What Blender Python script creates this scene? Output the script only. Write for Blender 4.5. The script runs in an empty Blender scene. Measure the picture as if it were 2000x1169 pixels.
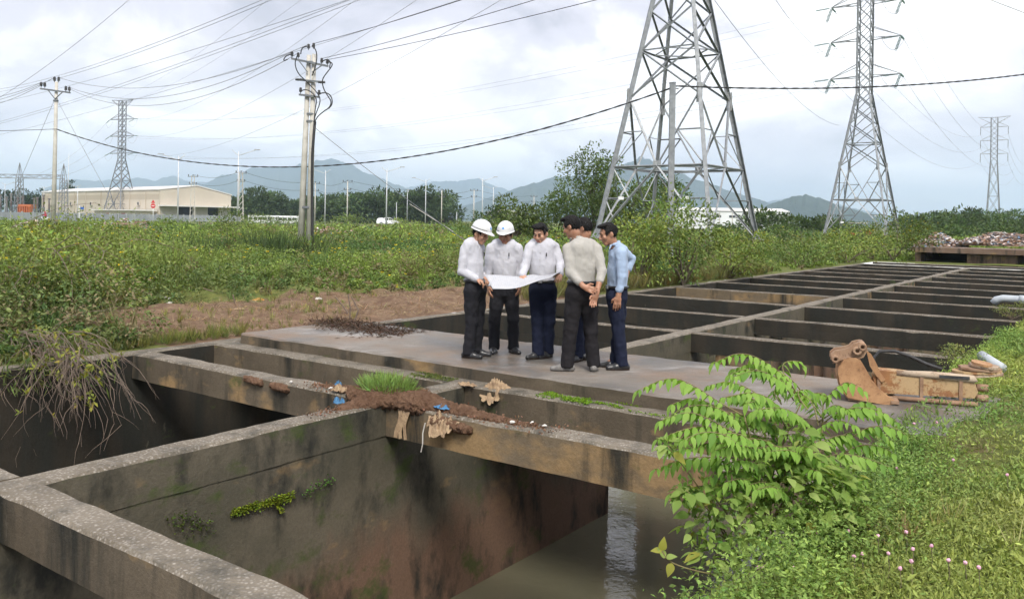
import bpy, bmesh, math, random
import numpy as np
from mathutils import Vector, Matrix
random.seed(7)
rng = np.random.default_rng(11)
S = bpy.context.scene
COL = S.collection
# ---------------------------------------------------------------- camera
H = 1.84                       # eye height above the tops of the basin walls (z = 0)
FPX, HZ, ROLL = 1650.0, 432.0, math.radians(0.9)
cam = bpy.data.cameras.new('camera')
cam.sensor_width = 36.0
cam.lens = FPX / 2000 * 36
cam.shift_y = -(584.5 - HZ) / 2000
cam.clip_start = 0.1
cam.clip_end = 60000
camo = bpy.data.objects.new('camera', cam)
camo.matrix_world = Matrix.Translation((0, 0, H)) @ Matrix.Rotation(math.pi/2, 4, 'X') @ Matrix.Rotation(ROLL, 4, 'Z')
COL.objects.link(camo)
S.camera = camo
# ---------------------------------------------------------------- world: daylight sky behind broken cloud
SUN_EL, SUN_AZ = math.radians(50), math.radians(171)     # azimuth clockwise from the view direction (+Y)
W = bpy.data.worlds.new('World')
S.world = W
W.use_nodes = True
wt = W.node_tree
wt.nodes.clear()
def wn(t, **k):
    n = wt.nodes.new(t)
    for a, b in k.items():
        setattr(n, a, b)
    return n
def wl(a, b):
    wt.links.new(a, b)
out = wn('ShaderNodeOutputWorld')
sky = wn('ShaderNodeTexSky', sky_type='NISHITA', sun_disc=False, sun_elevation=SUN_EL, sun_rotation=SUN_AZ)
sky.air_density = 1.2
sky.dust_density = 2.5
bg1 = wn('ShaderNodeBackground')
bg1.inputs[1].default_value = 0.1
wl(sky.outputs[0], bg1.inputs[0])
tc = wn('ShaderNodeTexCoord')
sep = wn('ShaderNodeSeparateXYZ')
wl(tc.outputs['Generated'], sep.inputs[0])
def wmath(op, a, b=None, clamp=False):
    n = wn('ShaderNodeMath', operation=op, use_clamp=clamp)
    for i, v in enumerate((a, b)):
        if v is None:
            continue
        if isinstance(v, (int, float)):
            n.inputs[i].default_value = v
        else:
            wl(v, n.inputs[i])
    return n.outputs[0]
zc = wmath('MAXIMUM', sep.outputs[2], 0.0)
den = wmath('ADD', zc, 0.38)
comb = wn('ShaderNodeCombineXYZ')
wl(wmath('DIVIDE', sep.outputs[0], den), comb.inputs[0])
wl(wmath('DIVIDE', sep.outputs[1], den), comb.inputs[1])
comb.inputs[2].default_value = 3.7
def wnoise(scale, detail, rough, dist=0.0, off=0.0):
    n = wn('ShaderNodeTexNoise')
    n.inputs['Scale'].default_value = scale
    n.inputs['Detail'].default_value = detail
    n.inputs['Roughness'].default_value = rough
    n.inputs['Distortion'].default_value = dist
    mp = wn('ShaderNodeMapping')
    mp.inputs['Location'].default_value = (off, off * .6, off * .3)
    wl(comb.outputs[0], mp.inputs[0])
    wl(mp.outputs[0], n.inputs['Vector'])
    return n.outputs[0]
def wramp(fac, stops):
    r = wn('ShaderNodeValToRGB')
    r.color_ramp.interpolation = 'EASE'
    el = r.color_ramp.elements
    while len(el) < len(stops):
        el.new(0.5)
    for e, (p, c) in zip(el, stops):
        e.position = p
        e.color = (*c, 1) if len(c) == 3 else c
    wl(fac, r.inputs[0])
    return r.outputs[0]
n1 = wnoise(1.9, 8, 0.56, 0.25, 2.3)
n2 = wnoise(2.3, 8, 0.58, 0.35, 7.1)
cloudcol = wramp(n2, [(0.35, (.285, .285, .33)), (0.46, (.40, .392, .44)), (0.53, (.53, .52, .555)), (0.59, (.72, .72, .72))])
bg2 = wn('ShaderNodeBackground')
wl(cloudcol, bg2.inputs[0])
bg2.inputs[1].default_value = 1.0
cover = wramp(n1, [(0.24, (0, 0, 0)), (0.40, (1, 1, 1))])
mx = wn('ShaderNodeMixShader')
wl(cover, mx.inputs[0])
wl(bg1.outputs[0], mx.inputs[1])
wl(bg2.outputs[0], mx.inputs[2])
# low on the horizon the cloud thins into even pale air
lowf = wramp(zc, [(0.0, (1, 1, 1)), (0.10, (.55, .55, .55)), (0.26, (0, 0, 0))])
bg3 = wn('ShaderNodeBackground')
bg3.inputs[0].default_value = (.54, .53, .555, 1)
mx2 = wn('ShaderNodeMixShader')
wl(wmath('MULTIPLY', lowf, 0.75), mx2.inputs[0])
wl(mx.outputs[0], mx2.inputs[1])
wl(bg3.outputs[0], mx2.inputs[2])
wl(mx2.outputs[0], out.inputs[0])
# ---------------------------------------------------------------- sun behind thin cloud
sd = bpy.data.lights.new('sun', 'SUN')
sd.energy = 1.9
sd.angle = math.radians(20)
sd.color = (1, .95, .86)
so = bpy.data.objects.new('sun', sd)
sdir = Vector((math.sin(SUN_AZ) * math.cos(SUN_EL), math.cos(SUN_AZ) * math.cos(SUN_EL), math.sin(SUN_EL)))
so.rotation_euler = sdir.to_track_quat('Z', 'Y').to_euler()
so.location = (0, 0, 60)
COL.objects.link(so)
# ---------------------------------------------------------------- view
S.view_settings.view_transform = 'Standard'
S.view_settings.look = 'None'
S.view_settings.exposure = 1.25
S.view_settings.gamma = 1.0
S.view_settings.use_curve_mapping = False
S.cycles.use_denoising = True
S.cycles.use_adaptive_sampling = True
S.cycles.adaptive_threshold = 0.03
S.cycles.max_bounces = 4
S.cycles.diffuse_bounces = 2
S.cycles.glossy_bounces = 3
S.cycles.transmission_bounces = 4
S.cycles.volume_bounces = 1
S.cycles.caustics_reflective = False
S.cycles.caustics_refractive = False

# ================================================================ helpers
AX = math.radians(36.2)        # the basin runs 36 degrees to the right of the view direction
SA, CA = math.sin(AX), math.cos(AX)
def UV(u, v, z=0.0):
    return Vector((u * SA + v * CA, u * CA - v * SA, z))
def to_uv(x, y):
    return x * SA + y * CA, x * CA - y * SA
CR, SR = math.cos(ROLL), math.sin(ROLL)
def ray(x, y):
    x -= 1000
    y -= HZ
    return Vector(((x * CR + y * SR) / FPX, 1.0, -(-x * SR + y * CR) / FPX))
def G(x, y, z=0.0):
    """the spot at height z that the photograph shows at (x, y)"""
    r = ray(x, y)
    t = (z - H) / r.z
    return Vector((r.x * t, t, z))
def P(x, y, d):
    """the spot d metres ahead that the photograph shows at (x, y)"""
    r = ray(x, y)
    return Vector((r.x * d, d, H + r.z * d))

def tag(o, label=None, cat=None, group=None, kind=None):
    if label:
        o['label'] = label
    if cat:
        o['category'] = cat
    if group:
        o['group'] = group
    if kind:
        o['kind'] = kind
    return o
def empty(name, loc=(0, 0, 0), rz=0.0, label=None, cat=None, group=None):
    o = bpy.data.objects.new(name, None)
    o.empty_display_size = 0.2
    o.location = loc
    o.rotation_euler = (0, 0, rz)
    COL.objects.link(o)
    return tag(o, label, cat, group)
def link(name, me, parent=None, mats=None, smooth=False):
    if mats is not None:
        for m in (mats if isinstance(mats, (list, tuple)) else [mats]):
            me.materials.append(m)
    if smooth and len(me.polygons):
        me.polygons.foreach_set('use_smooth', np.ones(len(me.polygons), dtype=bool))
    o = bpy.data.objects.new(name, me)
    COL.objects.link(o)
    if parent is not None:
        o.parent = parent
    return o
def place(name, me, mw, parent=None):
    o = bpy.data.objects.new(name, me)
    COL.objects.link(o)
    if parent is not None:
        o.parent = parent
    o.matrix_local = mw
    return o
class MB:
    """collects simple shapes into one mesh"""
    def __init__(s):
        s.v, s.f, s.m = [], [], []
    def add(s, vs, fs, mi=0):
        b = len(s.v)
        s.v.extend([tuple(p) for p in vs])
        s.f.extend([tuple(b + i for i in f) for f in fs])
        s.m.extend([mi] * len(fs))
    def box(s, c, d, M=None, mi=0):
        x, y, z = d[0] / 2, d[1] / 2, d[2] / 2
        vs = [Vector((c[0] + a * x, c[1] + b * y, c[2] + e * z)) for e in (-1, 1) for a, b in ((-1, -1), (1, -1), (1, 1), (-1, 1))]
        if M is not None:
            vs = [M @ p for p in vs]
        s.add(vs, [(3, 2, 1, 0), (4, 5, 6, 7), (0, 1, 5, 4), (1, 2, 6, 5), (2, 3, 7, 6), (3, 0, 4, 7)], mi)
    def bar(s, a, b, w, h=None, mi=0, up=(0, 0, 1)):
        a, b = Vector(a), Vector(b)
        h = h or w
        d = b - a
        L = d.length
        if L < 1e-6:
            return
        d /= L
        up = Vector(up)
        if abs(d.dot(up)) > .98:
            up = Vector((1, 0, 0))
        r = d.cross(up).normalized()
        t = r.cross(d)
        vs = [p + r * i * w / 2 + t * j * h / 2 for p in (a, b) for i, j in ((-1, -1), (1, -1), (1, 1), (-1, 1))]
        s.add(vs, [(0, 1, 2, 3), (7, 6, 5, 4), (4, 5, 1, 0), (5, 6, 2, 1), (6, 7, 3, 2), (7, 4, 0, 3)], mi)
    def tube(s, pts, r, n=8, mi=0, caps=True):
        pts = [Vector(p) for p in pts]
        rs = r if isinstance(r, (list, tuple)) else [r] * len(pts)
        rings = []
        prev = None
        for i, p in enumerate(pts):
            d = (pts[min(i + 1, len(pts) - 1)] - pts[max(i - 1, 0)]).normalized()
            if prev is None:
                a = d.orthogonal().normalized()
            else:
                a = (prev - d * prev.dot(d))
                a = a.normalized() if a.length > 1e-5 else d.orthogonal().normalized()
            prev = a
            b = d.cross(a)
            rings.append([p + (a * math.cos(2 * math.pi * k / n) + b * math.sin(2 * math.pi * k / n)) * rs[i] for k in range(n)])
        vs = [q for rg in rings for q in rg]
        fs = [(i * n + k, i * n + (k + 1) % n, (i + 1) * n + (k + 1) % n, (i + 1) * n + k) for i in range(len(pts) - 1) for k in range(n)]
        if caps:
            fs.append(tuple(range(n - 1, -1, -1)))
            fs.append(tuple((len(pts) - 1) * n + k for k in range(n)))
        s.add(vs, fs, mi)
    def lathe(s, prof, n=12, M=None, mi=0, ang=2 * math.pi):
        full = abs(ang - 2 * math.pi) < 1e-6
        k = n if full else n + 1
        vs = [Vector((r * math.cos(ang * j / n), r * math.sin(ang * j / n), z)) for r, z in prof for j in range(k)]
        if M is not None:
            vs = [M @ p for p in vs]
        fs = [(i * k + j, i * k + (j + 1) % k, (i + 1) * k + (j + 1) % k, (i + 1) * k + j) for i in range(len(prof) - 1) for j in range(n)]
        s.add(vs, fs, mi)
    def prism(s, poly, t, M=None, mi=0):
        n = len(poly)
        vs = [Vector((p[0], p[1], z)) for z in (-t / 2, t / 2) for p in poly]
        if M is not None:
            vs = [M @ p for p in vs]
        s.add(vs, [tuple(range(n - 1, -1, -1)), tuple(range(n, 2 * n))] + [(i, (i + 1) % n, n + (i + 1) % n, n + i) for i in range(n)], mi)
    def mesh(s, name='mesh'):
        me = bpy.data.meshes.new(name)
        me.from_pydata(s.v, [], s.f)
        if any(s.m):
            me.polygons.foreach_set('material_index', s.m)
        me.update()
        return me
    def build(s, name, mats, parent=None, smooth=False):
        return link(name, s.mesh(name), parent, mats, smooth)
def np_mesh(name, V, Fq, cols=None, mi=None):
    """mesh from numpy vertices and quads or triangles; cols per face"""
    me = bpy.data.meshes.new(name)
    k = Fq.shape[1]
    me.vertices.add(len(V))
    me.vertices.foreach_set('co', np.ascontiguousarray(V, dtype=np.float32).ravel())
    me.loops.add(Fq.size)
    me.loops.foreach_set('vertex_index', np.ascontiguousarray(Fq, dtype=np.int32).ravel())
    me.polygons.add(len(Fq))
    me.polygons.foreach_set('loop_start', np.arange(0, Fq.size, k, dtype=np.int32))
    me.polygons.foreach_set('loop_total', np.full(len(Fq), k, dtype=np.int32))
    if mi is not None:
        me.polygons.foreach_set('material_index', np.ascontiguousarray(mi, dtype=np.int32))
    if cols is not None:
        at = me.color_attributes.new('Col', 'FLOAT_COLOR', 'CORNER')
        c4 = np.ones((len(Fq), k, 4), dtype=np.float32)
        c4[:, :, :3] = cols[:, None, :]
        at.data.foreach_set('color', c4.ravel())
    me.polygons.foreach_set('use_smooth', np.zeros(len(Fq), dtype=bool))
    me.update(calc_edges=True)
    me.validate()
    return me
# value noise for shaping (deterministic, numpy)
_tab = np.random.default_rng(3).random(4096)
def vnoise(x, y, z=0.0):
    x, y, z = np.broadcast_arrays(np.asarray(x, float), np.asarray(y, float), np.asarray(z, float))
    xi, yi, zi = np.floor(x).astype(int), np.floor(y).astype(int), np.floor(z).astype(int)
    fx, fy, fz = x - xi, y - yi, z - zi
    fx, fy, fz = fx * fx * (3 - 2 * fx), fy * fy * (3 - 2 * fy), fz * fz * (3 - 2 * fz)
    h = lambda i, j, k: _tab[(i * 73 + j * 1291 + k * 2887 + (i * j) % 911) & 4095]
    r = 0
    for dz, wz in ((0, 1 - fz), (1, fz)):
        for dy, wy in ((0, 1 - fy), (1, fy)):
            for dx, wx in ((0, 1 - fx), (1, fx)):
                r = r + h(xi + dx, yi + dy, zi + dz) * wx * wy * wz
    return r * 2 - 1
def fbm(x, y, z=0.0, o=4):
    r, a = 0, 1.0
    for i in range(o):
        r = r + a * vnoise(np.asarray(x) * 2 ** i + 17 * i, np.asarray(y) * 2 ** i + 5 * i, np.asarray(z) * 2 ** i)
        a *= .5
    return r

# ---------------------------------------------------------------- materials
class NT:
    def __init__(s, name):
        s.mat = bpy.data.materials.new(name)
        s.mat.use_nodes = True
        s.t = s.mat.node_tree
        s.t.nodes.clear()
        s.out = s.n('ShaderNodeOutputMaterial')
        s.pos = s.n('ShaderNodeNewGeometry').outputs['Position']
    def n(s, t, **k):
        n = s.t.nodes.new(t)
        for a, b in k.items():
            setattr(n, a, b)
        return n
    def set(s, n, i, v):
        if isinstance(v, (int, float)):
            n.inputs[i].default_value = v
        elif isinstance(v, (tuple, list)):
            n.inputs[i].default_value = (*v, 1) if len(v) == 3 and n.inputs[i].type == 'RGBA' else v
        else:
            s.t.links.new(v, n.inputs[i])
    def map(s, scale=(1, 1, 1), loc=(0, 0, 0), src=None):
        m = s.n('ShaderNodeMapping')
        m.inputs['Scale'].default_value = scale
        m.inputs['Location'].default_value = loc
        s.t.links.new(src or s.pos, m.inputs[0])
        return m.outputs[0]
    def noise(s, scale, detail=4, rough=.55, vec=None, dist=0.0):
        n = s.n('ShaderNodeTexNoise')
        n.inputs['Scale'].default_value = scale
        n.inputs['Detail'].default_value = detail
        n.inputs['Roughness'].default_value = rough
        n.inputs['Distortion'].default_value = dist
        s.t.links.new(vec or s.pos, n.inputs['Vector'])
        return n.outputs[0]
    def voro(s, scale, vec=None, feature='F1', out=0):
        n = s.n('ShaderNodeTexVoronoi', feature=feature)
        n.inputs['Scale'].default_value = scale
        s.t.links.new(vec or s.pos, n.inputs['Vector'])
        return n.outputs[out]
    def ramp(s, fac, *stops, interp='LINEAR'):
        r = s.n('ShaderNodeValToRGB')
        r.color_ramp.interpolation = interp
        el = r.color_ramp.elements
        while len(el) < len(stops):
            el.new(.5)
        for e, (p, c) in zip(el, stops):
            e.position = p
            e.color = (c, c, c, 1) if isinstance(c, (int, float)) else (*c, 1)
        s.set(r, 0, fac)
        return r.outputs[0]
    def mix(s, fac, a, b, mode='MIX'):
        m = s.n('ShaderNodeMix', data_type='RGBA', blend_type=mode)
        s.set(m, 0, fac)
        s.set(m, 6, a)
        s.set(m, 7, b)
        return m.outputs[2]
    def math(s, op, a, b=0.0, clamp=False):
        m = s.n('ShaderNodeMath', operation=op, use_clamp=clamp)
        s.set(m, 0, a)
        s.set(m, 1, b)
        return m.outputs[0]
    def z(s):
        sp = s.n('ShaderNodeSeparateXYZ')
        s.t.links.new(s.pos, sp.inputs[0])
        return sp.outputs[2]
    def bsdf(s, col, rough=.8, metal=0.0, spec=.4, bump=None, bstr=.3, bdist=.02, sub=0.0):
        b = s.n('ShaderNodeBsdfPrincipled')
        s.set(b, 'Base Color', col)
        s.set(b, 'Roughness', rough)
        s.set(b, 'Metallic', metal)
        s.set(b, 'Specular IOR Level', spec)
        if sub:
            s.set(b, 'Subsurface Weight', sub)
            b.inputs['Subsurface Radius'].default_value = (.012, .005, .003)
        if bump is not None:
            bm = s.n('ShaderNodeBump')
            bm.inputs['Strength'].default_value = bstr
            bm.inputs['Distance'].default_value = bdist
            s.t.links.new(bump, bm.inputs['Height'])
            s.t.links.new(bm.outputs[0], b.inputs['Normal'])
        s.t.links.new(b.outputs[0], s.out.inputs[0])
        return b
def simple(name, c1, c2=None, scale=6, rough=.7, metal=0.0, spec=.4, bstr=0.0, bscale=None, detail=4, bdist=.01):
    t = NT(name)
    c2 = c2 or tuple(x * .8 for x in c1)
    nz = t.noise(scale, detail)
    col = t.mix(t.ramp(nz, (.35, 0.0), (.65, 1.0)), c1, c2)
    t.bsdf(col, rough, metal, spec, t.noise(bscale or scale * 4, 5) if bstr else None, bstr, bdist)
    return t.mat
def norm(a):
    return a / np.maximum(np.linalg.norm(a, axis=-1, keepdims=True), 1e-9)
# ================================================================ setting
def concrete_side(name, c_lo, c_hi, dark=.5, ochre=0.0, red=0.0, moss=0.06, sk=.13):
    t = NT(name)
    big = t.noise(.9, 5, .6)
    col = t.mix(t.ramp(big, (.3, 0.0), (.7, 1.0)), c_lo, c_hi)
    if ochre:
        oc = t.noise(1.1, 4, .6, t.map((1, 1, 1.6), (4, 2, 9)))
        col = t.mix(t.ramp(oc, (.62 - ochre * .3, 0.0), (.72 - ochre * .3, 1.0)), col, (.30, .20, .10))
    if red:
        zz = t.math('MULTIPLY', t.math('ADD', t.z(), red), -1.3)
        zz = t.math('ADD', zz, t.math('MULTIPLY', t.math('SUBTRACT', t.noise(1.3, 4, .6, t.map((1, 1, .6))), .5), 2.4))
        col = t.mix(t.ramp(zz, (.25, 0.0), (.85, .8)), col, (.185, .105, .070))
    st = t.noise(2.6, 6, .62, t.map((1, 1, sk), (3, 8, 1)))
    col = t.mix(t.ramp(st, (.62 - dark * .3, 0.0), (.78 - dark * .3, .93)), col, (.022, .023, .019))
    pale = t.noise(5, 6, .7, t.map((1, 1, .3), (9, 1, 4)))
    col = t.mix(t.ramp(pale, (.66, 0.0), (.78, .45)), col, (.30, .26, .20))
    ms = t.noise(1.7, 6, .65, t.map((1, 1, 1.5), (7, 7, 2)))
    col = t.mix(t.ramp(ms, (.70 - moss, 0.0), (.80 - moss, .8)), col, (.06, .085, .02))
    fine = t.noise(38, 4, .7)
    col = t.mix(.35, col, t.ramp(fine, (.3, 0.25), (.7, .95)), 'MULTIPLY')
    bm = t.math('ADD', t.noise(14, 6, .7), t.math('MULTIPLY', t.noise(70, 3, .6), .4))
    t.bsdf(col, t.ramp(st, (.3, .95), (.8, .75)), 0, .3, bm, .45, .02)
    return t.mat
def concrete_top(name, c1, c2, speck=.5):
    t = NT(name)
    col = t.mix(t.ramp(t.noise(1.6, 5, .6), (.3, 0.0), (.7, 1.0)), c1, c2)
    vo = t.voro(46)
    agg = t.voro(46, out=1)
    sp = t.n('ShaderNodeSeparateColor')
    t.t.links.new(agg, sp.inputs[0])
    stone = t.mix(sp.outputs[0], (.10, .085, .07), (.50, .46, .41))
    fac = t.math('MULTIPLY', t.ramp(vo, (.25, 1.0), (.55, 0.0)), speck)
    col = t.mix(fac, col, stone)
    dk = t.noise(3.2, 6, .65, t.map((1, 1, 1), (2, 6, 1)))
    col = t.mix(t.ramp(dk, (.50, 0.0), (.68, .75)), col, (.05, .048, .04))
    bm = t.math('SUBTRACT', t.noise(22, 5, .7), vo)
    t.bsdf(col, .85, 0, .3, bm, .6, .012)
    return t.mat
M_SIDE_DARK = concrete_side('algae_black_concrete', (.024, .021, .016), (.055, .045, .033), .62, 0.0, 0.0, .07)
M_SIDE_BROWN = concrete_side('brown_stained_concrete', (.085, .068, .048), (.16, .127, .088), .36, .18, 0.0, .09)
M_SIDE_OCHRE = concrete_side('ochre_stained_concrete', (.12, .094, .064), (.22, .168, .108), .40, .55, 0.0, .08)
M_WALL = concrete_side('red_earth_stained_wall', (.070, .066, .046), (.15, .127, .092), .36, .12, 0.95, .15, .5)
M_TOP = concrete_top('pebbly_concrete_top', (.125, .104, .078), (.20, .172, .135))
M_TOP_FAR = concrete_top('dull_beam_top', (.095, .078, .058), (.15, .125, .097))
M_TOP_DARK = concrete_top('weathered_concrete_top', (.115, .098, .075), (.185, .16, .125), .4)

def sweep_beam(name, A, B, w, d, mats, label, cat='beam', group=None, step=.12, amp=.008, ztop=0.0, chips=.016, parent=None):
    """a cast beam from A to B (points on its centre line), w wide and d deep, with worn uneven edges"""
    A, B = Vector(A), Vector(B)
    L = (B - A).length
    n = max(2, int(L / step))
    dr = (B - A) / L
    sd = Vector((dr.y, -dr.x, 0))
    prof = [(-.5 * w, -d), (-.5 * w, -.5 * d), (-.5 * w, -.022), (-.5 * w + .02, 0), (-.17 * w, 0), (.17 * w, 0), (.5 * w - .02, 0), (.5 * w, -.022), (.5 * w, -.5 * d), (.5 * w, -d)]
    k = len(prof)
    t = np.linspace(0, L, n + 1)
    C = np.array(A)[None, :] + np.array(dr)[None, :] * t[:, None]
    V = np.zeros((n + 1, k, 3))
    for j, (b, z) in enumerate(prof):
        base = C + np.array(sd)[None, :] * b
        nz = fbm(base[:, 0] * 2.2 + j * .31, base[:, 1] * 2.2, z * 3 + .5, 3) * amp
        nb = fbm(base[:, 0] * 2.7 + 40 + j * .4, base[:, 1] * 2.7, z * 4, 3) * amp
        zz = z + nz * (1.0 if 1 < j < 8 else .4)
        if j in (2, 3, 6, 7):
            ch = np.clip(vnoise(base[:, 0] * 5.3 + j // 4 * 9, base[:, 1] * 5.3, 1.5) - .45, 0, 1)
            zz = zz - ch * chips * 2.2
            b = b
            nb = nb - np.sign(b) * ch * chips
        V[:, j] = base + np.array(sd)[None, :] * nb[:, None]
        V[:, j, 2] = zz + ztop
    idx = np.arange((n + 1) * k).reshape(n + 1, k)
    F, MI = [], []
    for j in range(k - 1):
        F.append(np.stack([idx[:-1, j], idx[1:, j], idx[1:, j + 1], idx[:-1, j + 1]], 1))
        MI.append(np.full(n, 1 if 2 <= j <= 6 else 0))
    F.append(np.stack([idx[:-1, k - 1], idx[1:, k - 1], idx[1:, 0], idx[:-1, 0]], 1))
    MI.append(np.zeros(n))
    F = np.concatenate(F)
    MI = np.concatenate(MI)
    caps = []
    for r, e in ((0, 1), (n, -1)):
        row = idx[r][::e]
        for q in range(1, k - 2, 2):
            caps.append((row[0], row[q], row[q + 1], row[q + 2]))
    F = np.concatenate([F, np.array(caps)])
    MI = np.concatenate([MI, np.zeros(len(caps))])
    me = np_mesh(name, V.reshape(-1, 3), F[:, ::-1], mi=MI)
    o = link(name, me, parent, mats)
    return tag(o, label, cat, group, 'thing' if parent is None else None)

V_L, V_C0, V_C1, V_R = -10.7, -6.25, -6.0, -1.65       # left wall face, centre wall faces, right wall face
U0, U1 = -5.0, 46.0
Z_W = -2.33                                           # water level
def half(u, side):
    return (UV(u, V_L), UV(u, V_C0)) if side < 0 else (UV(u, V_C1), UV(u, V_R))
BD = .33
# long walls
cw = empty('dividing_wall', UV(6, -6.125), 0, 'long central dividing wall running the length of the basin', 'wall')
cw['kind'] = 'thing'
cw.location = (0, 0, 0)
o = sweep_beam('wall_cap', UV(U0, -6.125), UV(44.5, -6.125), .25, BD, [M_WALL, M_TOP], None, None, None, parent=cw, step=.1)
opens = [(10.66, 11.95), (14.2, 15.05), (17.3, 18.1), (20.4, 21.2), (23.5, 24.3), (25.85, 26.7), (29.5, 30.3), (32.6, 33.4), (35.7, 36.5), (38.8, 39.6)]
edges = [U0] + [e for ab in opens for e in ab] + [44.5]
for i in range(0, len(edges), 2):
    a, b = edges[i], edges[i + 1]
    n = max(2, int((b - a) / .35))
    m = MB()
    us = [a + (b - a) * k / n for k in range(n + 1)]
    zs = [-.25, -.8, -1.3, -1.8, -2.3, -3.2]
    vs, fs = [], []
    for s_, vv in ((0, V_C0 + .010), (1, V_C1 - .010)):
        for u in us:
            for z in zs:
                jj = .003 * float(fbm(u * 1.1, z * 1.3, s_ * 3.0, 3))
                vs.append(UV(u, vv + jj, z))
    nz = len(zs)
    off = (n + 1) * nz
    for s_ in (0, 1):
        for k in range(n):
            for q in range(nz - 1):
                p = s_ * off + k * nz + q
                f = (p, p + nz, p + nz + 1, p + 1)
                fs.append(f if s_ else f[::-1])
    for k in (0, n):
        for q in range(nz - 1):
            p = k * nz + q
            f = (p, p + 1, off + p + 1, off + p)
            fs.append(f if k == 0 else f[::-1])
    m.add(vs, fs)
    m.build('wall_pier', M_WALL, cw, True)
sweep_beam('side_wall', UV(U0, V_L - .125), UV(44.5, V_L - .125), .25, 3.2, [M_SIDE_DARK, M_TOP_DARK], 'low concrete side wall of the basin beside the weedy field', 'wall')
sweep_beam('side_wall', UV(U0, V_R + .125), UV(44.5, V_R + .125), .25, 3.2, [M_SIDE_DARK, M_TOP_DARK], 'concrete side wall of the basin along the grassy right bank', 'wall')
# cross beams
ORD = ['first', 'second', 'third', 'fourth', 'fifth', 'sixth', 'seventh', 'eighth', 'ninth', 'tenth', 'eleventh']
sweep_beam('cross_beam', *half(2.65, -1), .26, BD, [M_SIDE_BROWN, M_TOP], 'nearest pebble-topped cross beam, its part left of the dividing wall', 'beam', 'cross beams of the basin', step=.08, amp=.01)
sweep_beam('cross_beam', *half(2.65, 1), .26, BD, [M_SIDE_BROWN, M_TOP], 'nearest broad pebble-topped cross beam running off the bottom edge of the picture', 'beam', 'cross beams of the basin', step=.07, amp=.01)
sweep_beam('cross_beam', *half(-1.2, 1), .26, BD, [M_SIDE_BROWN, M_TOP], 'cross beam under the camera end of the right channel', 'beam', 'cross beams of the basin')
sweep_beam('cross_beam', *half(-1.2, -1), .26, BD, [M_SIDE_BROWN, M_TOP], 'cross beam at the camera end of the left channel', 'beam', 'cross beams of the basin')
sweep_beam('cross_beam', *half(6.25, -1), .28, BD, [M_SIDE_BROWN, M_TOP], 'cross beam in front of the slab, from the field wall to the grass tuft', 'beam', 'cross beams of the basin', step=.08, amp=.01)
sweep_beam('cross_beam', *half(6.25, 1), .28, BD, [M_SIDE_OCHRE, M_TOP], 'ochre stained cross beam in front of the slab, running behind the green sapling', 'beam', 'cross beams of the basin', step=.08, amp=.01)
US = [13.5, 16.5, 19.7, 22.9, 25.9, 28.9, 32.0, 35.1, 38.2, 41.3]
for i, u in enumerate(US):
    for sd_, nm in ((-1, 'left channel'), (1, 'right channel')):
        mt = [M_SIDE_OCHRE, M_TOP_FAR] if (sd_ < 0 and i in (3,)) else [M_SIDE_DARK, M_TOP_FAR]
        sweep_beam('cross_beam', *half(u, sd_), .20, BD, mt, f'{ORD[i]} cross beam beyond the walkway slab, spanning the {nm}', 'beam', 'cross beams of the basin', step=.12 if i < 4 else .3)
sweep_beam('end_wall', UV(44.6, V_L - .25), UV(44.6, V_R + 2), .3, 3.2, [M_SIDE_DARK, concrete_top('pale_wall_top', (.42, .41, .38), (.5, .49, .46), .2)], 'pale topped end wall across the far end of the basin', 'wall', step=.3)

# walkway slab
def slab_mat():
    t = NT('damp_slab_concrete')
    col = t.mix(t.ramp(t.noise(.7, 6, .6), (.3, 0.0), (.7, 1.0)), (.16, .138, .115), (.26, .232, .205))
    wet = t.noise(.55, 5, .6, t.map((1, 1, 1), (5, 3, 0)))
    col = t.mix(t.ramp(wet, (.48, 0.0), (.60, .8)), col, (.085, .08, .075))
    pale = t.noise(1.2, 6, .65, t.map((.7, 1.4, 1), (1, 9, 0)))
    col = t.mix(t.ramp(pale, (.55, 0.0), (.70, .75)), col, (.38, .365, .35))  # pale patches put the white glare of the wet slab into its colour
    dust = t.noise(4.5, 7, .75, t.map((1, 1, 1), (7, 2, 0)))
    col = t.mix(t.ramp(dust, (.5, 0.0), (.72, .55)), col, (.12, .105, .09))
    earth = t.noise(.9, 6, .65, t.map((1, 1, 1), (11, 2, 0)))
    col = t.mix(t.ramp(earth, (.50, 0.0), (.66, .8)), col, (.22, .15, .10))
    col = t.mix(.4, col, t.ramp(t.noise(60, 4, .75), (.3, .35), (.7, 1.0)), 'MULTIPLY')
    t.bsdf(col, t.ramp(wet, (.45, .8), (.62, .38)), 0, .4, t.noise(18, 7, .72), .35, .02)
    return t.mat
M_SLAB = slab_mat()
wk = empty('walkway_slab', (0, 0, 0), 0, 'broad flat concrete walkway slab the group stands on, crossing the basin', 'slab')
wk['kind'] = 'thing'
ZS = .15
sweep_beam('front_beam', UV(7.52, V_L - .2), UV(7.52, V_R + .3), .34, BD, [M_SIDE_BROWN, M_TOP_DARK], None, None, parent=wk, step=.08, amp=.01)
sweep_beam('rear_beam', UV(9.55, V_L), UV(9.55, V_R), .3, BD - .01, [M_SIDE_DARK, M_TOP_DARK], None, None, parent=wk, ztop=-.012)
sweep_beam('deck', UV(8.68, -10.45), UV(8.68, -1.0), 2.12, .155, [M_SIDE_BROWN, M_SLAB], None, None, parent=wk, step=.08, amp=.010, ztop=ZS, chips=.012)

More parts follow.
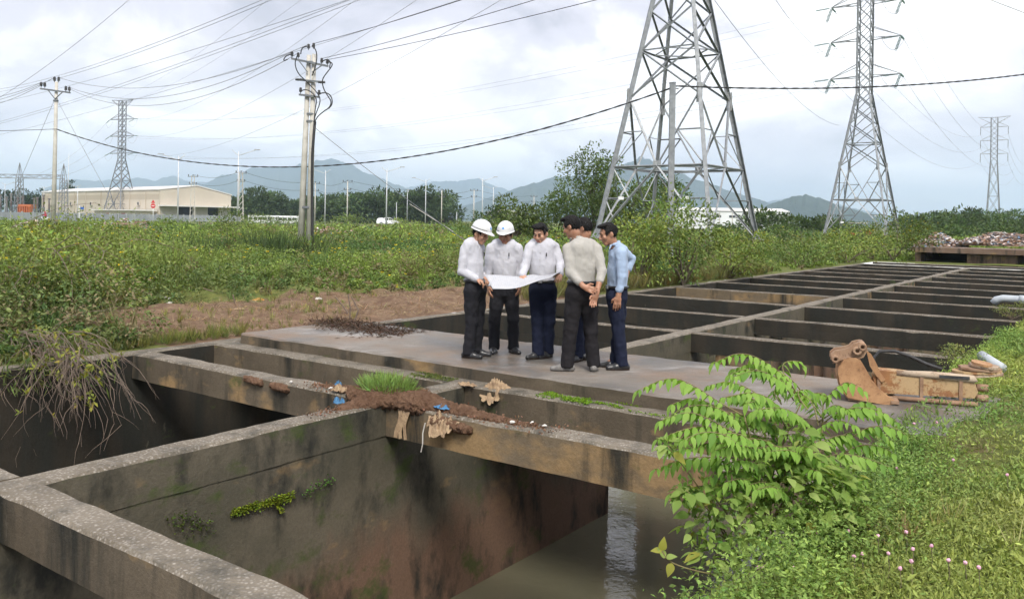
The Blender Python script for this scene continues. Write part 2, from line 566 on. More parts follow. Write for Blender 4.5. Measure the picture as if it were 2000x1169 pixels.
# water and basin bed
def water_mat():
    t = NT('murky_water')
    rp = t.math('ADD', t.noise(2.4, 4, .5, t.map((1, 1.0, 1)), .6), t.math('MULTIPLY', t.noise(11, 3, .5, None, 1.2), .22))
    big = t.ramp(t.noise(.35, 3, .5), (.35, .25), (.65, 1.0))
    t.bsdf(t.mix(t.noise(.5, 3), (.092, .090, .058), (.135, .122, .082)), .05, 0, .5, t.math('MULTIPLY', rp, big), .16, .10)
    return t.mat
m = MB()
m.add([UV(U0, V_L - .1, Z_W), UV(U0, V_R + .1, Z_W), UV(44.7, V_R + .1, Z_W), UV(44.7, V_L - .1, Z_W)], [(3, 2, 1, 0)])
M_WATER = water_mat()
tag(m.build('water', M_WATER), kind='structure')
m = MB()
m.add([UV(44.7, V_L - .5, Z_W - .05), UV(44.7, V_R + 4, Z_W - .05), UV(47.4, V_R + 4, Z_W - .05), UV(47.4, V_L - .5, Z_W - .05)], [(3, 2, 1, 0)])
tag(m.build('water', M_WATER), kind='structure')

# ground
def sstep(a, b, x):
    t = np.clip((np.asarray(x, float) - a) / (b - a), 0, 1)
    return t * t * (3 - 2 * t)
def gz(x, y):
    x = np.asarray(x, float)
    y = np.asarray(y, float)
    u, v = x * SA + y * CA, x * CA - y * SA
    r = np.hypot(x, y)
    zl = .0 + .05 * fbm(x * .35, y * .35, 1.0, 4) * sstep(-10.9, -12.5, v) + .14 * sstep(-11.2, -13, v) * sstep(6.5, 9, u) * sstep(30, 20, u) + .12 * fbm(x * 1.1, y * 1.1, 2.0, 4) * sstep(-11.1, -12.0, v) * sstep(26, 18, u) * sstep(5, 8, u)
    zr = .04 + .13 * sstep(-1.45, -.2, v) + .03 * fbm(x * .9, y * .9, 4.0, 4) + .25 * sstep(4, 14, v) + .09 * sstep(6.6, 7.5, u) * sstep(10.8, 9.8, u) * sstep(-1.8, -1.4, v) * sstep(.4, -.4, v)
    z = np.where(v < -6, zl, zr)
    z = z + sstep(40, 90, r) * .15 * fbm(x * .03, y * .03, 7.0, 3)
    z = z * (1 - sstep(300, 900, r)) + .25 * sstep(90, 150, r)
    return z
def ground_mat():
    t = NT('weedy_earth')
    soil = t.mix(t.ramp(t.noise(2.2, 6, .65), (.35, 0.0), (.65, 1.0)), (.115, .068, .044), (.21, .138, .09))
    straw = t.noise(7, 6, .7, t.map((1, 1, 1), (3, 1, 0)))
    soil = t.mix(t.ramp(straw, (.52, 0.0), (.70, .7)), soil, (.34, .26, .16))
    grass = t.mix(t.ramp(t.noise(5, 6, .65), (.35, 0.0), (.65, 1.0)), (.075, .10, .026), (.16, .17, .05))
    at = t.n('ShaderNodeAttribute', attribute_name='Col')
    sp = t.n('ShaderNodeSeparateColor')
    t.t.links.new(at.outputs[0], sp.inputs[0])
    f = t.math('ADD', sp.outputs[0], t.math('MULTIPLY', t.math('SUBTRACT', t.noise(1.3, 6, .7), .5), .9))
    col = t.mix(t.ramp(f, (.4, 0.0), (.6, 1.0)), grass, soil)
    t.bsdf(col, .95, 0, .15, t.math('ADD', t.noise(9, 7, .75), t.math('MULTIPLY', t.noise(55, 3, .7), .3)), .7, .05)
    return t.mat
def axis_list(lo, hi, mid, fine, far):
    a = list(np.arange(mid[0], mid[1] + 1e-6, fine))
    s, p = fine, mid[1]
    while p < hi:
        s *= 1.35
        p += s
        a.append(p)
    s, p = fine, mid[0]
    while p > lo:
        s *= 1.35
        p -= s
        a.insert(0, p)
    return a
ul = sorted(set([round(x, 3) for x in axis_list(-12000, 12000, (-6, 50), .4, 0)] + [U0, 47.4]))
vl = sorted(set([round(x, 3) for x in axis_list(-12000, 12000, (-34, 12), .4, 0)] + [V_L - .2, V_R + .2]))
ul, vl = np.array(ul), np.array(vl)
UU, VV = np.meshgrid(ul, vl, indexing='ij')
XX, YY = UU * SA + VV * CA, UU * CA - VV * SA
ZZ = gz(XX, YY)
VG = np.stack([XX, YY, ZZ], -1).reshape(-1, 3)
ix = np.arange(len(VG)).reshape(UU.shape)
FG = np.stack([ix[:-1, :-1], ix[:-1, 1:], ix[1:, 1:], ix[1:, :-1]], -1).reshape(-1, 4)
uc = ((UU[:-1, :-1] + UU[1:, 1:]) / 2).ravel()
vc = ((VV[:-1, :-1] + VV[1:, 1:]) / 2).ravel()
hole = (uc > U0) & (uc < 47.4) & (vc > V_L - .2) & (vc < V_R + .2)
FG, uc, vc = FG[~hole], uc[~hole], vc[~hole]
def soil_amount(u, v):
    a = sstep(-10.8, -11.1, v) * sstep(-16.3, -13.9, v - .62 * np.maximum(0, u - 13)) * sstep(5.0, 8.5, u) * sstep(20, 16.5, u)
    b = .45 * sstep(-1.9, -1.0, v) * sstep(-.2, -1.0, v) * sstep(5.5, 7.5, u) * sstep(11, 9, u)
    return np.clip(a + b, 0, 1)
cg = np.zeros((len(FG), 3))
cg[:, 0] = soil_amount(uc, vc)
tag(link('ground', np_mesh('ground', VG, FG[:, ::-1], cg), None, ground_mat(), True), kind='structure')

# road across the field, with a low verge
M_ROAD = simple('road_asphalt', (.16, .155, .15), (.22, .21, .2), 1.5, .9, bstr=.2, bscale=30)
road_pts = [P(-700, 430, 120), P(85, 430, 158), P(757, 441, 184), P(1060, 440, 205), P(1500, 440, 260)]
def ribbon(pts, w, z):
    m = MB()
    for i in range(len(pts) - 1):
        a, b = Vector(pts[i]), Vector(pts[i + 1])
        d = (b - a).normalized()
        s = Vector((-d.y, d.x, 0)) * w / 2
        m.add([(a - s).xy.to_3d() + Vector((0, 0, z)), (b - s).xy.to_3d() + Vector((0, 0, z)), (b + s).xy.to_3d() + Vector((0, 0, z)), (a + s).xy.to_3d() + Vector((0, 0, z))], [(0, 1, 2, 3)])
    return m
tag(ribbon(road_pts, 9, .46).build('road', M_ROAD), kind='structure')

# hills
def hill_mat(name, c1, c2, sc):
    t = NT(name)
    col = t.mix(t.ramp(t.noise(sc, 8, .65), (.35, 0.0), (.65, 1.0)), c1, c2)
    t.bsdf(col, 1, 0, .05, t.noise(sc * 4, 6, .7), .8, 30)
    return t.mat
M_HILL = hill_mat('forested_hillside', (.02, .036, .03), (.045, .065, .045), .006)
def hills(prof, D, depth):
    xs = np.array([p[0] for p in prof], float)
    ys = np.array([p[1] for p in prof], float)
    n = 160
    px = np.linspace(xs[0], xs[-1], n)
    py = np.interp(px, xs, ys)
    hzn = HZ + (px - 1000) * math.tan(ROLL)
    hgt = np.maximum(H + (hzn - py) / FPX * D, 3)
    hgt = hgt * (1 + .03 * fbm(px * .06, px * 0, D, 3)) + .012 * hgt * fbm(px * .3, px * 0 + 3, D, 2)
    az = np.arctan((px - 1000) / FPX)
    rows = []
    for k, t in enumerate(np.linspace(0, 1, 26)):
        e = t / .5 if t <= .5 else (1 - t) / .5
        prof_z = e ** 1.25
        d = D - depth * .5 + depth * t
        X = np.tan(az) * d
        Z = hgt * prof_z + (hgt * .16 * fbm(px * .035, np.full(n, t * 6.0), D * .01, 4)) * (e * (1 - e) * 3.2)
        rows.append(np.stack([X, np.full(n, d), Z - 6 * (e < .01)], -1))
    V = np.array(rows)
    id_ = np.arange(V.shape[0] * n).reshape(-1, n)
    Fh = np.stack([id_[:-1, :-1], id_[:-1, 1:], id_[1:, 1:], id_[1:, :-1]], -1).reshape(-1, 4)
    tag(link('hills', np_mesh('hills', V.reshape(-1, 3), Fh), None, M_HILL, True), kind='structure')
hills([(-500, 370), (-150, 365), (0, 378), (60, 372), (100, 362), (140, 348), (200, 350), (270, 343), (300, 351), (335, 341), (370, 351), (420, 352), (520, 372), (620, 420)], 7600, 2600)
hills([(330, 420), (380, 366), (420, 347), (470, 331), (500, 323), (560, 319), (600, 313), (645, 306), (672, 311), (700, 325), (740, 343), (770, 356), (800, 365), (840, 379), (880, 392), (940, 425)], 6200, 2400)
hills([(690, 420), (760, 374), (800, 363), (830, 355), (870, 348), (905, 350), (935, 347), (960, 356), (985, 368), (1030, 385), (1100, 420)], 8200, 2200)
hills([(840, 432), (900, 402), (950, 386), (1000, 368), (1050, 351), (1107, 339), (1150, 337), (1192, 326), (1230, 307), (1252, 302), (1290, 318), (1342, 338), (1385, 356), (1428, 372), (1500, 394), (1560, 412), (1620, 438)], 4300, 1700)
hills([(1440, 430), (1500, 398), (1540, 384), (1575, 378), (1610, 388), (1650, 403), (1700, 416), (1760, 440)], 2500, 700)
hills([(1400, 420), (1480, 397), (1550, 381), (1620, 394), (1700, 412), (1780, 432)], 6500, 1500)
hills([(1700, 436), (1780, 420), (1850, 412), (1900, 407), (1960, 411), (2010, 404), (2200, 380), (2500, 400)], 7000, 2000)

# air
hz = MB()
hz.box((0, 0, 232), (21000, 21000, 480))
hb = hz.build('haze', None)
hb.data.materials.clear()
t = NT('pale_air')
pv = t.n('ShaderNodeVolumePrincipled')
pv.inputs['Color'].default_value = (.64, .81, 1.0, 1)
pv.inputs['Density'].default_value = 1.9e-4
pv.inputs['Anisotropy'].default_value = 0.2
t.t.links.new(pv.outputs[0], t.out.inputs['Volume'])
hb.data.materials.append(t.mat)
tag(hb, 'thin pale haze in the distance', 'haze', kind='stuff')
# ================================================================ vegetation
def leaf_mat(name, trans=.3, rough=.55):
    t = NT(name)
    at = t.n('ShaderNodeAttribute', attribute_name='Col')
    col = t.mix(.2, at.outputs[0], t.ramp(t.noise(9, 3, .6), (.3, .45), (.7, 1.0)), 'MULTIPLY')
    b = t.bsdf(col, rough, 0, .25)
    tr = t.n('ShaderNodeBsdfTranslucent')
    t.t.links.new(t.mix(1.0, col, (1.0, 1.0, .55), 'MULTIPLY'), tr.inputs[0])
    mx = t.n('ShaderNodeMixShader')
    mx.inputs[0].default_value = trans
    t.t.links.new(b.outputs[0], mx.inputs[1])
    t.t.links.new(tr.outputs[0], mx.inputs[2])
    t.t.links.new(mx.outputs[0], t.out.inputs[0])
    return t.mat
M_LEAF = leaf_mat('leaf')
M_BARK = simple('bark', (.12, .09, .065), (.2, .16, .12), 9, .9, bstr=.4)
M_TWIG = simple('dry_twig', (.20, .15, .115), (.13, .10, .08), 9, .9)
def rdir(n, up=.3, spread=1.0):
    d = rng.normal(size=(n, 3)) * spread
    d[:, 2] += up
    return norm(d)
class Leaves:
    def __init__(s):
        s.V, s.C = [], []
    def add(s, B, D, L, W, col, fold=.18, N=None):
        """B base points, D unit directions, L lengths, W widths, col (n,3)"""
        n = len(B)
        if n == 0:
            return
        L = np.broadcast_to(L, (n,))[:, None]
        W = np.broadcast_to(W, (n,))[:, None]
        if N is None:
            N = rng.normal(size=(n, 3)) * .55
            N[:, 2] += 1
        side = norm(np.cross(D, N))
        nn = norm(np.cross(side, D))
        mid = B + D * L * .45
        V = np.stack([B, mid + side * W * .5 + nn * W * fold, B + D * L, mid - side * W * .5 + nn * W * fold], 1)
        s.V.append(V)
        s.C.append(np.broadcast_to(col, (n, 3)))
    def mesh(s, name):
        V = np.concatenate(s.V)
        n = len(V)
        return np_mesh(name, V.reshape(-1, 3), np.arange(n * 4).reshape(n, 4), np.concatenate(s.C))
    def build(s, name, parent=None, mat=None):
        return link(name, s.mesh(name), parent, mat or M_LEAF)
def jit(col, n, v=.22, hue=.12):
    c = np.array(col)[None, :] * (1 + rng.normal(size=(n, 1)) * v)
    c = c * (1 + rng.normal(size=(n, 3)) * hue * np.array([1, .5, 1]))
    return np.clip(c, .004, .9)
PAL = np.array([(.135, .170, .032), (.085, .125, .028), (.055, .090, .026), (.165, .160, .045), (.10, .105, .04), (.13, .10, .05)]) * 1.80 * np.array([.94, 1.02, 1.12])
# ---- template plants (unit height) --------------------------------------
def tmpl_broad(n):
    h = rng.random(n) ** .7
    a = rng.random(n) * 6.283
    r = .45 * np.sqrt(rng.random(n)) * (1.05 - .5 * h)
    B = np.stack([np.cos(a) * r, np.sin(a) * r, h * .95], 1)
    D = norm(np.stack([np.cos(a), np.sin(a), rng.normal(size=n) * .5 - .05], 1) + rng.normal(size=(n, 3)) * .5)
    return B, D
def tmpl_blade(n):
    a = rng.random(n) * 6.283
    r = .14 * rng.random(n)
    B = np.stack([np.cos(a) * r, np.sin(a) * r, np.zeros(n)], 1)
    D = norm(np.stack([np.cos(a) * .35, np.sin(a) * .35, np.ones(n)], 1) + rng.normal(size=(n, 3)) * .18)
    return B, D
def scatter(lv, X, Y, h, cols, n, kind, ls, lw=None, zoff=0.0, width=1.0):
    m = len(X)
    if not m:
        return
    Z = gz(X, Y) + zoff
    B0, D0 = (tmpl_broad if kind == 'b' else tmpl_blade)(n * 6)
    pick = rng.integers(0, 6, m)
    idx = pick[:, None] * n + np.arange(n)[None, :]
    B, D = B0[idx], D0[idx]
    a = rng.random(m) * 6.283
    c, s_ = np.cos(a)[:, None], np.sin(a)[:, None]
    def rot(A):
        return np.stack([A[..., 0] * c - A[..., 1] * s_, A[..., 0] * s_ + A[..., 1] * c, A[..., 2]], -1)
    B, D = rot(B), rot(D)
    hh = np.asarray(h)[:, None, None]
    sc = np.ones((1, 1, 3)) * hh
    sc = sc * np.array([width, width, 1.0])[None, None, :]
    B = B * sc + np.stack([X, Y, Z], -1)[:, None, :]
    C = np.repeat(cols[:, None, :], n, 1) * (1 + rng.normal(size=(m, n, 1)) * .2)
    ls = np.broadcast_to(np.asarray(ls), (m,))[:, None] * (.7 + .6 * rng.random((m, n)))
    if kind != 'b':
        ls = ls * np.asarray(h)[:, None]
    lw = ls * .5 if lw is None else np.broadcast_to(np.asarray(lw), (m,))[:, None] * np.ones((m, n))
    lv.add(B.reshape(-1, 3), D.reshape(-1, 3), ls.ravel(), lw.ravel(), np.clip(C, .004, .9).reshape(-1, 3))
def wedge(n, r0, r1, a0, a1, p=1.0):
    r = r0 * (r1 / r0) ** rng.random(n) if p == 0 else (r0 ** p + (r1 ** p - r0 ** p) * rng.random(n)) ** (1 / p)
    a = np.radians(a0 + (a1 - a0) * rng.random(n))
    return np.sin(a) * r, np.cos(a) * r, r, np.degrees(a)
def field_ok(x, y, m=.15):
    u, v = to_uv(x, y)
    inb = (u > U0) & (u < 62) & (v > np.where(u > 47.8, -9.8, V_L - .3 - m)) & (v < V_R + .25 + m)
    return ~inb
def field_palette(x, y, n):
    k = fbm(x * .16, y * .16, 3.0, 3)
    f = np.clip(k * 1.3 + rng.normal(size=n) * .25 + .32, 0, 1)
    warm = fbm(x * .11 + 30, y * .11, 8.0, 3)
    c = PAL[0] * (1 - f[:, None]) + PAL[2] * f[:, None]
    w = .7 * np.clip(warm * 1.0 + rng.normal(size=n) * .3, 0, 1)[:, None]
    c = c * (1 - w) + w * (PAL[3] * .55 + PAL[4] * .45)
    dry = (rng.random(n) < .06 + .15 * (fbm(x * .25, y * .25, 77.0, 2) > .4))[:, None]
    return np.where(dry, PAL[5], c) * (1 + rng.normal(size=(n, 1)) * .15)
def field_height(x, y):
    u, v = to_uv(x, y)
    r = np.hypot(x, y)
    az = np.degrees(np.arctan2(x, y))
    h = .46 + .42 * fbm(x * .2, y * .2, 5.0, 3) + .22 * fbm(x * .7, y * .7, 5.0, 2)
    tall = sstep(-15, -23, az) * sstep(10, 14, r) * sstep(48, 30, r)
    h = h + tall * .55 * (1 + .5 * fbm(x * .3, y * .3, 9.0, 2))
    h = h * (.28 + .72 * sstep(-14.2, -18.5, v - .3 * np.clip(u - 13, 0, 8)) * sstep(7, 9, u) + .72 * sstep(9, 7, u) * sstep(-11.0, -13.5, v))
    return np.clip(h, .12, 1.7)
field = [Leaves(), Leaves()]
def plant_band(r0, r1, n, a0, a1, nl, ls, hs=1.0, blade=.22):
    x, y, r, az = wedge(n, r0, r1, a0, a1, 1.6)
    u, v = to_uv(x, y)
    k = field_ok(x, y) & (v < -6) & (rng.random(n) > soil_amount(u, v) * 1.25)
    k |= field_ok(x, y) & ((v > 3.5) | (u > 62)) & (r > 26)
    x, y = x[k], y[k]
    h = field_height(x, y) * hs * (.75 + .5 * rng.random(len(x)))
    c = field_palette(x, y, len(x))
    isb = rng.random(len(x)) < blade + .5 * (fbm(x * .13, y * .13, 12.0, 2) > .55)
    b = ~isb
    scatter(field[0], x[b], y[b], h[b], c[b], nl, 'b', ls, width=1.15)
    scatter(field[1], x[isb], y[isb], h[isb] * 1.15, c[isb] * np.array([.95, 1.0, .9]), max(6, nl // 3), 'g', .85, ls * .22)
plant_band(9.5, 18, 2200, -46, -2, 95, .075)
plant_band(16, 30, 4000, -44, 14, 54, .085)
plant_band(28, 55, 5800, -42, 42, 30, .13, 1.05)
plant_band(50, 100, 6500, -42, 42, 18, .26, 1.15)
plant_band(95, 148, 4200, -42, 42, 11, .5, 1.3)
# tall dark reeds left of the twin pole
ax_ = rng.normal(size=(70, 2)) * np.array([1.6, 2.2])
rc = P(487, 505, 31)
scatter(field[1], rc.x + ax_[:, 0], rc.y + ax_[:, 1], .9 + .5 * rng.random(70), jit((.055, .085, .03), 70), 34, 'g', .9, .022)
tag(field[0].build('field_weeds'), 'tangled mass of leafy green weeds filling the field', 'weeds', kind='stuff')
tag(field[1].build('field_grass'), 'long grass blades growing through the field weeds', 'grass', kind='stuff')
# yellow flowers among the weeds
fl = Leaves()
x, y, r, az = wedge(950, 12, 70, -42, 12, 1.2)
u, v = to_uv(x, y)
k = field_ok(x, y) & (v < -11.5) & (soil_amount(u, v) < .2) & (fbm(x * .2, y * .2, 21.0, 2) > -.15)
x, y, r = x[k], y[k], r[k]
z = gz(x, y) + field_height(x, y) * (.85 + .25 * rng.random(len(x)))
sz = .028 + .0011 * r
for q in range(5):
    a = q * 1.2566 + rng.random(len(x))
    D = norm(np.stack([np.cos(a), np.sin(a), .45 + 0 * a], 1))
    fl.add(np.stack([x, y, z], 1), D, sz, sz * .9, jit((.78, .60, .03), len(x), .1, .05), .1)
tag(fl.build('yellow_flowers'), 'scattered small yellow flowers on the field weeds', 'flowers', kind='stuff')

# ---- shrubs and trees ------------------------------------------------------
def crown_points(n, R, clumps, seed_shift=0.0, shell=.55, bottom=-.55):
    """points through an uneven crown made of leaf clumps; returns points, outward dirs, clump index"""
    cc = rng.normal(size=(clumps * 3, 3))
    cc = norm(cc) * (.35 + .6 * rng.random((clumps * 3, 1)))
    cc = cc[cc[:, 2] > bottom][:clumps]
    cr = .24 + .24 * rng.random(len(cc))
    w = cr ** 2 / (cr ** 2).sum()
    ci = rng.choice(len(cc), n, p=w)
    d = norm(rng.normal(size=(n, 3)))
    rr = (shell + (1 - shell) * rng.random(n)) ** .8
    p = cc[ci] + d * (cr[ci] * rr)[:, None]
    p = p * (1 + .12 * fbm(p[:, 0] * 4, p[:, 1] * 4, p[:, 2] * 4 + seed_shift, 2))[:, None]
    return p * np.array(R), norm(d * .7 + norm(p) * .4), ci, cc * np.array(R), cr
def limb_mesh(m, base, cc, r0, n=7):
    for c in cc:
        a = Vector(base)
        c = Vector(c)
        mid = a.lerp(c, .5) + Vector(rng.normal(size=3) * .06 * (c - a).length)
        pts = [a, a.lerp(mid, .5) + Vector((0, 0, .04 * (c - a).length)), mid, mid.lerp(c, .5), c]
        m.tube(pts, [r0, r0 * .8, r0 * .55, r0 * .35, r0 * .12], n, caps=False)
def tree(name, x, y, z0, ht, R, col, label, cat='tree', leaves=2600, ls=.3, trunk_r=.18, crown_lo=.35, clumps=26, group=None, barkm=None, droop=0.0, cvar=.25):
    t = empty(name, (x, y, z0), rng.random() * 6.28, label, cat, group)
    cz = ht * (crown_lo + 1) / 2
    rz = ht * (1 - crown_lo) / 2
    p, d, ci, cc, cr = crown_points(leaves, (R, R, rz * 1.05), clumps, x + y)
    p[:, 2] += cz
    cc = cc + np.array([0, 0, cz])
    tone = 1 + rng.normal(size=len(cr)) * cvar
    C = jit(col, leaves, .16, .08) * np.clip(tone, .5, 1.7)[ci][:, None]
    lv = Leaves()
    d[:, 2] -= droop
    lv.add(p, norm(d + rng.normal(size=d.shape) * .45), ls * (.6 + .8 * rng.random(leaves)), ls * .48, C)
    lv.build('crown', t)
    m = MB()
    top = (rng.normal() * .04 * ht, rng.normal() * .04 * ht, ht * (crown_lo + .25))
    m.tube([(0, 0, -.3), (0, 0, ht * .1), tuple(q * .5 for q in top), top], [trunk_r * 1.3, trunk_r, trunk_r * .75, trunk_r * .45], 8)
    limb_mesh(m, (0, 0, ht * crown_lo * .8), cc[:10], trunk_r * .45, 5)
    m.build('trunk', barkm or M_BARK, t, True)
    return t
def shrub(name, x, y, ht, R, col, label, leaves=1600, ls=.09, clumps=18, flowers=0, z0=None, group=None, dry=0, lw=.5, cat='shrub'):
    z0 = float(gz(x, y)) if z0 is None else z0
    t = empty(name, (x, y, z0), 0, label, cat, group)
    p, d, ci, cc, cr = crown_points(leaves, (R, R, ht * .55), clumps, x * 3 + y, .35, -.8)
    p[:, 2] += ht * .5
    cc = cc + np.array([0, 0, ht * .5])
    keep = p[:, 2] > .02
    tone = 1 + rng.normal(size=len(cr)) * .22
    C = jit(col, leaves, .18, .1) * np.clip(tone, .5, 1.7)[ci][:, None]
    lv = Leaves()
    lv.add(p[keep], norm(d + rng.normal(size=d.shape) * .5)[keep], (ls * (.6 + .8 * rng.random(leaves)))[keep], ls * lw, C[keep])
    lv.build('foliage', t)
    if flowers:
        q = p[(d[:, 2] > .1) & keep][:flowers]
        f2 = Leaves()
        for k in range(5):
            a = k * 1.2566 + rng.random(len(q))
            D = norm(np.stack([np.cos(a), np.sin(a) - .3, .4 + 0 * a], 1))
            f2.add(q + np.array([0, 0, ls * .5]), D, .045, .04, jit((.75, .58, .03), len(q), .1, .05), .1)
        f2.build('flowers', t)['kind'] = 'stuff'
    m = MB()
    limb_mesh(m, (0, 0, -.05), cc[:12], .012 * ht + .006, 5)
    for k in range(dry):
        a = rng.random() * 6.28
        b = Vector((math.cos(a) * R * .5, math.sin(a) * R * .5, ht * (.5 + .4 * rng.random())))
        pts = [b]
        dv = Vector((math.cos(a), math.sin(a) - .35, .35))
        for s_ in range(6):
            dv = (dv + Vector(rng.normal(size=3) * .22) + Vector((0, 0, -.24))).normalized()
            pts.append(pts[-1] + dv * R * .24)
        m.tube(pts, [.009, .008, .007, .006, .005, .004, .002], 4, caps=False)
    m.build('branches', M_TWIG if dry else M_BARK, t, True)
    return t
GREEN_Y, GREEN_M, GREEN_D = (.22, .28, .066), (.15, .21, .056), (.09, .14, .045)
def gp(x, y, d):
    q = P(x, y, d)
    return q.x, q.y
# shrubs of the left foreground
for (px, d, ht, R, col, lab, n, dry) in [
    (40, 13.5, 1.45, 1.1, GREEN_Y, 'tall yellow-green shrub at the left edge, overhanging the basin wall', 2600, 10),
    (170, 15.5, 1.35, 1.2, GREEN_Y, 'bright leafy shrub in the left foreground just behind the dry twigs', 2600, 6),
    (-60, 17, 1.75, 1.5, GREEN_M, 'large shrub mostly outside the left edge of the picture', 2400, 4),
    (255, 17.5, .75, .8, (.12, .18, .04), 'low broad leaved shrub where the bare dirt begins', 1500, 3),
    (90, 21, 1.5, 1.5, (.15, .165, .04), 'yellowish shrub below the white and pink rubbish heap', 2400, 0),
    (330, 24, 1.2, 1.3, GREEN_M, 'dark green shrub behind the white sack on the dirt', 2000, 0),
    (200, 27, 1.45, 1.6, GREEN_M, 'rounded green shrub in the weeds below the red and white kerb', 2000, 0)]:
    x_, y_ = gp(px, 500, d)
    shrub('shrub', x_, y_, ht, R, col, lab, n, .085, 20, 14, dry=dry)
for (px, d, ht, R, col, lab, n, fl_) in [
    (505, 150, 2.0, 4.5, GREEN_M, 'roadside bush hiding the lower part of the left bus', 900, 0),
    (560, 152, 2.0, 4.5, GREEN_M, 'roadside bush hiding the lower part of the bus behind the twin pole', 900, 0),
    (680, 150, 2.4, 4.5, GREEN_M, 'roadside bush left of the white pickup', 900, 0),
    (800, 140, 1.9, 3.5, GREEN_Y, 'roadside bush right of the white pickup', 900, 0),
    (880, 120, 2.2, 3.5, GREEN_M, 'roadside bush left of the first white helmet', 900, 0),
    (330, 130, 1.7, 3.0, GREEN_M, 'bush behind the striped barrier', 700, 0),
    (440, 62, 2.3, 2.2, GREEN_M, 'yellow flowered bush right of the warehouse door', 1500, 26),
    (1248, 24.5, 2.35, 1.2, GREEN_Y, 'shrub directly behind the man in the light blue shirt', 2200, 0),
    (1335, 25.5, 2.85, 1.45, GREEN_M, 'tall shrub with bare dangling stems in front of the big pylon', 2600, 0),
    (1425, 29, 1.75, 1.45, GREEN_Y, 'yellow-green shrub spreading over the basin edge below the pylon footing', 2200, 0),
    (1560, 38, 1.6, 2.1, GREEN_M, 'low green bush right of the pylon footing', 2000, 10),
    (1655, 43, 1.75, 2.2, GREEN_Y, 'pale bush between the two pylons at the basin edge', 2000, 16),
    (1745, 47, 2.5, 2.2, (.11, .15, .03), 'yellow flowered bush beside the concrete bridge', 2600, 70),
    (1690, 60, 2.0, 2.6, GREEN_M, 'bush behind the yellow flowered bush, under the second pylon', 1600, 20),
    (1500, 62, 1.9, 2.2, GREEN_D, 'dark bush right behind the big pylon', 1500, 0)]:
    x_, y_ = gp(px, 480, d)
    shrub('shrub', x_, y_, ht, R, col, lab, n, .085 + .0014 * d, 20, fl_, dry=12 if px == 1330 else 0)
# bamboo and trees behind the people and the big pylon
for (px, top, d, R, col, lab, n) in [
    (1165, 292, 84, 3.0, (.125, .18, .05), 'tall plume-topped bamboo clump left of the big pylon', 3600),
    (1120, 362, 80, 4.2, (.10, .15, .042), 'rounded tree left of the bamboo clump', 3600),
    (1215, 352, 78, 4.0, (.12, .17, .048), 'bushy tree seen through the left legs of the big pylon', 3400),
    (1290, 345, 86, 3.6, (.09, .14, .04), 'dark tree seen through the middle of the big pylon', 3000),
    (1010, 388, 74, 2.6, (.12, .165, .048), 'small spreading tree above the second white helmet', 2200),
    (965, 405, 95, 2.2, (.08, .125, .04), 'small conical tree above the first white helmet', 1800)]:
    q = P(px, top, d)
    tree('bamboo_clump' if px == 1165 else 'tree', q.x, q.y, .1, q.z - .1, R, col, lab, leaves=n, ls=.34, crown_lo=.12 if px != 1165 else .3, clumps=30, droop=.3 if px == 1165 else 0)
# row of dense trees beyond the road
NTH = ['first', 'second', 'third', 'fourth', 'fifth', 'sixth', 'seventh', 'eighth', 'ninth', 'tenth', 'eleventh', 'twelfth', 'thirteenth', 'fourteenth', 'fifteenth', 'sixteenth', 'seventeenth', 'eighteenth', 'nineteenth', 'twentieth']
ROW = [(500, 375, 300, 7), (535, 378, 310, 6), (575, 392, 330, 5), (640, 384, 300, 6.5), (690, 374, 290, 8), (735, 373, 295, 8.5), (765, 388, 300, 5), (800, 378, 285, 6), (835, 372, 290, 8), (868, 385, 300, 5.5), (475, 382, 320, 6), (605, 386, 340, 6)]
for i, (px, top, d, R) in enumerate(ROW):
    q = P(px, top, d)
    side = ['left part', 'middle part', 'right part'][min(2, int((px - 470) / 140))]
    tree('dense_tree', q.x, q.y, .3, q.z - .3, R * 1.12, (.075, .115, .045), f'dense dark green tree in the row behind the road, {NTH[sorted(ROW).index(ROW[i])]} from the left', leaves=3200, ls=1.25, crown_lo=.02, clumps=34, trunk_r=.3, group='trees in the row behind the road')
for i_, (px, top, d, R) in enumerate([(22, 370, 330, 6), (57, 366, 345, 6), (140, 360, 360, 4), (240, 368, 360, 5), (80, 380, 335, 5)]):
    q = P(px, top, d)
    tree('dense_tree', q.x, q.y, .3, q.z - .3, R, (.04, .07, .028), ['tree behind the substation yard at the far left', 'tree behind the left gantry tower', 'round tree rising over the left end of the warehouse roof', 'round tree rising over the warehouse roof behind the distant pylon', 'low tree behind the single pole'][i_], leaves=1000, ls=1.1, crown_lo=.15, clumps=18, trunk_r=.3, group='trees behind the warehouse')
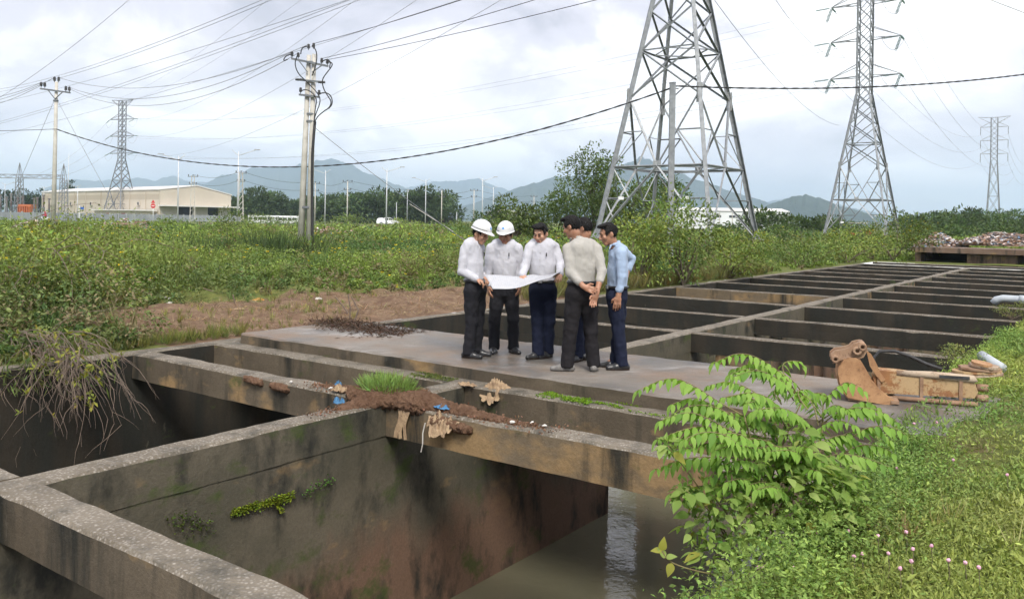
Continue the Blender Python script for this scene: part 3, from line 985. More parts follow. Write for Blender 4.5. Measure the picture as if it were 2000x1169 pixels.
# belt of trees on the right
wood = [(1500, 415, 130), (1560, 428, 140), (1620, 425, 150)]
for i in range(17):
    px = 1770 + i * 24 + rng.normal() * 6
    wood.append((px, 416 + rng.normal() * 5 - (6 if 5 < i < 9 else 0), 190 + rng.normal() * 14))
for i_, (px, top, d) in enumerate(sorted(wood)):
    q = P(px, top, d)
    tree('woodland_tree', q.x, q.y, .2, q.z - .2, 3.6 + rng.random(), (.09, .14, .045), f'mid green tree in the woodland belt on the right, {NTH[i_]} from its left end', leaves=1000, ls=.75, crown_lo=.05, clumps=20, trunk_r=.2, group='trees in the belt on the right')
for i_, (px, top, d, R) in enumerate([(1800, 440, 120, 3.5), (1850, 443, 115, 4), (1900, 444, 118, 3.5), (1985, 436, 110, 4.0), (1420, 438, 120, 3), (1530, 440, 125, 3)]):
    q = P(px, top, d)
    shrub('thicket', q.x, q.y, q.z - .2, R, (.085, .135, .042), ['low flat-topped thicket above the left rubbish heap', 'low flat-topped thicket above the middle of the bridge', 'low flat-topped thicket left of the far pylon', 'low thicket at the right edge behind the wide rubbish heap', 'low thicket below the white factory', 'low thicket right of the white factory'][i_], 1000, .42, 18, 0, .15, 'thickets in front of the woodland')

# ---- grass bank on the right -------------------------------------------------
bank = Leaves()
def bank_ok(x, y, over=.0):
    u, v = to_uv(x, y)
    return v > V_R + .05 - over
n = 150000
x, y, r, az = wedge(n, 3.0, 21, 4, 44, 0)
u, v = to_uv(x, y)
k = bank_ok(x, y) & (rng.random(n) > .75 * (soil_amount(u, v) > .2)) & (fbm(x * .8, y * .8, 31.0, 3) > -.75)
x, y, r, u, v = x[k], y[k], r[k], u[k], v[k]
def bank_col(x, y, n):
    f = np.clip(fbm(x * .5, y * .5, 33.0, 3) * .8 + .45 + rng.normal(size=n) * .25, 0, 1)[:, None]
    c = np.array((.34, .39, .10)) * (1 - f) + np.array((.17, .27, .07)) * f
    w = (np.clip(fbm(x * .4, y * .4, 38.0, 3) + .1, 0, 1))[:, None]
    return (c * (1 - w * .7) + np.array((.42, .37, .15)) * w * .7) * (1 + rng.normal(size=(n, 1)) * .18)
ls = np.clip(.009 + .0030 * r, .017, .08) * np.exp(rng.normal(size=len(r)) * .35)
edge = sstep(-.9, -1.6, v)
h = .02 + .05 * rng.random(len(x)) * (1 + 1.6 * edge) + .004 * r * rng.random(len(x))
for rep in range(2):
    B = np.stack([x + rng.normal(size=len(x)) * .02, y + rng.normal(size=len(x)) * .02, gz(x, y) + h * rng.random(len(x))], 1)
    bank.add(B, rdir(len(x), .25), ls * (.7 + .7 * rng.random(len(x))), ls * .38, np.clip(bank_col(x, y, len(x)), .01, .9))
# upright blades
kk = rng.random(len(x)) < .55
B = np.stack([x, y, gz(x, y)], 1)[kk]
bank.add(B, rdir(kk.sum(), 1.5, .55), (ls * 1.7 * (.4 + rng.random(len(x))))[kk], np.clip(ls * .15, .004, .015)[kk], np.clip(bank_col(x[kk], y[kk], kk.sum()), .01, .9))
n = 1100
x2, y2, r2, a2 = wedge(n, 3.2, 20, 6, 44, 0)
k2 = bank_ok(x2, y2, -.2) & (fbm(x2 * .7, y2 * .7, 61.0, 2) > -.05)
x2, y2, r2 = x2[k2], y2[k2], r2[k2]
scatter(bank, x2, y2, (.07 + .12 * rng.random(len(x2))), np.clip(bank_col(x2, y2, len(x2)) * (.75 + .5 * rng.random((len(x2), 1))), .01, .9), 30, 'b', np.clip(.02 + .002 * r2, .02, .05), None, -.01, 1.6)
k3 = rng.random(len(x2)) < .5
scatter(bank, x2[k3] + .15, y2[k3], (.12 + .16 * rng.random(k3.sum())), jit((.42, .36, .17), int(k3.sum()), .2, .08), 9, 'g', .9, .006)
tag(bank.build('grass'), 'short bright green grass and ground cover on the right bank', 'grass', kind='stuff')
# leafier ground cover along the lip of the bank
lip = Leaves()
n = 1900
uu = -1.0 + 17 * rng.random(n) ** 1.5
vv = V_R + .30 + .22 * np.abs(rng.normal(size=n)) - .30 * (uu > 9) - .12
q = np.stack([uu * SA + vv * CA, uu * CA - vv * SA], 1)
kk = (vv > V_R - .02) & ~((uu > 7.2) & (uu < 10.0) & (vv < -1.0))
q, uu, vv = q[kk], uu[kk], vv[kk]
hh = (.12 + .16 * rng.random(len(q))) * (1 + .5 * (uu < 6)) 
nl = 42
scatter(lip, q[:, 0], q[:, 1], hh, np.clip(bank_col(q[:, 0], q[:, 1], len(q)) * np.array([.8, .95, .85]), .01, .9), nl, 'b', .026, None, -.02, 1.5)
tag(lip.build('ground_cover'), 'feathery leafy ground cover spilling along the lip of the right bank', 'ground cover', kind='stuff')
# a few pink pompom flowers
M_PINK = simple('pink_flower', (.62, .30, .42), (.75, .45, .55), 60, .9)
for (px, py) in [(1481, 1087), (1668, 1080), (1684, 1077), (1735, 1083), (1783, 1080), (1780, 1103), (1852, 1112), (1885, 1123), (1911, 1137), (1758, 1115), (1819, 1077), (1597, 1023), (1657, 1026), (1490, 1087), (1967, 944), (1862, 899), (1829, 840), (1752, 903), (1770, 1038), (1715, 1041), (1785, 838), (1550, 1090)]:
    g = G(px, py, .22)
    zg = float(gz(g.x, g.y))
    m = MB()
    vs, fs = [], []
    bmn = bmesh.new()
    bmesh.ops.create_icosphere(bmn, subdivisions=2, radius=.0085)
    for vtx in bmn.verts:
        vtx.co *= 1 + .35 * random.random()
    me = bpy.data.meshes.new('pompom')
    bmn.to_mesh(me)
    bmn.free()
    o = link('pompom_flower', me, None, M_PINK)
    o.location = (g.x, g.y, zg + .14)
    tag(o, 'tiny pink pompom flower in the grass of the right bank', 'flower', 'pink pompom flowers on the bank')
    st = MB()
    st.tube([(0, 0, 0), (.006, 0, -.07), (0, .004, -.15)], .0015, 4)
    st.build('stalk', M_LEAF if 0 else M_TWIG, o)
# ================================================================ pylons, poles, lamps and wires
M_STEEL = simple('galvanised_steel', (.20, .212, .23), (.29, .305, .32), 3.5, .55, .35, .5, .1, 30)
M_STEEL_D = simple('weathered_steel', (.13, .142, .16), (.20, .215, .23), 2.5, .6, .3, .5)
M_PLATE = simple('bright_gusset_plate', (.34, .35, .36), (.42, .43, .44), 5, .55, .3)
M_GLASS = simple('green_glass_insulator', (.10, .17, .16), (.16, .25, .23), 20, .2, 0, .6)
M_BLACK = simple('black_insulator', (.03, .03, .032), (.06, .06, .062), 12, .45)
M_WIRE = simple('aluminium_conductor', (.17, .175, .19), (.21, .215, .23), 5, .55, .4)
M_CABLE = simple('black_cable', (.022, .022, .024), (.04, .04, .042), 30, .6)
M_POLE = simple('spun_concrete_pole', (.42, .40, .36), (.54, .52, .48), 2.2, .85, bstr=.25, bscale=22)
M_FOOT = concrete_side('pylon_footing_concrete', (.18, .14, .10), (.30, .25, .19), .42, .2)
M_WHITE = simple('white_paint', (.74, .75, .76), (.66, .67, .68), 6, .5)
# a unit angle bar (L section along z, length 1, leg width 1)
def angle_mesh():
    p = [(-.5, -.5), (.5, -.5), (.5, -.36), (-.36, -.36), (-.36, .5), (-.5, .5)]
    m = MB()
    vs = [Vector((a, b, z)) for z in (0, 1) for a, b in p]
    m.add(vs, [(0, 3, 2, 1), (0, 5, 4, 3), (6, 7, 8, 9), (6, 9, 10, 11)] + [(i, (i + 1) % 6, 6 + (i + 1) % 6, 6 + i) for i in range(6)])
    me = m.mesh('angle_bar')
    me.materials.append(M_STEEL)
    return me
ANGLE = angle_mesh()
ANGLE_D = ANGLE.copy()
ANGLE_D.materials.clear()
ANGLE_D.materials.append(M_STEEL_D)
def bar_matrix(a, b, w, inward=None):
    a, b = Vector(a), Vector(b)
    d = b - a
    L = d.length
    z = d / L
    ref = Vector(inward) if inward is not None else Vector((0, 0, 1))
    x = ref - z * ref.dot(z)
    if x.length < 1e-4:
        x = z.orthogonal()
    x.normalize()
    y = z.cross(x)
    R = Matrix((x, y, z)).transposed().to_4x4()
    return Matrix.Translation(a) @ R @ Matrix.Diagonal((w, w, L, 1))
class Lattice:
    """collects the bars of a pylon: singly as parts, or joined where too small to pick apart"""
    def __init__(s, root, single, dark=False):
        s.root, s.single, s.mb, s.dark = root, single, MB(), dark
    def bar(s, name, a, b, w, inward=None):
        if (Vector(b) - Vector(a)).length < .05:
            return
        if s.single:
            place(name, ANGLE_D if s.dark else ANGLE, bar_matrix(a, b, w, inward), s.root)
        else:
            s.mb.bar(a, b, w)
    def done(s, name='bracing'):
        if not s.single and s.mb.v:
            o = s.mb.build(name, M_STEEL_D if s.dark else M_STEEL, s.root)
            o['kind'] = 'stuff'
def string_mesh(L, n=11, r=.13, mat=None, twin=False):
    """glass insulator string hanging along -z from the origin"""
    m = MB()
    offs = (-.17, .17) if twin else (0,)
    for ox in offs:
        prof = [(.02, 0)]
        for i in range(n):
            z0 = -L * (.06 + .88 * i / n)
            dz = L * .88 / n
            prof += [(.03, z0), (r, z0 - dz * .35), (r, z0 - dz * .5), (.03, z0 - dz * .75)]
        prof += [(.02, -L)]
        m.lathe(prof, 8, Matrix.Translation((ox, 0, 0)))
    if twin:
        for zz in (-.02, -L):
            m.box((0, 0, zz), (.5, .08, .06))
    me = m.mesh('insulator_string')
    me.materials.append(mat or M_GLASS)
    return me
def aim(p, d):
    """matrix putting -z along d at p"""
    return Matrix.Translation(p) @ (-Vector(d)).to_track_quat('Z', 'Y').to_matrix().to_4x4()
LEGZ = [(.9, 4.0), (10.2, 2.47), (13.4, 1.95), (16.1, 1.5), (18.4, 1.12), (20.3, .83)]
def pylon(label, c, rot, single, wleg, dark=False, legz=LEGZ, top=40.0, arms=(22.8, 28.0, 33.0), arm=3.8, ztip=0.0, detail=True, footing=True):
    root = empty('pylon', (c[0], c[1], 0), rot, label, 'pylon')
    La = Lattice(root, single, dark)
    cor = [(-1, -1), (1, -1), (1, 1), (-1, 1)]
    def half(z):
        for (z0, h0), (z1, h1) in zip(legz, legz[1:]):
            if z <= z1:
                return h0 + (h1 - h0) * (z - z0) / (z1 - z0)
        return legz[-1][1]
    def cp(k, z):
        h = half(z)
        return Vector((cor[k % 4][0] * h, cor[k % 4][1] * h, z))
    wz = legz[-1][0]
    zb = legz[0][0]
    mesh = ANGLE_D if dark else ANGLE
    for k in range(4):
        inw = Vector((-cor[k][0], -cor[k][1], 0))
        place('leg', mesh, bar_matrix(cp(k, zb), cp(k, wz), wleg, inw), root)
        place('leg', mesh, bar_matrix(cp(k, wz), cp(k, top), wleg * .75, inw), root)
    wb = wleg * .47
    panels = [z for z, h in legz]
    # lowest tall panel: crossed braces meeting on a mid belt, with small redundant members
    zm = zb + (panels[1] - zb) * .5
    for k in range(4):
        a0, a1, b0, b1 = cp(k, zb), cp(k, panels[1]), cp(k + 1, zb), cp(k + 1, panels[1])
        mid = (cp(k, zm) + cp(k + 1, zm)) / 2
        nin = -mid.normalized()
        for e in (a0, a1, b0, b1):
            La.bar('brace', e, mid, wb, nin)
        La.bar('belt', cp(k, zm), cp(k + 1, zm), wb, nin)
        La.bar('belt', mid, (cp(k + 1, zm) + cp(k + 2, zm)) / 2, wb * .7)
        if detail:
            for e0, legk in ((a0, k), (b0, k + 1)):
                q1, q2 = e0.lerp(mid, .55), cp(legk, zb + (zm - zb) * .55)
                La.bar('redundant_brace', q1, q2, wb * .55, nin)
                La.bar('redundant_brace', q1, cp(legk, zm), wb * .55, nin)
                La.bar('redundant_brace', e0.lerp(mid, .28), cp(legk, zb + (zm - zb) * .55), wb * .5, nin)
            for e1, legk in ((a1, k), (b1, k + 1)):
                q1, q2 = e1.lerp(mid, .5), cp(legk, zm + (panels[1] - zm) * .5)
                La.bar('redundant_brace', q1, q2, wb * .55, nin)
                La.bar('redundant_brace', q1, cp(legk, zm), wb * .55, nin)
            if single:
                m = MB()
                m.box((0, 0, 0), (.55, .03, .55))
                o = m.build('gusset_plate', M_PLATE, root)
                o.matrix_local = Matrix.Translation(mid - nin * .06) @ Vector((nin.x, nin.y, 0)).to_track_quat('Y', 'Z').to_matrix().to_4x4()
                m = MB()
                c1 = cp(k, panels[1])
                ang = math.atan2(cor[k][1], cor[k][0])
                for sg in (-1, 1):
                    t_ = Vector((-math.sin(ang), math.cos(ang), 0)) * sg
                    p_ = c1 + t_ * .02 + Vector((cor[k][0], cor[k][1], 0)) * .01
                    m.bar(p_ - Vector((0, 0, .62)), p_ + Vector((0, 0, .62)), .4, .03, 0, (Vector((cor[k][0], 0, 0)) if (sg * cor[k][0] * cor[k][1] > 0) else Vector((0, cor[k][1], 0))))
                m.build('splice_plate', M_PLATE, root)
    for i in range(1, len(panels) - 1):
        z0, z1 = panels[i], panels[i + 1]
        for k in range(4):
            nin = -(cp(k, z0) + cp(k + 1, z0)).normalized()
            La.bar('brace', cp(k, z0), cp(k + 1, z1), wb, nin)
            La.bar('brace', cp(k + 1, z0) + nin * .06, cp(k, z1) + nin * .06, wb, nin)
            if i == 2:
                La.bar('belt', cp(k, z0), cp(k + 1, z0), wb * .8, nin)
                La.bar('belt', (cp(k, z0) + cp(k + 1, z0)) / 2, (cp(k + 1, z0) + cp(k + 2, z0)) / 2, wb * .6)
    # straight mast
    z0 = wz
    zs = [wz]
    while zs[-1] < top - 1.0:
        zs.append(min(zs[-1] + 1.75, top))
    zs[-1] = top
    for z0, z1 in zip(zs, zs[1:]):
        for k in range(4):
            nin = -(cp(k, z0) + cp(k + 1, z0)).normalized()
            La.bar('mast_brace', cp(k, z0), cp(k + 1, z1), wb * .8, nin)
            La.bar('mast_brace', cp(k + 1, z0) + nin * .04, cp(k, z1) + nin * .04, wb * .8, nin)
    tips = []
    hw = half(top)
    for za in arms:
        for sg in (-1, 1):
            tip = Vector((sg * (hw + arm), 0, za + ztip))
            m = MB() if not single else None
            for sy in (-1, 1):
                lo, hi = Vector((sg * hw, sy * hw, za)), Vector((sg * hw, sy * hw, za + 1.7))
                La.bar('arm_chord', lo, tip, wb * .9)
                La.bar('arm_tie', hi, tip + Vector((0, 0, .05)), wb * .7)
                for f0, f1 in ((.25, .5), (.5, .75)):
                    La.bar('arm_brace', Vector((sg * hw, -sy * hw, za)).lerp(tip, f0), lo.lerp(tip, f1), wb * .5)
            tips.append(tip)
    for sg in (-1, 1):
        tip = Vector((sg * (hw + 3.9), 0, top + .3))
        for sy in (-1, 1):
            La.bar('earth_wire_arm', Vector((sg * hw, sy * hw, top)), tip, wb * .8)
            La.bar('earth_wire_arm', Vector((sg * hw, sy * hw, top - 2.0)), tip, wb * .7)
        tips.append(tip)
    La.bar('earth_wire_arm', (-hw, hw, top), (hw, hw, top), wb)
    La.bar('earth_wire_arm', (-hw, -hw, top), (hw, -hw, top), wb)
    La.done()
    if footing:
        for k in range(4):
            p = cp(k, zb)
            m = MB()
            m.box((p.x * 1.02, p.y * 1.02, -.25), (1.25, 1.25, 1.0))
            m.box((p.x * 1.02, p.y * 1.02, .47), (1.0, 1.0, .72))
            m.build('footing', M_FOOT, root)
            m = MB()
            m.box((p.x, p.y, zb - .05), (.75, .75, .04))
            for sg in (0, 1):
                m.prism([(-.36, 0), (.36, 0), (.1, .55), (-.1, .55)], .02, Matrix.Translation((p.x, p.y, zb - .03)) @ Matrix.Rotation(sg * math.pi / 2, 4, 'Z') @ Matrix.Rotation(math.pi / 2, 4, 'X'))
            m.build('base_plate', M_PLATE, root)
    bpy.context.view_layer.update()
    MW = Matrix.Translation((c[0], c[1], 0)) @ Matrix.Rotation(rot, 4, 'Z')
    return root, [MW @ t_ for t_ in tips], MW
ROT = -AX          # local y axis along the basin direction
c1 = P(1324, 440, 57)
T1, tips1, MW1 = pylon('huge steel lattice pylon behind the group, its top out of the picture', (c1.x, c1.y), ROT, True, .27)
c2 = P(1684, 440, 118)
T2, tips2, MW2 = pylon('second lattice pylon on the right with crossarms and glass insulators', (c2.x, c2.y), ROT, True, .26)
c4 = P(236, 418, 282)
T4, tips4, MW4 = pylon('distant lattice pylon with flared top standing in front of the warehouse', (c4.x, c4.y), ROT + .25, False, .34, True, arms=(22.5, 28.2, 33.8), arm=4.6)
c3 = P(1939, 455, 290)
T3, tips3, MW3 = pylon('slender far-off lattice pylon at the right edge', (c3.x, c3.y), ROT, False, .22, False, [(.9, 2.1), (7, 1.8), (13, 1.5), (19, 1.2), (25, .95)], 40.0, (27.6, 32.2, 36.8), 3.2, detail=False)
# small plates and the slim cable post on the big pylon
for (px, py, d, who, MWx) in [(1213, 387, 54.5, T1, MW1), (1339, 386, 51.6, T1, MW1), (1711, 421, 115, T2, MW2), (1645, 434, 114, T2, MW2)]:
    m = MB()
    s_ = 1 if who is T1 else 1.15
    m.box((0, 0, 0), (.36 * s_, .02, .2 * s_))
    o = m.build('number_plate', M_WHITE, who)
    o.matrix_local = MWx.inverted() @ Matrix.Translation(P(px, py, d))
pb, pt = P(1309, 470, 46), P(1320, 163, 46)
cp_ = empty('cable_post', (pb.x, pb.y, 0), 0, 'straight slim steel post in front of the big pylon, carrying the black cable', 'post')
m = MB()
m.box((0, 0, (pt.z) / 2 - .2), (.30, .24, pt.z + .4))
m.build('post', M_STEEL, cp_)
m = MB()
m.box((0, 0, pt.z + .02), (.34, .28, .05))
m.box((.2, 0, pt.z - .28), (.25, .06, .06))
m.build('cable_clamp', M_STEEL_D, cp_)

# ---- wires --------------------------------------------------------------------
def wire(a, b, sag, r, label, mat=None, n=28, name='power_line', group='overhead lines', cat='wire', twist=0):
    a, b = Vector(a), Vector(b)
    pts = []
    for i in range(n + 1):
        t = i / n
        p = a.lerp(b, t)
        p.z -= 4 * sag * t * (1 - t)
        pts.append(p)
    m = MB()
    if twist:
        nn = n * twist
        for ph in (0, math.pi):
            q = []
            for i in range(nn + 1):
                t = i / nn
                p = a.lerp(b, t)
                p.z -= 4 * sag * t * (1 - t)
                an = ph + i * .9
                q.append(p + Vector((math.cos(an) * r * .55, 0, math.sin(an) * r * .55)))
            m.tube(q, r * .75, 4)
    else:
        m.tube(pts, r, 5)
    o = m.build(name, mat or M_WIRE, None, True)
    return tag(o, label, cat, group)
LVL = ['lowest', 'middle', 'upper']
# second pylon <-> distant pylon; second pylon <-> far pylon at the right edge
STR = string_mesh(2.2, 12, .13)
STR_T = string_mesh(1.9, 9, .13, None, True)
def tension(root, MW, tip, d, L=2.3):
    d = Vector(d).normalized()
    o = place('insulator_string', STR, MW.inverted() @ aim(tip + d * .2, d), root)
    return tip + d * (L + .2)
def jumper(root, MW, a, b, drop):
    m = MB()
    inv = MW.inverted()
    pts = []
    for i in range(13):
        t = i / 12
        p = Vector(a).lerp(Vector(b), t)
        p.z -= drop * math.sin(math.pi * t) ** .8
        pts.append(inv @ p)
    m.tube(pts, .022, 5)
    m.build('jumper_loop', M_WIRE, root, True)
for lev in range(3):
    for sg in (0, 1):
        t2, t3, t4 = tips2[lev * 2 + sg], tips3[lev * 2 + sg], tips4[lev * 2 + sg]
        e2 = tension(T2, MW2, t2, (t4 - t2) + Vector((0, 0, -9)))
        e4 = tension(T4, MW4, t4, (t2 - t4) + Vector((0, 0, -14)))
        wire(e4, e2, 5.5, .018, f'{LVL[lev]} {["near", "far"][1 - sg]}-side line from flared pylon to second pylon')
        e2b = tension(T2, MW2, t2, (t3 - t2) + Vector((0, 0, -11)))
        h3 = t3 + Vector((0, 0, -2.6))
        wire(e2b, h3, 6.5, .021, f'{LVL[lev]} {["left", "right"][sg]} line from the second pylon to the far right pylon')
        jumper(T2, MW2, e2, e2b, 1.5)
        place('insulator_string', STR_T, MW2.inverted() @ aim(t2 + Vector((0, 0, -.15)), (-.25, .3, -1)), T2)
        m = MB()
        m.tube([(0, 0, 0), (0, 0, -2.6)], .09, 6)
        o = m.build('insulator_string', M_STEEL_D, T3)
        o.matrix_local = MW3.inverted() @ Matrix.Translation(t3)
        # the flared pylon also feeds the substation at the left
        gl = P(40 - 60 * sg, 345 + 3 * lev, 250)
        d4 = (gl - t4)
        e4b = tension(T4, MW4, t4, d4 + Vector((0, 0, -6)), 2.3)
        jumper(T4, MW4, e4, e4b, 2.0)
        if sg == 0:
            wire(e4b, gl, 3.0, .028, f'{LVL[lev]} line running down from the flared pylon to the substation gantry')
        h3f = t3 + (t3 - t2) * .8 + Vector((0, 0, -3))
        wire(h3, h3f, 6, .028, f'{LVL[lev]} {["left", "right"][sg]} line leaving the far right pylon')
# big pylon: bundles climbing out of the top left
UPL = [((0, 171, 150), (458, 0, 78), 'paired line crossing the top left corner of the sky', True),
       ((-60, 205, 190), (590, 0, 80), 'long thin line reaching the top edge left of the twin pole', False),
       ((-60, 250, 190), (625, 0, 80), 'paired line sweeping from left edge to top edge above the twin pole', True),
       ((-60, 270, 200), (808, 0, 82), 'thin line passing over the flared pylon to the top edge', False),
       ((-60, 215, 120), (268, -40, 90), 'faint line in the upper left corner', False)]
for (a, b, lab, dbl) in UPL:
    A, B = P(*a), P(*b)
    B2 = B + (B - A) * .35
    A2 = A - (B - A) * .15
    wire(A2, B2, 2.0, .023, lab)
    if dbl:
        wire(A2 + Vector((0, 0, .45)), B2 + Vector((0, 0, .32)), 2.0, .023, 'upper strand of the paired line ' + ('in the top left corner' if '171' in str(a) else 'above the twin pole'))
# flared pylon top to the big pylon
for k, lab in ((6, 'left'), (7, 'right')):
    wire(tips4[k], tips1[k], 5, .018, f'earth wire from the {lab} tip of the flared pylon up to the big pylon')
for lev in range(3):
    wire(tips4[lev * 2 + 1] + Vector((2, -2, -.4)), tips1[lev * 2], 6.0, .02, f'{LVL[lev]} line climbing from the flared pylon to the big pylon')
    # line from the big pylon on to the second one, and beyond the right edge
    wire(tips1[lev * 2 + 1], tips1[lev * 2 + 1] + Vector((150, 40, -9)), 9, .026, f'{LVL[lev]} line from the big pylon toward the right edge')
for (a, b, lab) in [((1395, 0, 62), (1640, 245, 150), 'line dropping from the big pylon behind the second pylon'),
                    ((1515, 0, 80), (1660, 110, 130), 'thin line coming down from the top edge to the second pylon')]:
    wire(P(*a), P(*b), 2.0, .022, lab)

# ---- distribution poles -----------------------------------------------------------
def pin_insulator():
    m = MB()
    m.lathe([(.02, 0), (.02, .08), (.075, .09), (.085, .13), (.05, .15), (.08, .17), (.085, .21), (.05, .23), (.075, .25), (.07, .30), (.03, .33), (0, .335)], 10)
    me = m.mesh('pin_insulator')
    me.materials.append(M_BLACK)
    me.polygons.foreach_set('use_smooth', [True] * len(me.polygons))
    return me
PIN = pin_insulator()
def tapered(m, a, b, ra, rb, n=14):
    m.tube([a, Vector(a).lerp(Vector(b), .5), b], [ra, (ra + rb) / 2, rb], n)
D_TP = 45.0
def tp(x, y, d=D_TP):
    return P(x, y, d)
b0, b1 = tp(587, 500), tp(602, 500)
root = empty('twin_pole', (b0.x, b0.y, -.2), 0, 'pair of strapped concrete utility poles with crossarms and looping black cables', 'utility pole')
inv = Matrix.Translation((-b0.x, -b0.y, .2))
def L_(p):
    return inv @ Vector(p)
for (bx, tx, ty) in ((586, 603.5, 108), (603, 613.5, 106)):
    m = MB()
    a_, b_ = tp(bx, 505), tp(tx, ty)
    a_.z = -.3
    tapered(m, L_(a_), L_(b_), .185, .115)
    m.build('pole', M_POLE, root, True)
for y_, xm, wd in ((405, 598.5, .62), (237, 605.5, .5), (223, 606, .5), (122, 608, .42), (160, 607, .45), (188, 606.5, .46)):
    m = MB()
    q = L_(tp(xm, y_))
    m.lathe([(wd * .5, -.06), (wd * .53, 0), (wd * .5, .06)], 16, Matrix.Translation(q) @ Matrix.Diagonal((1, .66, 1, 1)))
    m.build('clamp_band', M_STEEL_D, root, True)
def crossarm(x0, y0, x1, y1, off=-.22):
    m = MB()
    a_, b_ = L_(tp(x0, y0)) + Vector((0, off, 0)), L_(tp(x1, y1)) + Vector((0, off, 0))
    m.bar(a_, b_, .09, .1)
    m.build('crossarm', M_STEEL_D, root)
    return a_, b_
crossarm(571, 116, 643, 131)
crossarm(583, 157, 633, 162)
crossarm(586, 186, 626, 191)
m = MB()
m.bar(L_(tp(585, 119)) + Vector((0, -.22, 0)), L_(tp(603, 143)) + Vector((0, -.22, 0)), .05)
m.bar(L_(tp(631, 129)) + Vector((0, -.22, 0)), L_(tp(611, 143)) + Vector((0, -.22, 0)), .05)
m.build('arm_strut', M_STEEL_D, root)
pins = {}
for (x_, y_) in [(572.5, 116), (584.5, 118), (630, 129), (641, 131), (602.5, 100), (612.5, 98), (589, 186), (625, 191)]:
    q = L_(tp(x_, y_)) + Vector((0, -.22 if y_ > 105 else 0, .05))
    o = place('insulator', PIN, Matrix.Translation(q), root)
    pins[x_] = inv.inverted() @ (q + Vector((0, 0, .3)))
for (x_, y_) in ((586, 157), (630, 162)):
    m = MB()
    q = L_(tp(x_, y_)) + Vector((0, -.22, 0))
    m.lathe([(.0, -.2), (.07, -.17), (.05, -.1), (.08, -.05), (.05, .02), (.08, .08), (.05, .13), (.07, .18), (0, .2)], 10, Matrix.Translation(q) @ Matrix.Rotation(math.pi / 2, 4, 'Y'))
    m.build('insulator', M_BLACK, root, True)
LOOPS = [[(641, 123), (650, 124), (652, 130), (640, 145), (631, 158), (634, 175), (643, 190), (650, 200), (646, 212), (633, 220), (620, 232), (616, 245)],
         [(632, 122), (640, 118), (648, 122), (646, 135)],
         [(584, 110), (578, 125), (584, 145), (600, 160), (618, 178), (628, 192), (627, 205), (620, 222), (615, 240)],
         [(612, 91), (620, 100), (622, 115), (618, 135), (612, 150)],
         [(602, 93), (592, 96), (590, 108)],
         [(572, 108), (560, 112), (556, 122), (565, 118)],
         [(589, 180), (600, 176), (612, 182), (622, 195), (618, 215), (616, 240)],
         [(625, 185), (640, 182), (650, 190), (652, 205), (644, 214)]]
for lp in LOOPS:
    m = MB()
    pts = [L_(tp(*p)) + Vector((0, -.3, 0)) for p in lp]
    # smooth
    for _ in range(2):
        q = [pts[0]]
        for a_, b_ in zip(pts, pts[1:]):
            q += [a_.lerp(b_, .25), a_.lerp(b_, .75)]
        pts = q + [pts[-1]]
    m.tube(pts, .03, 6)
    m.build('cable_loop', M_CABLE, root, True)
m = MB()
m.tube([L_(tp(*p)) + Vector((0, -.2, 0)) for p in ((617, 238), (615, 260), (612, 300), (611, 350), (611.5, 400), (612, 450), (613, 490))], .075, 8)
m.build('down_cable', M_CABLE, root, True)
m = MB()
m.tube([L_(tp(*p)) + Vector((0, -.2, 0)) for p in ((612, 478), (613, 505))], .11, 8)
m.build('cable_guard', M_POLE, root, True)
# single pole at the left
D_LP = 68.0
lb, lt = P(104, 440, D_LP), P(110.5, 160, D_LP)
rl = empty('utility_pole', (lb.x, lb.y, -.1), 0, 'slender single concrete utility pole with one crossarm at the far left', 'utility pole')
invl = Matrix.Translation((-lb.x, -lb.y, .1))
m = MB()
tapered(m, (0, 0, -.2), invl @ lt, .2, .12)
m.build('pole', M_POLE, rl, True)
ca, cb = invl @ P(81, 174, D_LP) + Vector((0, -.2, 0)), invl @ P(140, 182, D_LP) + Vector((0, -.2, 0))
m = MB()
m.bar(ca, cb, .1, .12)
m.build('crossarm', M_STEEL_D, rl)
m = MB()
for s_ in (.25, .75):
    m.bar(ca.lerp(cb, s_), (invl @ P(109.5, 194, D_LP)) + Vector((0, -.15, 0)), .06)
m.build('arm_strut', M_STEEL_D, rl)
m = MB()
m.lathe([(.19, -.06), (.2, 0), (.19, .06)], 14, Matrix.Translation(invl @ P(109, 197, D_LP)))
m.build('clamp_band', M_STEEL_D, rl, True)
lpins = []
for x_, y_ in ((83, 173), (90, 174), (131, 181), (138, 182), (106.5, 162), (114.5, 162)):
    q = invl @ P(x_, y_, D_LP) + Vector((0, -.2 if y_ > 165 else 0, .05))
    place('insulator', PIN, Matrix.Translation(q) @ Matrix.Scale(1.35, 4), rl)
    lpins.append(invl.inverted() @ (q + Vector((0, 0, .38))))
wire(lpins[5], pins[602.5], 1.5, .015, 'top wire slung between the single pole and the twin pole')
wire(lpins[3], pins[572.5], 1.6, .015, 'outer crossarm wire slung between the single pole and the twin pole')
wire(lpins[2], pins[584.5], 2.1, .015, 'lower sagging wire slung between the single pole and the twin pole')
for i, (lp, q) in enumerate([(lpins[0], (-120, 186, 80)), (lpins[4], (-120, 205, 80)), (lpins[1], (-120, 214, 80))]):
    wire(lp, P(*q), .8, .018, f'{["outer", "top", "inner"][i]} wire running from the single pole to the left edge')
# twin pole onward over the camera's right
for i, (k_, sl, lab) in enumerate([(612.5, (1573, -240, 20), 'bold wire from the twin pole top to the top edge'), (630, (1700, -215, 20), 'wire from the right crossarm of the twin pole to the upper right'), (641, (1800, -170, 20), 'outer right crossarm wire of the twin pole rising to the right')]):
    wire(pins[k_], P(*sl), .25, .014, lab, M_CABLE)
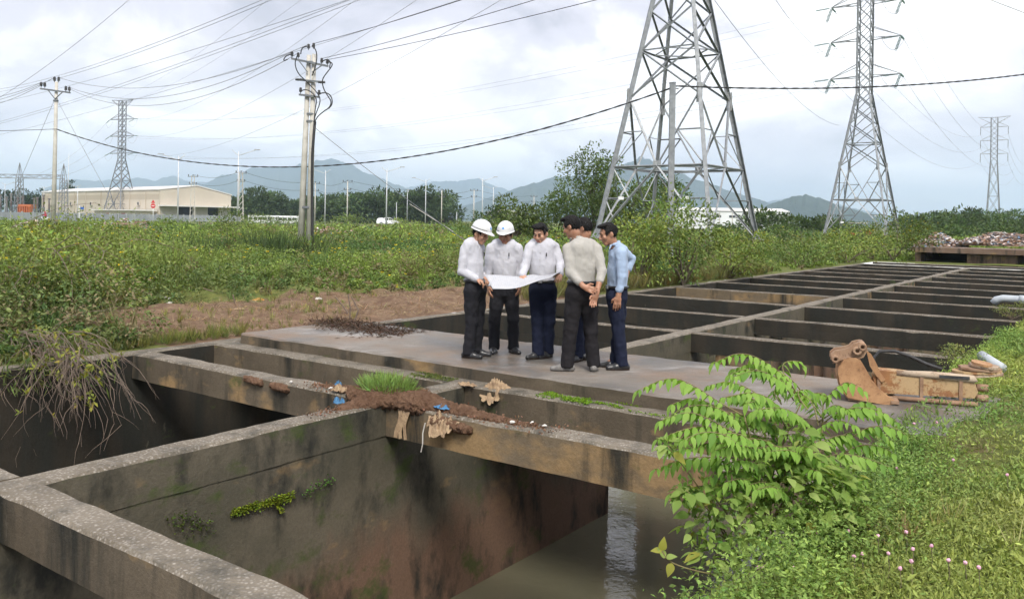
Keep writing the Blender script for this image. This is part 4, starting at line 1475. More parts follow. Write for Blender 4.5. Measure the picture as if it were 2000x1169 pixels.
# guys
for (a, b, lab) in [((106, 196, D_LP), (28, 378, D_LP + 6), 'left guy wire of the single pole'), ((112, 196, D_LP), (222, 400, D_LP - 6), 'right guy wire of the single pole')]:
    wire(P(*a), P(*b), 0, .014, lab, name='guy_wire')
ga, gb = P(616, 250, D_TP - .2), G(905, 468, .0)
gb = P(912, 472, 38)
gw = wire(ga, gb, .12, .015, 'guy wire slanting from the twin pole down toward the men', name='guy_wire')
m = MB()
m.tube([P(800, 398, 40.9), P(885, 452, 38.9)], .016, 6)
m.build('guy_sleeve', M_POLE, gw, True)
# twisted black cable from the single pole past the twin pole to the post and out of the picture
q0, q1, q2 = P(110, 252, D_LP - .3), P(1322, 168, 46), P(2150, 122, 60)
wire(P(-150, 255, 76), q0, .1, .022, 'black cable from the left edge to the single pole', M_CABLE, name='black_cable')
wire(q0, q1, 3.7, .042, 'long sagging twisted black cable from the single pole to the steel post', M_CABLE, 40, 'black_cable', twist=5)
wire(q1, q2, .75, .045, 'twisted black cable from the steel post across the second pylon', M_CABLE, 40, 'black_cable', twist=4)
# ================================================================ far side of the field
M_LAMP = simple('lamp_post_paint', (.50, .52, .55), (.58, .60, .62), 4, .5, .2)
M_LAMPHEAD = simple('lamp_head', (.33, .35, .38), (.4, .42, .45), 4, .5)
def street_lamp(px, ytop, ht, side, label):
    d = ht / ((HZ + (px - 1000) * math.tan(ROLL) - ytop) / FPX + 1e-9)
    d = (ht - H + .3) * FPX / (HZ + (px - 1000) * math.tan(ROLL) - ytop)
    q = P(px, ytop, d)
    r = empty('street_lamp', (q.x, q.y, .3), 0, label, 'street lamp', 'street lamps along the road')
    m = MB()
    m.tube([(0, 0, 0), (0, 0, ht * .5), (0, 0, ht)], [.13, .1, .07], 8)
    m.build('post', M_LAMP, r, True)
    for sg, ln in ((side, 2.3), (-side, .9)):
        m = MB()
        m.tube([(0, 0, ht - .55), (sg * ln * .4, 0, ht - .25), (sg * ln, 0, ht + .22)], .045, 6)
        m.build('arm', M_LAMP, r, True)
    m = MB()
    m.box((side * 2.55, 0, ht + .28), (.75, .3, .12), Matrix.Identity(4))
    m.build('lamp_head', M_LAMPHEAD, r)
for a in [(349, 305, 10, -1, 'street lamp in front of the warehouse awning'), (466, 296, 10.5, 1, 'tall street lamp beside the right lattice pole'), (636, 333, 10, -1, 'street lamp just right of the twin pole'),
          (756, 329, 10, 1, 'street lamp above the white pickup'), (832, 350, 10, -1, 'street lamp in front of the dense round tree'), (943, 348, 10, 1, 'street lamp above the first white helmet'), (964, 365, 10, -1, 'small far street lamp near the foot of the blue mountain'),
          (10, 358, 10, 1, 'street lamp at the left edge inside the substation'), (86, 364, 9.5, 1, 'street lamp left of the single pole'), (152, 362, 9.5, -1, 'street lamp in front of the left part of the warehouse')]:
    street_lamp(*a)
def small_pole(px, ytop, ht, label, lattice=False):
    hzn = HZ + (px - 1000) * math.tan(ROLL)
    d = (ht - H + .3) * FPX / (hzn - ytop)
    q = P(px, ytop, d)
    if lattice:
        r = empty('lattice_pole', (q.x, q.y, .3), .4, label, 'utility pole', 'small utility poles by the road')
        m = MB()
        h0, h1 = .62, .34
        for sx, sy in ((-1, -1), (1, -1), (1, 1), (-1, 1)):
            m.bar((sx * h0, sy * h0, 0), (sx * h1, sy * h1, ht), .13)
        m.build('post', M_POLE, r)
        m = MB()
        for i in range(9):
            z0, z1 = ht * i / 9, ht * (i + 1) / 9
            a, b = h0 + (h1 - h0) * i / 9, h0 + (h1 - h0) * (i + 1) / 9
            for s_ in (-1, 1):
                m.bar((-a, s_ * a, z0), (b, s_ * b, z1), .07)
                m.bar((s_ * a, -a, z0), (s_ * b, b, z1), .07)
        m.build('bracing', M_POLE, r)['kind'] = 'stuff'
    else:
        r = empty('utility_pole', (q.x, q.y, .3), 0, label, 'utility pole', 'small utility poles by the road')
        m = MB()
        m.tube([(0, 0, 0), (0, 0, ht)], [.2, .13], 8)
        m.build('pole', M_POLE, r, True)
    for k, zz in enumerate((ht - .25, ht - 2.2)):
        m = MB()
        m.box((0, 0, zz), (2.6 if k == 0 else 1.9, .14, .14))
        m.build('crossarm', M_STEEL_D, r)
        for xx in (-1.1, 0, 1.1):
            place('insulator', PIN, Matrix.Translation((xx * (1 if k == 0 else .75), 0, zz + .05)) @ Matrix.Scale(1.5, 4), r)
    return Vector((q.x, q.y, .3 + ht))
sp = {}
for (px, yt, ht, lab, lat) in [(377, 343, 12, 'square lattice utility pole in front of the warehouse doors', True), (471, 336, 12, 'square lattice utility pole beside the tall street lamp', True),
                               (616, 357, 11, 'utility pole peeking out right behind the twin pole', False), (679, 354, 11, 'utility pole in front of the left dense trees', False),
                               (863, 371, 11, 'utility pole in front of the right end of the dense trees', False), (926, 371, 11, 'far utility pole between the street lamps', False), (1043, 383, 11, 'small far utility pole left of the rounded tree', False)]:
    sp[px] = small_pole(px, yt, ht, lab, lat)
chain = [377, 471, 616, 679, 863, 926, 1043]
nm = {377: 'lattice pole by the doors', 471: 'lattice pole by the lamp', 616: 'pole behind the twin pole', 679: 'pole before the trees', 863: 'pole right of the trees', 926: 'far pole between lamps', 1043: 'small far pole'}
for a, b in zip(chain, chain[1:]):
    for dz, w in ((.3, 'upper'), (-1.7, 'lower')):
        wire(sp[a] + Vector((0, 0, dz)), sp[b] + Vector((0, 0, dz)), 1.2, .035, f'{w} wire between the {nm[a]} and the {nm[b]}', M_CABLE, 12)
# camera mast and short posts
for (px, yt, yb, d, lab) in [(795, 370, 424, 200, 'thin camera mast left of the dense round tree'), (774, 395, 430, 185, 'short thin post right of the white pickup'), (892, 414, 430, 180, 'short white post in the weeds right of the trees'), (133, 300, 400, 240, 'thin lightning rod mast at the substation')]:
    a, b = P(px, yb, d), P(px, yt, d)
    r = empty('mast', (a.x, a.y, .2), 0, lab, 'mast')
    m = MB()
    m.tube([(0, 0, 0), (0, 0, b.z - .2)], [.09, .06], 6)
    m.build('post', M_LAMP, r, True)
    if px == 795:
        m = MB()
        m.box((.15, 0, b.z - .3), (.5, .3, .3))
        m.box((.15, 0, b.z - .75), (.4, .3, .25))
        m.build('camera_housing', M_LAMPHEAD, r)

# warehouse -----------------------------------------------------------------------
def ribbed(name, c1, c2):
    t = NT(name)
    wv = t.n('ShaderNodeTexWave', wave_type='BANDS', bands_direction='X')
    wv.inputs['Scale'].default_value = 1.2
    col = t.mix(t.ramp(t.noise(.12, 5, .6), (.35, 0.0), (.65, 1.0)), c1, c2)
    t.bsdf(col, .6, 0, .3)
    return t.mat
M_CREAM = ribbed('cream_cladding', (.50, .445, .37), (.55, .49, .405))
M_CREAM2 = ribbed('tan_cladding_band', (.42, .365, .29), (.45, .39, .31))
M_ROOF = simple('pale_roof_sheet', (.62, .60, .57), (.68, .66, .63), .3, .5)
M_DOORWAY = simple('doorway_shade_louvre_dark', (.035, .036, .04), (.05, .05, .055), .5, .9)  # near-black colour for the shade inside the doorways; louvres share it
M_GREYWALL = simple('grey_block_wall', (.46, .43, .38), (.52, .48, .43), .4, .9)
ca = P(312, 420, 265)
cl = P(81, 418, 320)
dirL = Vector((cl.x - ca.x, cl.y - ca.y, 0))
LW = dirL.length
dirL.normalize()
dirR = Vector((-dirL.y, dirL.x, 0))
if dirR.x < 0:
    dirR = -dirR
WW = 25.0
wh = empty('warehouse', (ca.x, ca.y, .3), math.atan2(dirR.y, dirR.x), 'long cream clad warehouse with a low gable and two dark door openings', 'warehouse')
# local: +x along the gable front (to the right), +y along the long wall (away to the left)
he, hr = 9.6, 11.2
ysg = 1 if Vector((-dirR.y, dirR.x, 0)).dot(dirL) > 0 else -1
Y = lambda v_: v_ * ysg
def quadbox(m, x0, x1, y0, y1, z0, z1):
    m.box(((x0 + x1) / 2, Y((y0 + y1) / 2), (z0 + z1) / 2), (abs(x1 - x0), abs(y1 - y0), z1 - z0))
m = MB()
quadbox(m, 0, .3, 0, LW, 0, he)
m.build('side_wall', M_CREAM, wh)
m = MB()
quadbox(m, -.03, 0, .5, LW - .5, he - 2.9, he - 1.2)
m.build('cladding_band', M_CREAM2, wh)
m = MB()
m.prism([(0, 4.6), (WW, 4.6), (WW, he - .9), (WW / 2, hr), (0, he)], .3, Matrix.Rotation(math.pi / 2, 4, 'X'))
m.build('gable', M_CREAM, wh)
m = MB()
for a_, b_ in ((.02, 6.2), (11.2, 16.6), (20.4, WW)):
    quadbox(m, a_, b_, .1, .4, 0, 4.62)
m.build('front_wall', M_GREYWALL, wh)
for a_, b_ in ((6.2, 11.2), (16.6, 20.4)):
    m = MB()
    quadbox(m, a_, b_, 1.6, 1.8, 0, 4.6)
    m.build('door_shade_panel', M_DOORWAY, wh)  # solid dark panel closes the doorway, its indoor shade painted on
m = MB()
quadbox(m, -.5, WW + 1.5, -3.2, 0.2, 4.55, 4.95)
m.build('awning', M_ROOF, wh)
m = MB()
for sx, x0, z0 in ((1, -.25, he + .05), (-1, WW + .25, he - .85)):
    xm, zm = WW / 2, hr + .15
    vs = [(x0, Y(-.3), z0), (xm, Y(-.3), zm), (xm, Y(LW + .3), zm), (x0, Y(LW + .3), z0), (x0, Y(-.3), z0 + .3), (xm, Y(-.3), zm + .3), (xm, Y(LW + .3), zm + .3), (x0, Y(LW + .3), z0 + .3)]
    m.add(vs, [(0, 1, 2, 3), (7, 6, 5, 4), (4, 5, 1, 0), (5, 6, 2, 1), (6, 7, 3, 2), (7, 4, 0, 3)])
m.build('roof', M_ROOF, wh)
m = MB()
quadbox(m, WW - .3, WW, .4, LW, 0, he - .95)
m.build('rear_wall', M_CREAM, wh)
for f in (.14, .52, .70, .90):
    m = MB()
    quadbox(m, -.5, -.02, LW * f, LW * f + 1.5, 4.7, 6.0)
    o = m.build('ventilator', M_GREYWALL, wh)
    m = MB()
    quadbox(m, -.53, -.5, LW * f + .2, LW * f + 1.1, 4.9, 5.8)
    m.build('louvre', M_DOORWAY, o)
for f in (.1, .22, .45, .58, .68, .8, .93):
    m = MB()
    m.tube([(-.12, Y(LW * f), 0), (-.12, Y(LW * f), he - .3)], .1, 6)
    m.build('downpipe', M_CREAM2, wh)
an = empty('warehouse_annex', (ca.x, ca.y, .3), wh.rotation_euler.z, 'low flat-roofed annex along the warehouse side with small red panels', 'annex')
m = MB()
quadbox(m, -6.5, -.6, 2, 30, 0, 2.9)
m.build('wall', simple('pale_annex_wall', (.66, .6, .5), (.6, .54, .45), .5, .8), an)
m = MB()
quadbox(m, -7.3, -.4, 1, 31, 2.95, 3.35)
m.build('roof', M_ROOF, an)
for yy in (9, 19):
    m = MB()
    quadbox(m, -6.6, -6.5, yy, yy + 2.4, .6, 2.2)
    m.build('red_panel', simple('faded_red_panel', (.50, .20, .14), (.42, .17, .12), 1, .7), an)

# fence along the road ---------------------------------------------------------------
M_FPANEL = simple('grey_fence_panel', (.30, .32, .35), (.38, .40, .42), .4, .7)
M_FPOST = simple('fence_post', (.36, .37, .38), (.44, .45, .46), .8, .85)
f0, f1 = P(-160, 430, 152), P(470, 425, 262)
fv = Vector((f1.x - f0.x, f1.y - f0.y, 0))
FL = fv.length
fe = empty('panel_fence', (f0.x, f0.y, .3), math.atan2(fv.y, fv.x), 'long grey panel fence between the road and the warehouse', 'fence')
npan = int(FL / 3.0)
m = MB()
m.box((0, 0, .95), (2.78, .06, 1.75))
pm = m.mesh('fence_panel')
pm.materials.append(M_FPANEL)
m = MB()
m.box((0, 0, 1.0), (.26, .22, 2.05))
qm = m.mesh('fence_post')
qm.materials.append(M_FPOST)
for i in range(npan + 1):
    place('post', qm, Matrix.Translation((i * FL / npan, 0, 0)), fe)
    if i < npan:
        place('panel', pm, Matrix.Translation(((i + .5) * FL / npan, 0, 0)) , fe)

# substation ----------------------------------------------------------------------
ga_, gb_ = P(37, 420, 235), P(123, 420, 235)
hg = P(37, 320, 235).z
for gq, lab in ((ga_, 'left lattice gantry tower of the substation'), (gb_, 'right lattice gantry tower of the substation'), (P(-60, 420, 235), 'gantry tower of the substation outside the left edge')):
    r = empty('gantry_tower', (gq.x, gq.y, .3), 0, lab, 'gantry tower')
    m = MB()
    for sx, sy in ((-1, -1), (1, -1), (1, 1), (-1, 1)):
        m.bar((sx * .95, sy * .95, 0), (sx * .65, sy * .65, hg * .72), .14)
        m.bar((sx * .65, sy * .65, hg * .72), (0, 0, hg), .12)
    m.build('post', M_STEEL, r)
    m = MB()
    for i in range(8):
        z0, z1 = hg * .72 * i / 8, hg * .72 * (i + 1) / 8
        w0, w1 = .95 - .3 * i / 8, .95 - .3 * (i + 1) / 8
        for s_ in (-1, 1):
            m.bar((-w0, s_ * w0, z0), (w1, s_ * w1, z1), .08)
            m.bar((w0, s_ * w0, z0), (-w1, s_ * w1, z1), .08)
            m.bar((s_ * w0, -w0, z0), (s_ * w1, w1, z1), .08)
    m.build('bracing', M_STEEL, r)['kind'] = 'stuff'
gzb = P(80, 345, 235).z
for a, b, lab in ((P(-60, 345, 235), ga_, 'lattice beam from the left edge to the left gantry tower'), (ga_, gb_, 'lattice beam joining the two gantry towers')):
    r = empty('gantry_beam', (a.x, a.y, gzb), 0, lab, 'gantry beam')
    m = MB()
    d = Vector((b.x - a.x, b.y - a.y, 0))
    for dy, dz in ((-.5, -.5), (.5, -.5), (.5, .5), (-.5, .5)):
        m.bar(Vector((0, dy, dz)), d + Vector((0, dy, dz)), .13)
    n = 9
    for i in range(n):
        for dy in (-.5, .5):
            m.bar(d * (i / n) + Vector((0, dy, -.5 if i % 2 else .5)), d * ((i + 1) / n) + Vector((0, dy, .5 if i % 2 else -.5)), .09)
    m.build('truss', M_STEEL, r)
M_TRAFO = simple('transformer_orange', (.50, .16, .07), (.42, .14, .06), 1, .6)
tq = P(53, 420, 225)
r = empty('transformer', (tq.x, tq.y, .3), 0, 'orange-red transformer box inside the substation', 'transformer')
m = MB()
m.box((0, 0, 2.2), (3.4, 2.4, 3.6))
m.build('tank', M_TRAFO, r)
for k in range(6):
    m = MB()
    m.box((-1.5 + k * .6, -1.45, 2.0), (.14, .5, 3.0))
    m.build('cooling_fin', M_TRAFO, r)
for i in range(13):
    px = -30 + i * 10.5 + rng.normal() * 2
    if abs(px - 53) < 9:
        continue
    q = P(px, 420, 222 + rng.normal() * 6)
    hh = 5.2 + rng.random() * 1.6
    r = empty('switchgear', (q.x, q.y, .3), 0, 'insulator column in the substation yard behind the grey fence', 'switchgear', 'insulator columns in the substation yard')
    m = MB()
    m.box((0, 0, hh * .25), (.5, .5, hh * .5))
    m.build('stand', M_STEEL_D, r)
    m = MB()
    prof = [(.12, hh * .5)]
    for k in range(7):
        z_ = hh * (.5 + .065 * k)
        prof += [(.32, z_ + .05), (.14, z_ + .22)]
    prof += [(.4, hh * .96), (.4, hh), (0, hh)]
    m.lathe(prof, 8)
    m.build('insulator', simple('brown_porcelain', (.10, .055, .045), (.2, .2, .2), 1, .4) if i == 0 else bpy.data.materials['brown_porcelain'], r, True)

# signs, motorbike, barrier, pickup, buses ---------------------------------------------
M_RED = simple('sign_red', (.55, .03, .03), (.5, .03, .03), 3, .5)
M_BLUE = simple('sign_blue', (.03, .11, .42), (.03, .10, .38), 3, .5)
q = P(299, 425, 150)
r = empty('road_sign', (q.x, q.y, .2), 0, 'round red no-entry style sign on a short post by the red and white kerb', 'road sign')
m = MB()
zs_ = P(299, 402, 150).z - .2
m.tube([(0, 0, 0), (0, 0, zs_ + .3)], .05, 6)
m.build('post', M_WHITE, r, True)
m = MB()
m.lathe([(0, -.03), (.42, -.03), (.42, .03), (0, .03)], 20, Matrix.Translation((0, -.08, zs_)) @ Matrix.Rotation(math.pi / 2, 4, 'X'))
o = m.build('disc', M_RED, r)
m = MB()
m.box((0, -.13, zs_), (.5, .02, .14))
m.build('bar', M_WHITE, o)
m = MB()
m.prism([(-.38, 0), (.38, 0), (0, .62)], .04, Matrix.Translation((0, -.08, zs_ + .5)) @ Matrix.Rotation(math.pi / 2, 4, 'X'))
m.build('triangle', M_RED, r)
q = P(155, 427, 150)
r = empty('road_sign', (q.x, q.y, .2), 0, 'white post with a small blue rectangular sign in front of the fence', 'road sign')
m = MB()
zb_ = P(155, 401, 150).z - .2
m.box((0, 0, zb_ / 2), (.16, .16, zb_))
m.build('post', M_WHITE, r)
m = MB()
m.box((.46, -.02, zb_ - .5), (.62, .05, .42))
m.build('blue_panel', M_BLUE, r)
# red and white barrier kerb
a, b = P(272, 431, 140), P(360, 434, 140)
r = empty('striped_barrier', (a.x, a.y, .25), math.atan2(b.y - a.y, b.x - a.x), 'low barrier painted in slanting red and white stripes', 'barrier')
Lb = (b - a).length
ns = 22
for i in range(ns):
    m = MB()
    w_ = Lb / ns
    m.prism([(i * w_, 0), ((i + 1) * w_ - .004, 0), ((i + 1) * w_ + .2, .45), (i * w_ + .204, .45)], .25, Matrix.Rotation(math.pi / 2, 4, 'X'))
    m.build('painted_block', M_RED if i % 2 else M_WHITE, r)
# motorbike and rider
q = P(86, 430, 156)
bk = empty('motorbike', (q.x, q.y, .46), math.pi, 'white scooter ridden past the grey fence', 'motorbike')
M_TYRE = simple('tyre_rubber', (.02, .02, .02), (.03, .03, .03), 5, .8)
for xx in (-.62, .62):
    m = MB()
    m.lathe([(.2, -.05), (.29, -.05), (.29, .05), (.2, .05), (.2, -.05)], 16, Matrix.Translation((xx, 0, .29)) @ Matrix.Rotation(math.pi / 2, 4, 'X'))
    m.build('wheel', M_TYRE, bk, True)
m = MB()
m.prism([(-.75, .45), (-.35, .33), (.25, .33), (.42, .55), (.5, .98), (.40, 1.02), (.25, .6), (-.05, .62), (-.1, .78), (-.7, .82), (-.85, .66)], .28, Matrix.Rotation(math.pi / 2, 4, 'X'))
m.build('body', M_WHITE, bk)
m = MB()
m.tube([(.38, -.3, 1.05), (.42, 0, 1.0), (.38, .3, 1.05)], .03, 6)
m.build('handlebar', M_TYRE, bk, True)
m = MB()
m.box((-.4, 0, .84), (.6, .26, .08))
m.build('seat', M_TYRE, bk)
rd = empty('person', (q.x, q.y, .46), math.pi, 'rider in a red jacket sitting on the white scooter', 'person')
m = MB()
m.tube([(-.3, 0, .82), (-.28, 0, 1.05), (-.22, 0, 1.38), (-.17, 0, 1.48)], [.19, .2, .21, .1], 10)
for s_ in (-1, 1):
    m.tube([(-.2, s_ * .2, 1.4), (0, s_ * .27, 1.16), (.34, s_ * .26, 1.08)], [.075, .06, .04], 6)
m.build('jacket', simple('red_jacket', (.5, .03, .07), (.42, .03, .06), 6, .8), rd, True)
m = MB()
for s_ in (-1, 1):
    m.tube([(-.3, s_ * .1, .86), (.12, s_ * .14, .80), (.08, s_ * .14, .40)], [.12, .095, .06], 8)
m.build('trousers', M_TYRE, rd, True)
m = MB()
m.lathe([(.0, 1.86), (.09, 1.84), (.14, 1.75), (.145, 1.64), (.11, 1.55), (.06, 1.46)], 12, Matrix.Translation((-.15, 0, 0)))
m.build('helmet', simple('red_helmet', (.45, .05, .09), (.4, .04, .08), 4, .35), rd, True)
# pickup
q = P(759, 442, 186)
pk = empty('pickup_truck', (q.x, q.y, .47), math.radians(10), 'white double-cab pickup truck parked on the road beyond the weeds', 'pickup truck')
M_CARW = simple('white_car_paint', (.78, .79, .81), (.74, .75, .77), 2, .25, 0, .6)
M_GLS = simple('dark_car_glass', (.03, .035, .04), (.05, .055, .06), 2, .08, 0, .7)
def carprof(m, poly, w, mi=0):
    m.prism(poly, w, Matrix.Rotation(math.pi / 2, 4, 'X'), mi)
m = MB()
carprof(m, [(-2.65, .45), (-2.3, .42), (2.45, .42), (2.65, .5), (2.68, .85), (2.5, 1.0), (1.25, 1.12), (.95, 1.14), (-2.62, 1.14), (-2.68, .8)], 1.82)
m.build('body', M_CARW, pk)
m = MB()
carprof(m, [(-1.0, 1.13), (1.28, 1.11), (.55, 1.66), (.3, 1.76), (-.75, 1.78), (-1.0, 1.7)], 1.6)
cabn = m.build('cabin', M_CARW, pk)
for s_ in (-1, 1):
    for poly in ([(-.85, 1.2), (-.12, 1.2), (-.12, 1.66), (-.8, 1.66)], [(-.02, 1.2), (1.02, 1.18), (.5, 1.6), (-.02, 1.66)]):
        m = MB()
        m.prism(poly, .02, Matrix.Translation((0, s_ * .81, 0)) @ Matrix.Rotation(math.pi / 2, 4, 'X'))
        m.build('side_window', M_GLS, cabn)
m = MB()
m.bar((1.2, 0, 1.2), (.62, 0, 1.63), 1.4, .02, 0, (0, 1, 0))
m.build('windscreen', M_GLS, cabn)
m = MB()
carprof(m, [(-2.55, 1.13), (-1.02, 1.13), (-1.02, 1.5), (-1.4, 1.62), (-2.3, 1.55), (-2.5, 1.45)], .05)
m.tube([(-2.4, -.8, 1.14), (-2.2, -.8, 1.6), (-1.1, -.8, 1.68)], .04, 6)
m.tube([(-2.4, .8, 1.14), (-2.2, .8, 1.6), (-1.1, .8, 1.68)], .04, 6)
m.build('roll_bar', M_CARW, pk)
for xx in (-1.65, 1.6):
    for s_ in (-1, 1):
        m = MB()
        Mw = Matrix.Translation((xx, s_ * .82, .38)) @ Matrix.Rotation(math.pi / 2, 4, 'X')
        m.lathe([(.22, -.12), (.38, -.12), (.38, .12), (.22, .12)], 18, Mw)
        o = m.build('wheel', M_TYRE, pk, True)
        m = MB()
        m.lathe([(0, -.125), (.22, -.125), (.23, .1), (0, .125)], 14, Mw)
        m.build('rim', M_LAMP, o)
for s_ in (-1, 1):
    m = MB()
    m.box((2.6, s_ * .68, .88), (.12, .36, .16))
    m.build('headlight', M_LAMP, pk)
# parked white buses
for i, (px, d, lab) in enumerate([(512, 235, 'white bus parked left of the twin pole, nearest the lattice pole'), (560, 238, 'white bus parked behind the twin pole')]):
    q = P(px, 425, d)
    r = empty('bus', (q.x, q.y, -.25), math.radians(4), lab, 'bus', 'parked white buses')
    m = MB()
    carprof(m, [(-3.6, .4), (3.6, .4), (3.7, 1.2), (3.45, 2.5), (3.2, 2.65), (-3.5, 2.65), (-3.65, 2.4)], 2.1)
    m.build('body', M_CARW, r)
    for k in range(5):
        m = MB()
        m.box((-2.9 + k * 1.3, -1.06, 1.75), (1.05, .03, .75))
        m.build('window', M_GLS, r)
    for xx in (-2.2, 2.3):
        for s_ in (-1, 1):
            m = MB()
            m.lathe([(0, -.13), (.42, -.13), (.42, .13), (0, .13)], 14, Matrix.Translation((xx, s_ * .95, .42)) @ Matrix.Rotation(math.pi / 2, 4, 'X'))
            m.build('wheel', M_TYRE, r, True)
# white factory on the right
q = P(1430, 436, 300)
fa = empty('factory', (q.x, q.y, .2), math.radians(-3), 'long white factory building seen through the big pylon legs', 'factory')
M_FACW = simple('white_factory_cladding', (.70, .72, .74), (.64, .66, .68), .2, .6)
Lf = (1541 - 1320) / FPX * 300
hf = P(1430, 412, 300).z - .2
m = MB()
m.box((0, 12, hf / 2), (Lf, 24, hf))
m.build('wall', M_FACW, fa)
m = MB()
for s_ in (-1, 1):
    m.add([(-Lf / 2 - .3, 12 + s_ * 12.4, hf), (Lf / 2 + .3, 12 + s_ * 12.4, hf), (Lf / 2 + .3, 12, hf + 1.3), (-Lf / 2 - .3, 12, hf + 1.3)], [(0, 1, 2, 3)] if s_ < 0 else [(3, 2, 1, 0)])
for s_ in (-1, 1):
    m.add([(s_ * (Lf / 2 + .02), -.4, hf), (s_ * (Lf / 2 + .02), 24.4, hf), (s_ * (Lf / 2 + .02), 12, hf + 1.3)], [(0, 1, 2)])
m.build('roof', M_ROOF, fa)
for k in range(9):
    m = MB()
    m.box((-Lf / 2 + (k + .5) * Lf / 9, -.06, hf * .45), (.25, .1, hf * .9))
    m.build('downpipe', M_GREYWALL, fa)
for k in range(7):
    m = MB()
    m.box((-Lf / 2 + (k + 1) * Lf / 8, -.05, hf * .7), (2.2, .08, .8))
    m.build('window', M_GLS, fa)
q = P(985, 405, 340)
fb = empty('factory', (q.x, q.y, .2), 0, 'small white shed far behind the conical tree', 'shed')
m = MB()
m.box((0, 4, 2.6), (14, 8, 5.2))
m.build('wall', M_FACW, fb)
m = MB()
m.prism([(-7.4, 5.2), (7.4, 5.2), (0, 6.6)], 8.4, Matrix.Translation((0, 4, 0)) @ Matrix.Rotation(math.pi / 2, 4, 'X'))
m.build('roof', M_ROOF, fb)
# tractor in the bushes
q = P(1681, 452, 95)
tr = empty('tractor', (q.x, q.y, .2), .5, 'small red tractor with a grey canopy half hidden in the bushes', 'tractor')
m = MB()
m.prism([(-1.2, .5), (1.3, .5), (1.35, 1.1), (.2, 1.2), (.1, .9), (-1.2, .95)], .8, Matrix.Rotation(math.pi / 2, 4, 'X'))
m.build('body', M_RED, tr)
m = MB()
m.box((-.4, 0, 2.05), (1.5, 1.2, .1))
m.build('canopy', M_GREYWALL, tr)
for xx in (-.95, .25):
    for s_ in (-1, 1):
        m = MB()
        m.tube([(xx, s_ * .5, .9), (xx, s_ * .5, 2.02)], .03, 5)
        m.build('canopy_post', M_STEEL_D, tr)
for xx, rr in ((-.8, .6), (.95, .38)):
    for s_ in (-1, 1):
        m = MB()
        m.lathe([(.1, -.14), (rr, -.14), (rr, .14), (.1, .14)], 18, Matrix.Translation((xx, s_ * .6, rr)) @ Matrix.Rotation(math.pi / 2, 4, 'X'))
        m.build('wheel', M_TYRE, tr, True)

# concrete bridge at the end of the basin --------------------------------------------
M_BRIDGE = concrete_side('rusty_bridge_concrete', (.14, .09, .065), (.24, .17, .13), .4, .2)
UB = 50.0
br = empty('bridge', UV(UB, -6, 0), -AX, 'low rust stained concrete bridge over the far end of the basin', 'bridge')
# local x along v, local y along u
m = MB()
m.box((3.4, 1.5, .68), (13.4, 3.6, .2))
m.build('deck', M_BRIDGE, br)
m = MB()
m.box((3.4, -.36, .66), (13.5, .14, .27))
m.build('edge_beam', M_BRIDGE, br)
for x0, x1 in ((-3.4, -3.1), (-.9, 1.4), (4.2, 4.6), (8.6, 9.0)):
    m = MB()
    m.box(((x0 + x1) / 2, 1.5, -.85), (x1 - x0, 3.2, 2.66))
    m.build('pier', M_BRIDGE, br)
m = MB()
m.box((3.4, 3.4, -.9), (13.3, .3, 2.7))
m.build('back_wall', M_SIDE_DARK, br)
for uu in (47.2,):
    sweep_beam('cross_beam', UV(uu, V_L - .2), UV(uu, V_R + 3), .3, 2.6, [M_SIDE_DARK, M_TOP], 'cross wall between the pale end wall and the bridge', 'wall', 'cross beams of the basin', step=.4)
# rubbish heaps
def trash_mat(name, pal):
    t = NT(name)
    at = t.n('ShaderNodeAttribute', attribute_name='Col')
    t.bsdf(at.outputs[0], .7, 0, .35)
    return t.mat
M_TRASH = trash_mat('rubbish', None)
TP_ = np.array([(.62, .60, .58), (.60, .48, .45), (.70, .66, .64), (.35, .22, .15), (.24, .14, .09), (.20, .30, .45), (.6, .45, .35), (.5, .5, .52)])
def heap(name, c, R, ht, n, sz, label, pale=.7):
    V, F, C = [], [], []
    for i in range(n):
        a = rng.random() * 6.283
        r = math.sqrt(rng.random())
        p = np.array([math.cos(a) * r * R[0], math.sin(a) * r * R[1], ht * (1 - r ** 1.5) * (.82 + .3 * rng.random())])
        p[2] *= .75 + .5 * (vnoise(p[0] * 1.3 + c[0], p[1] * 1.3) * .5 + .5)
        q = rng.normal(size=(4, 3)) * sz * np.array([1, 1, .5])
        b = len(V)
        V += [p + q[0] + np.array([sz, 0, 0]), p + q[1] + np.array([0, sz, 0]), p + q[2] - np.array([sz, 0, 0]), p + q[3] - np.array([0, sz, 0])]
        F.append((b, b + 1, b + 2, b + 3))
        C.append(TP_[rng.integers(0, len(TP_))] if rng.random() < pale else TP_[3 + rng.integers(0, 2)])
    # mound under it
    r = empty(name, c, 0, label, 'rubbish heap')
    o = link('litter', np_mesh('litter', np.array(V), np.array(F), np.array(C)), r, M_TRASH)
    o['kind'] = 'stuff'
    m = MB()
    m.lathe([(1, -.1), (.85, ht * .14), (.6, ht * .38), (.3, ht * .6), (0.01, ht * .7)], 20, Matrix.Diagonal((R[0], R[1], 1, 1)))
    m.build('mound', simple('heap_earth', (.16, .10, .065), (.26, .18, .13), 2, .95) if 'heap_earth' not in bpy.data.materials else bpy.data.materials['heap_earth'], r, True)
    return r
for (px, py, d, R, ht, n, lab) in [(1838, 476, 62, (2.2, 2.2), 1.15, 1500, 'brown and white rubbish heap on the left of the bridge'), (1965, 484, 60, (3.4, 2.2), .8, 2400, 'wide pale rubbish heap on the right of the bridge'), (1910, 484, 60, (1.3, 1.2), .4, 500, 'small rubbish heap in the middle of the bridge')]:
    q = P(px, py, d)
    heap('rubbish_heap', (q.x, q.y, .75 if d < 61 else .2), R, ht, int(n * 1.3), .085, lab, .72)
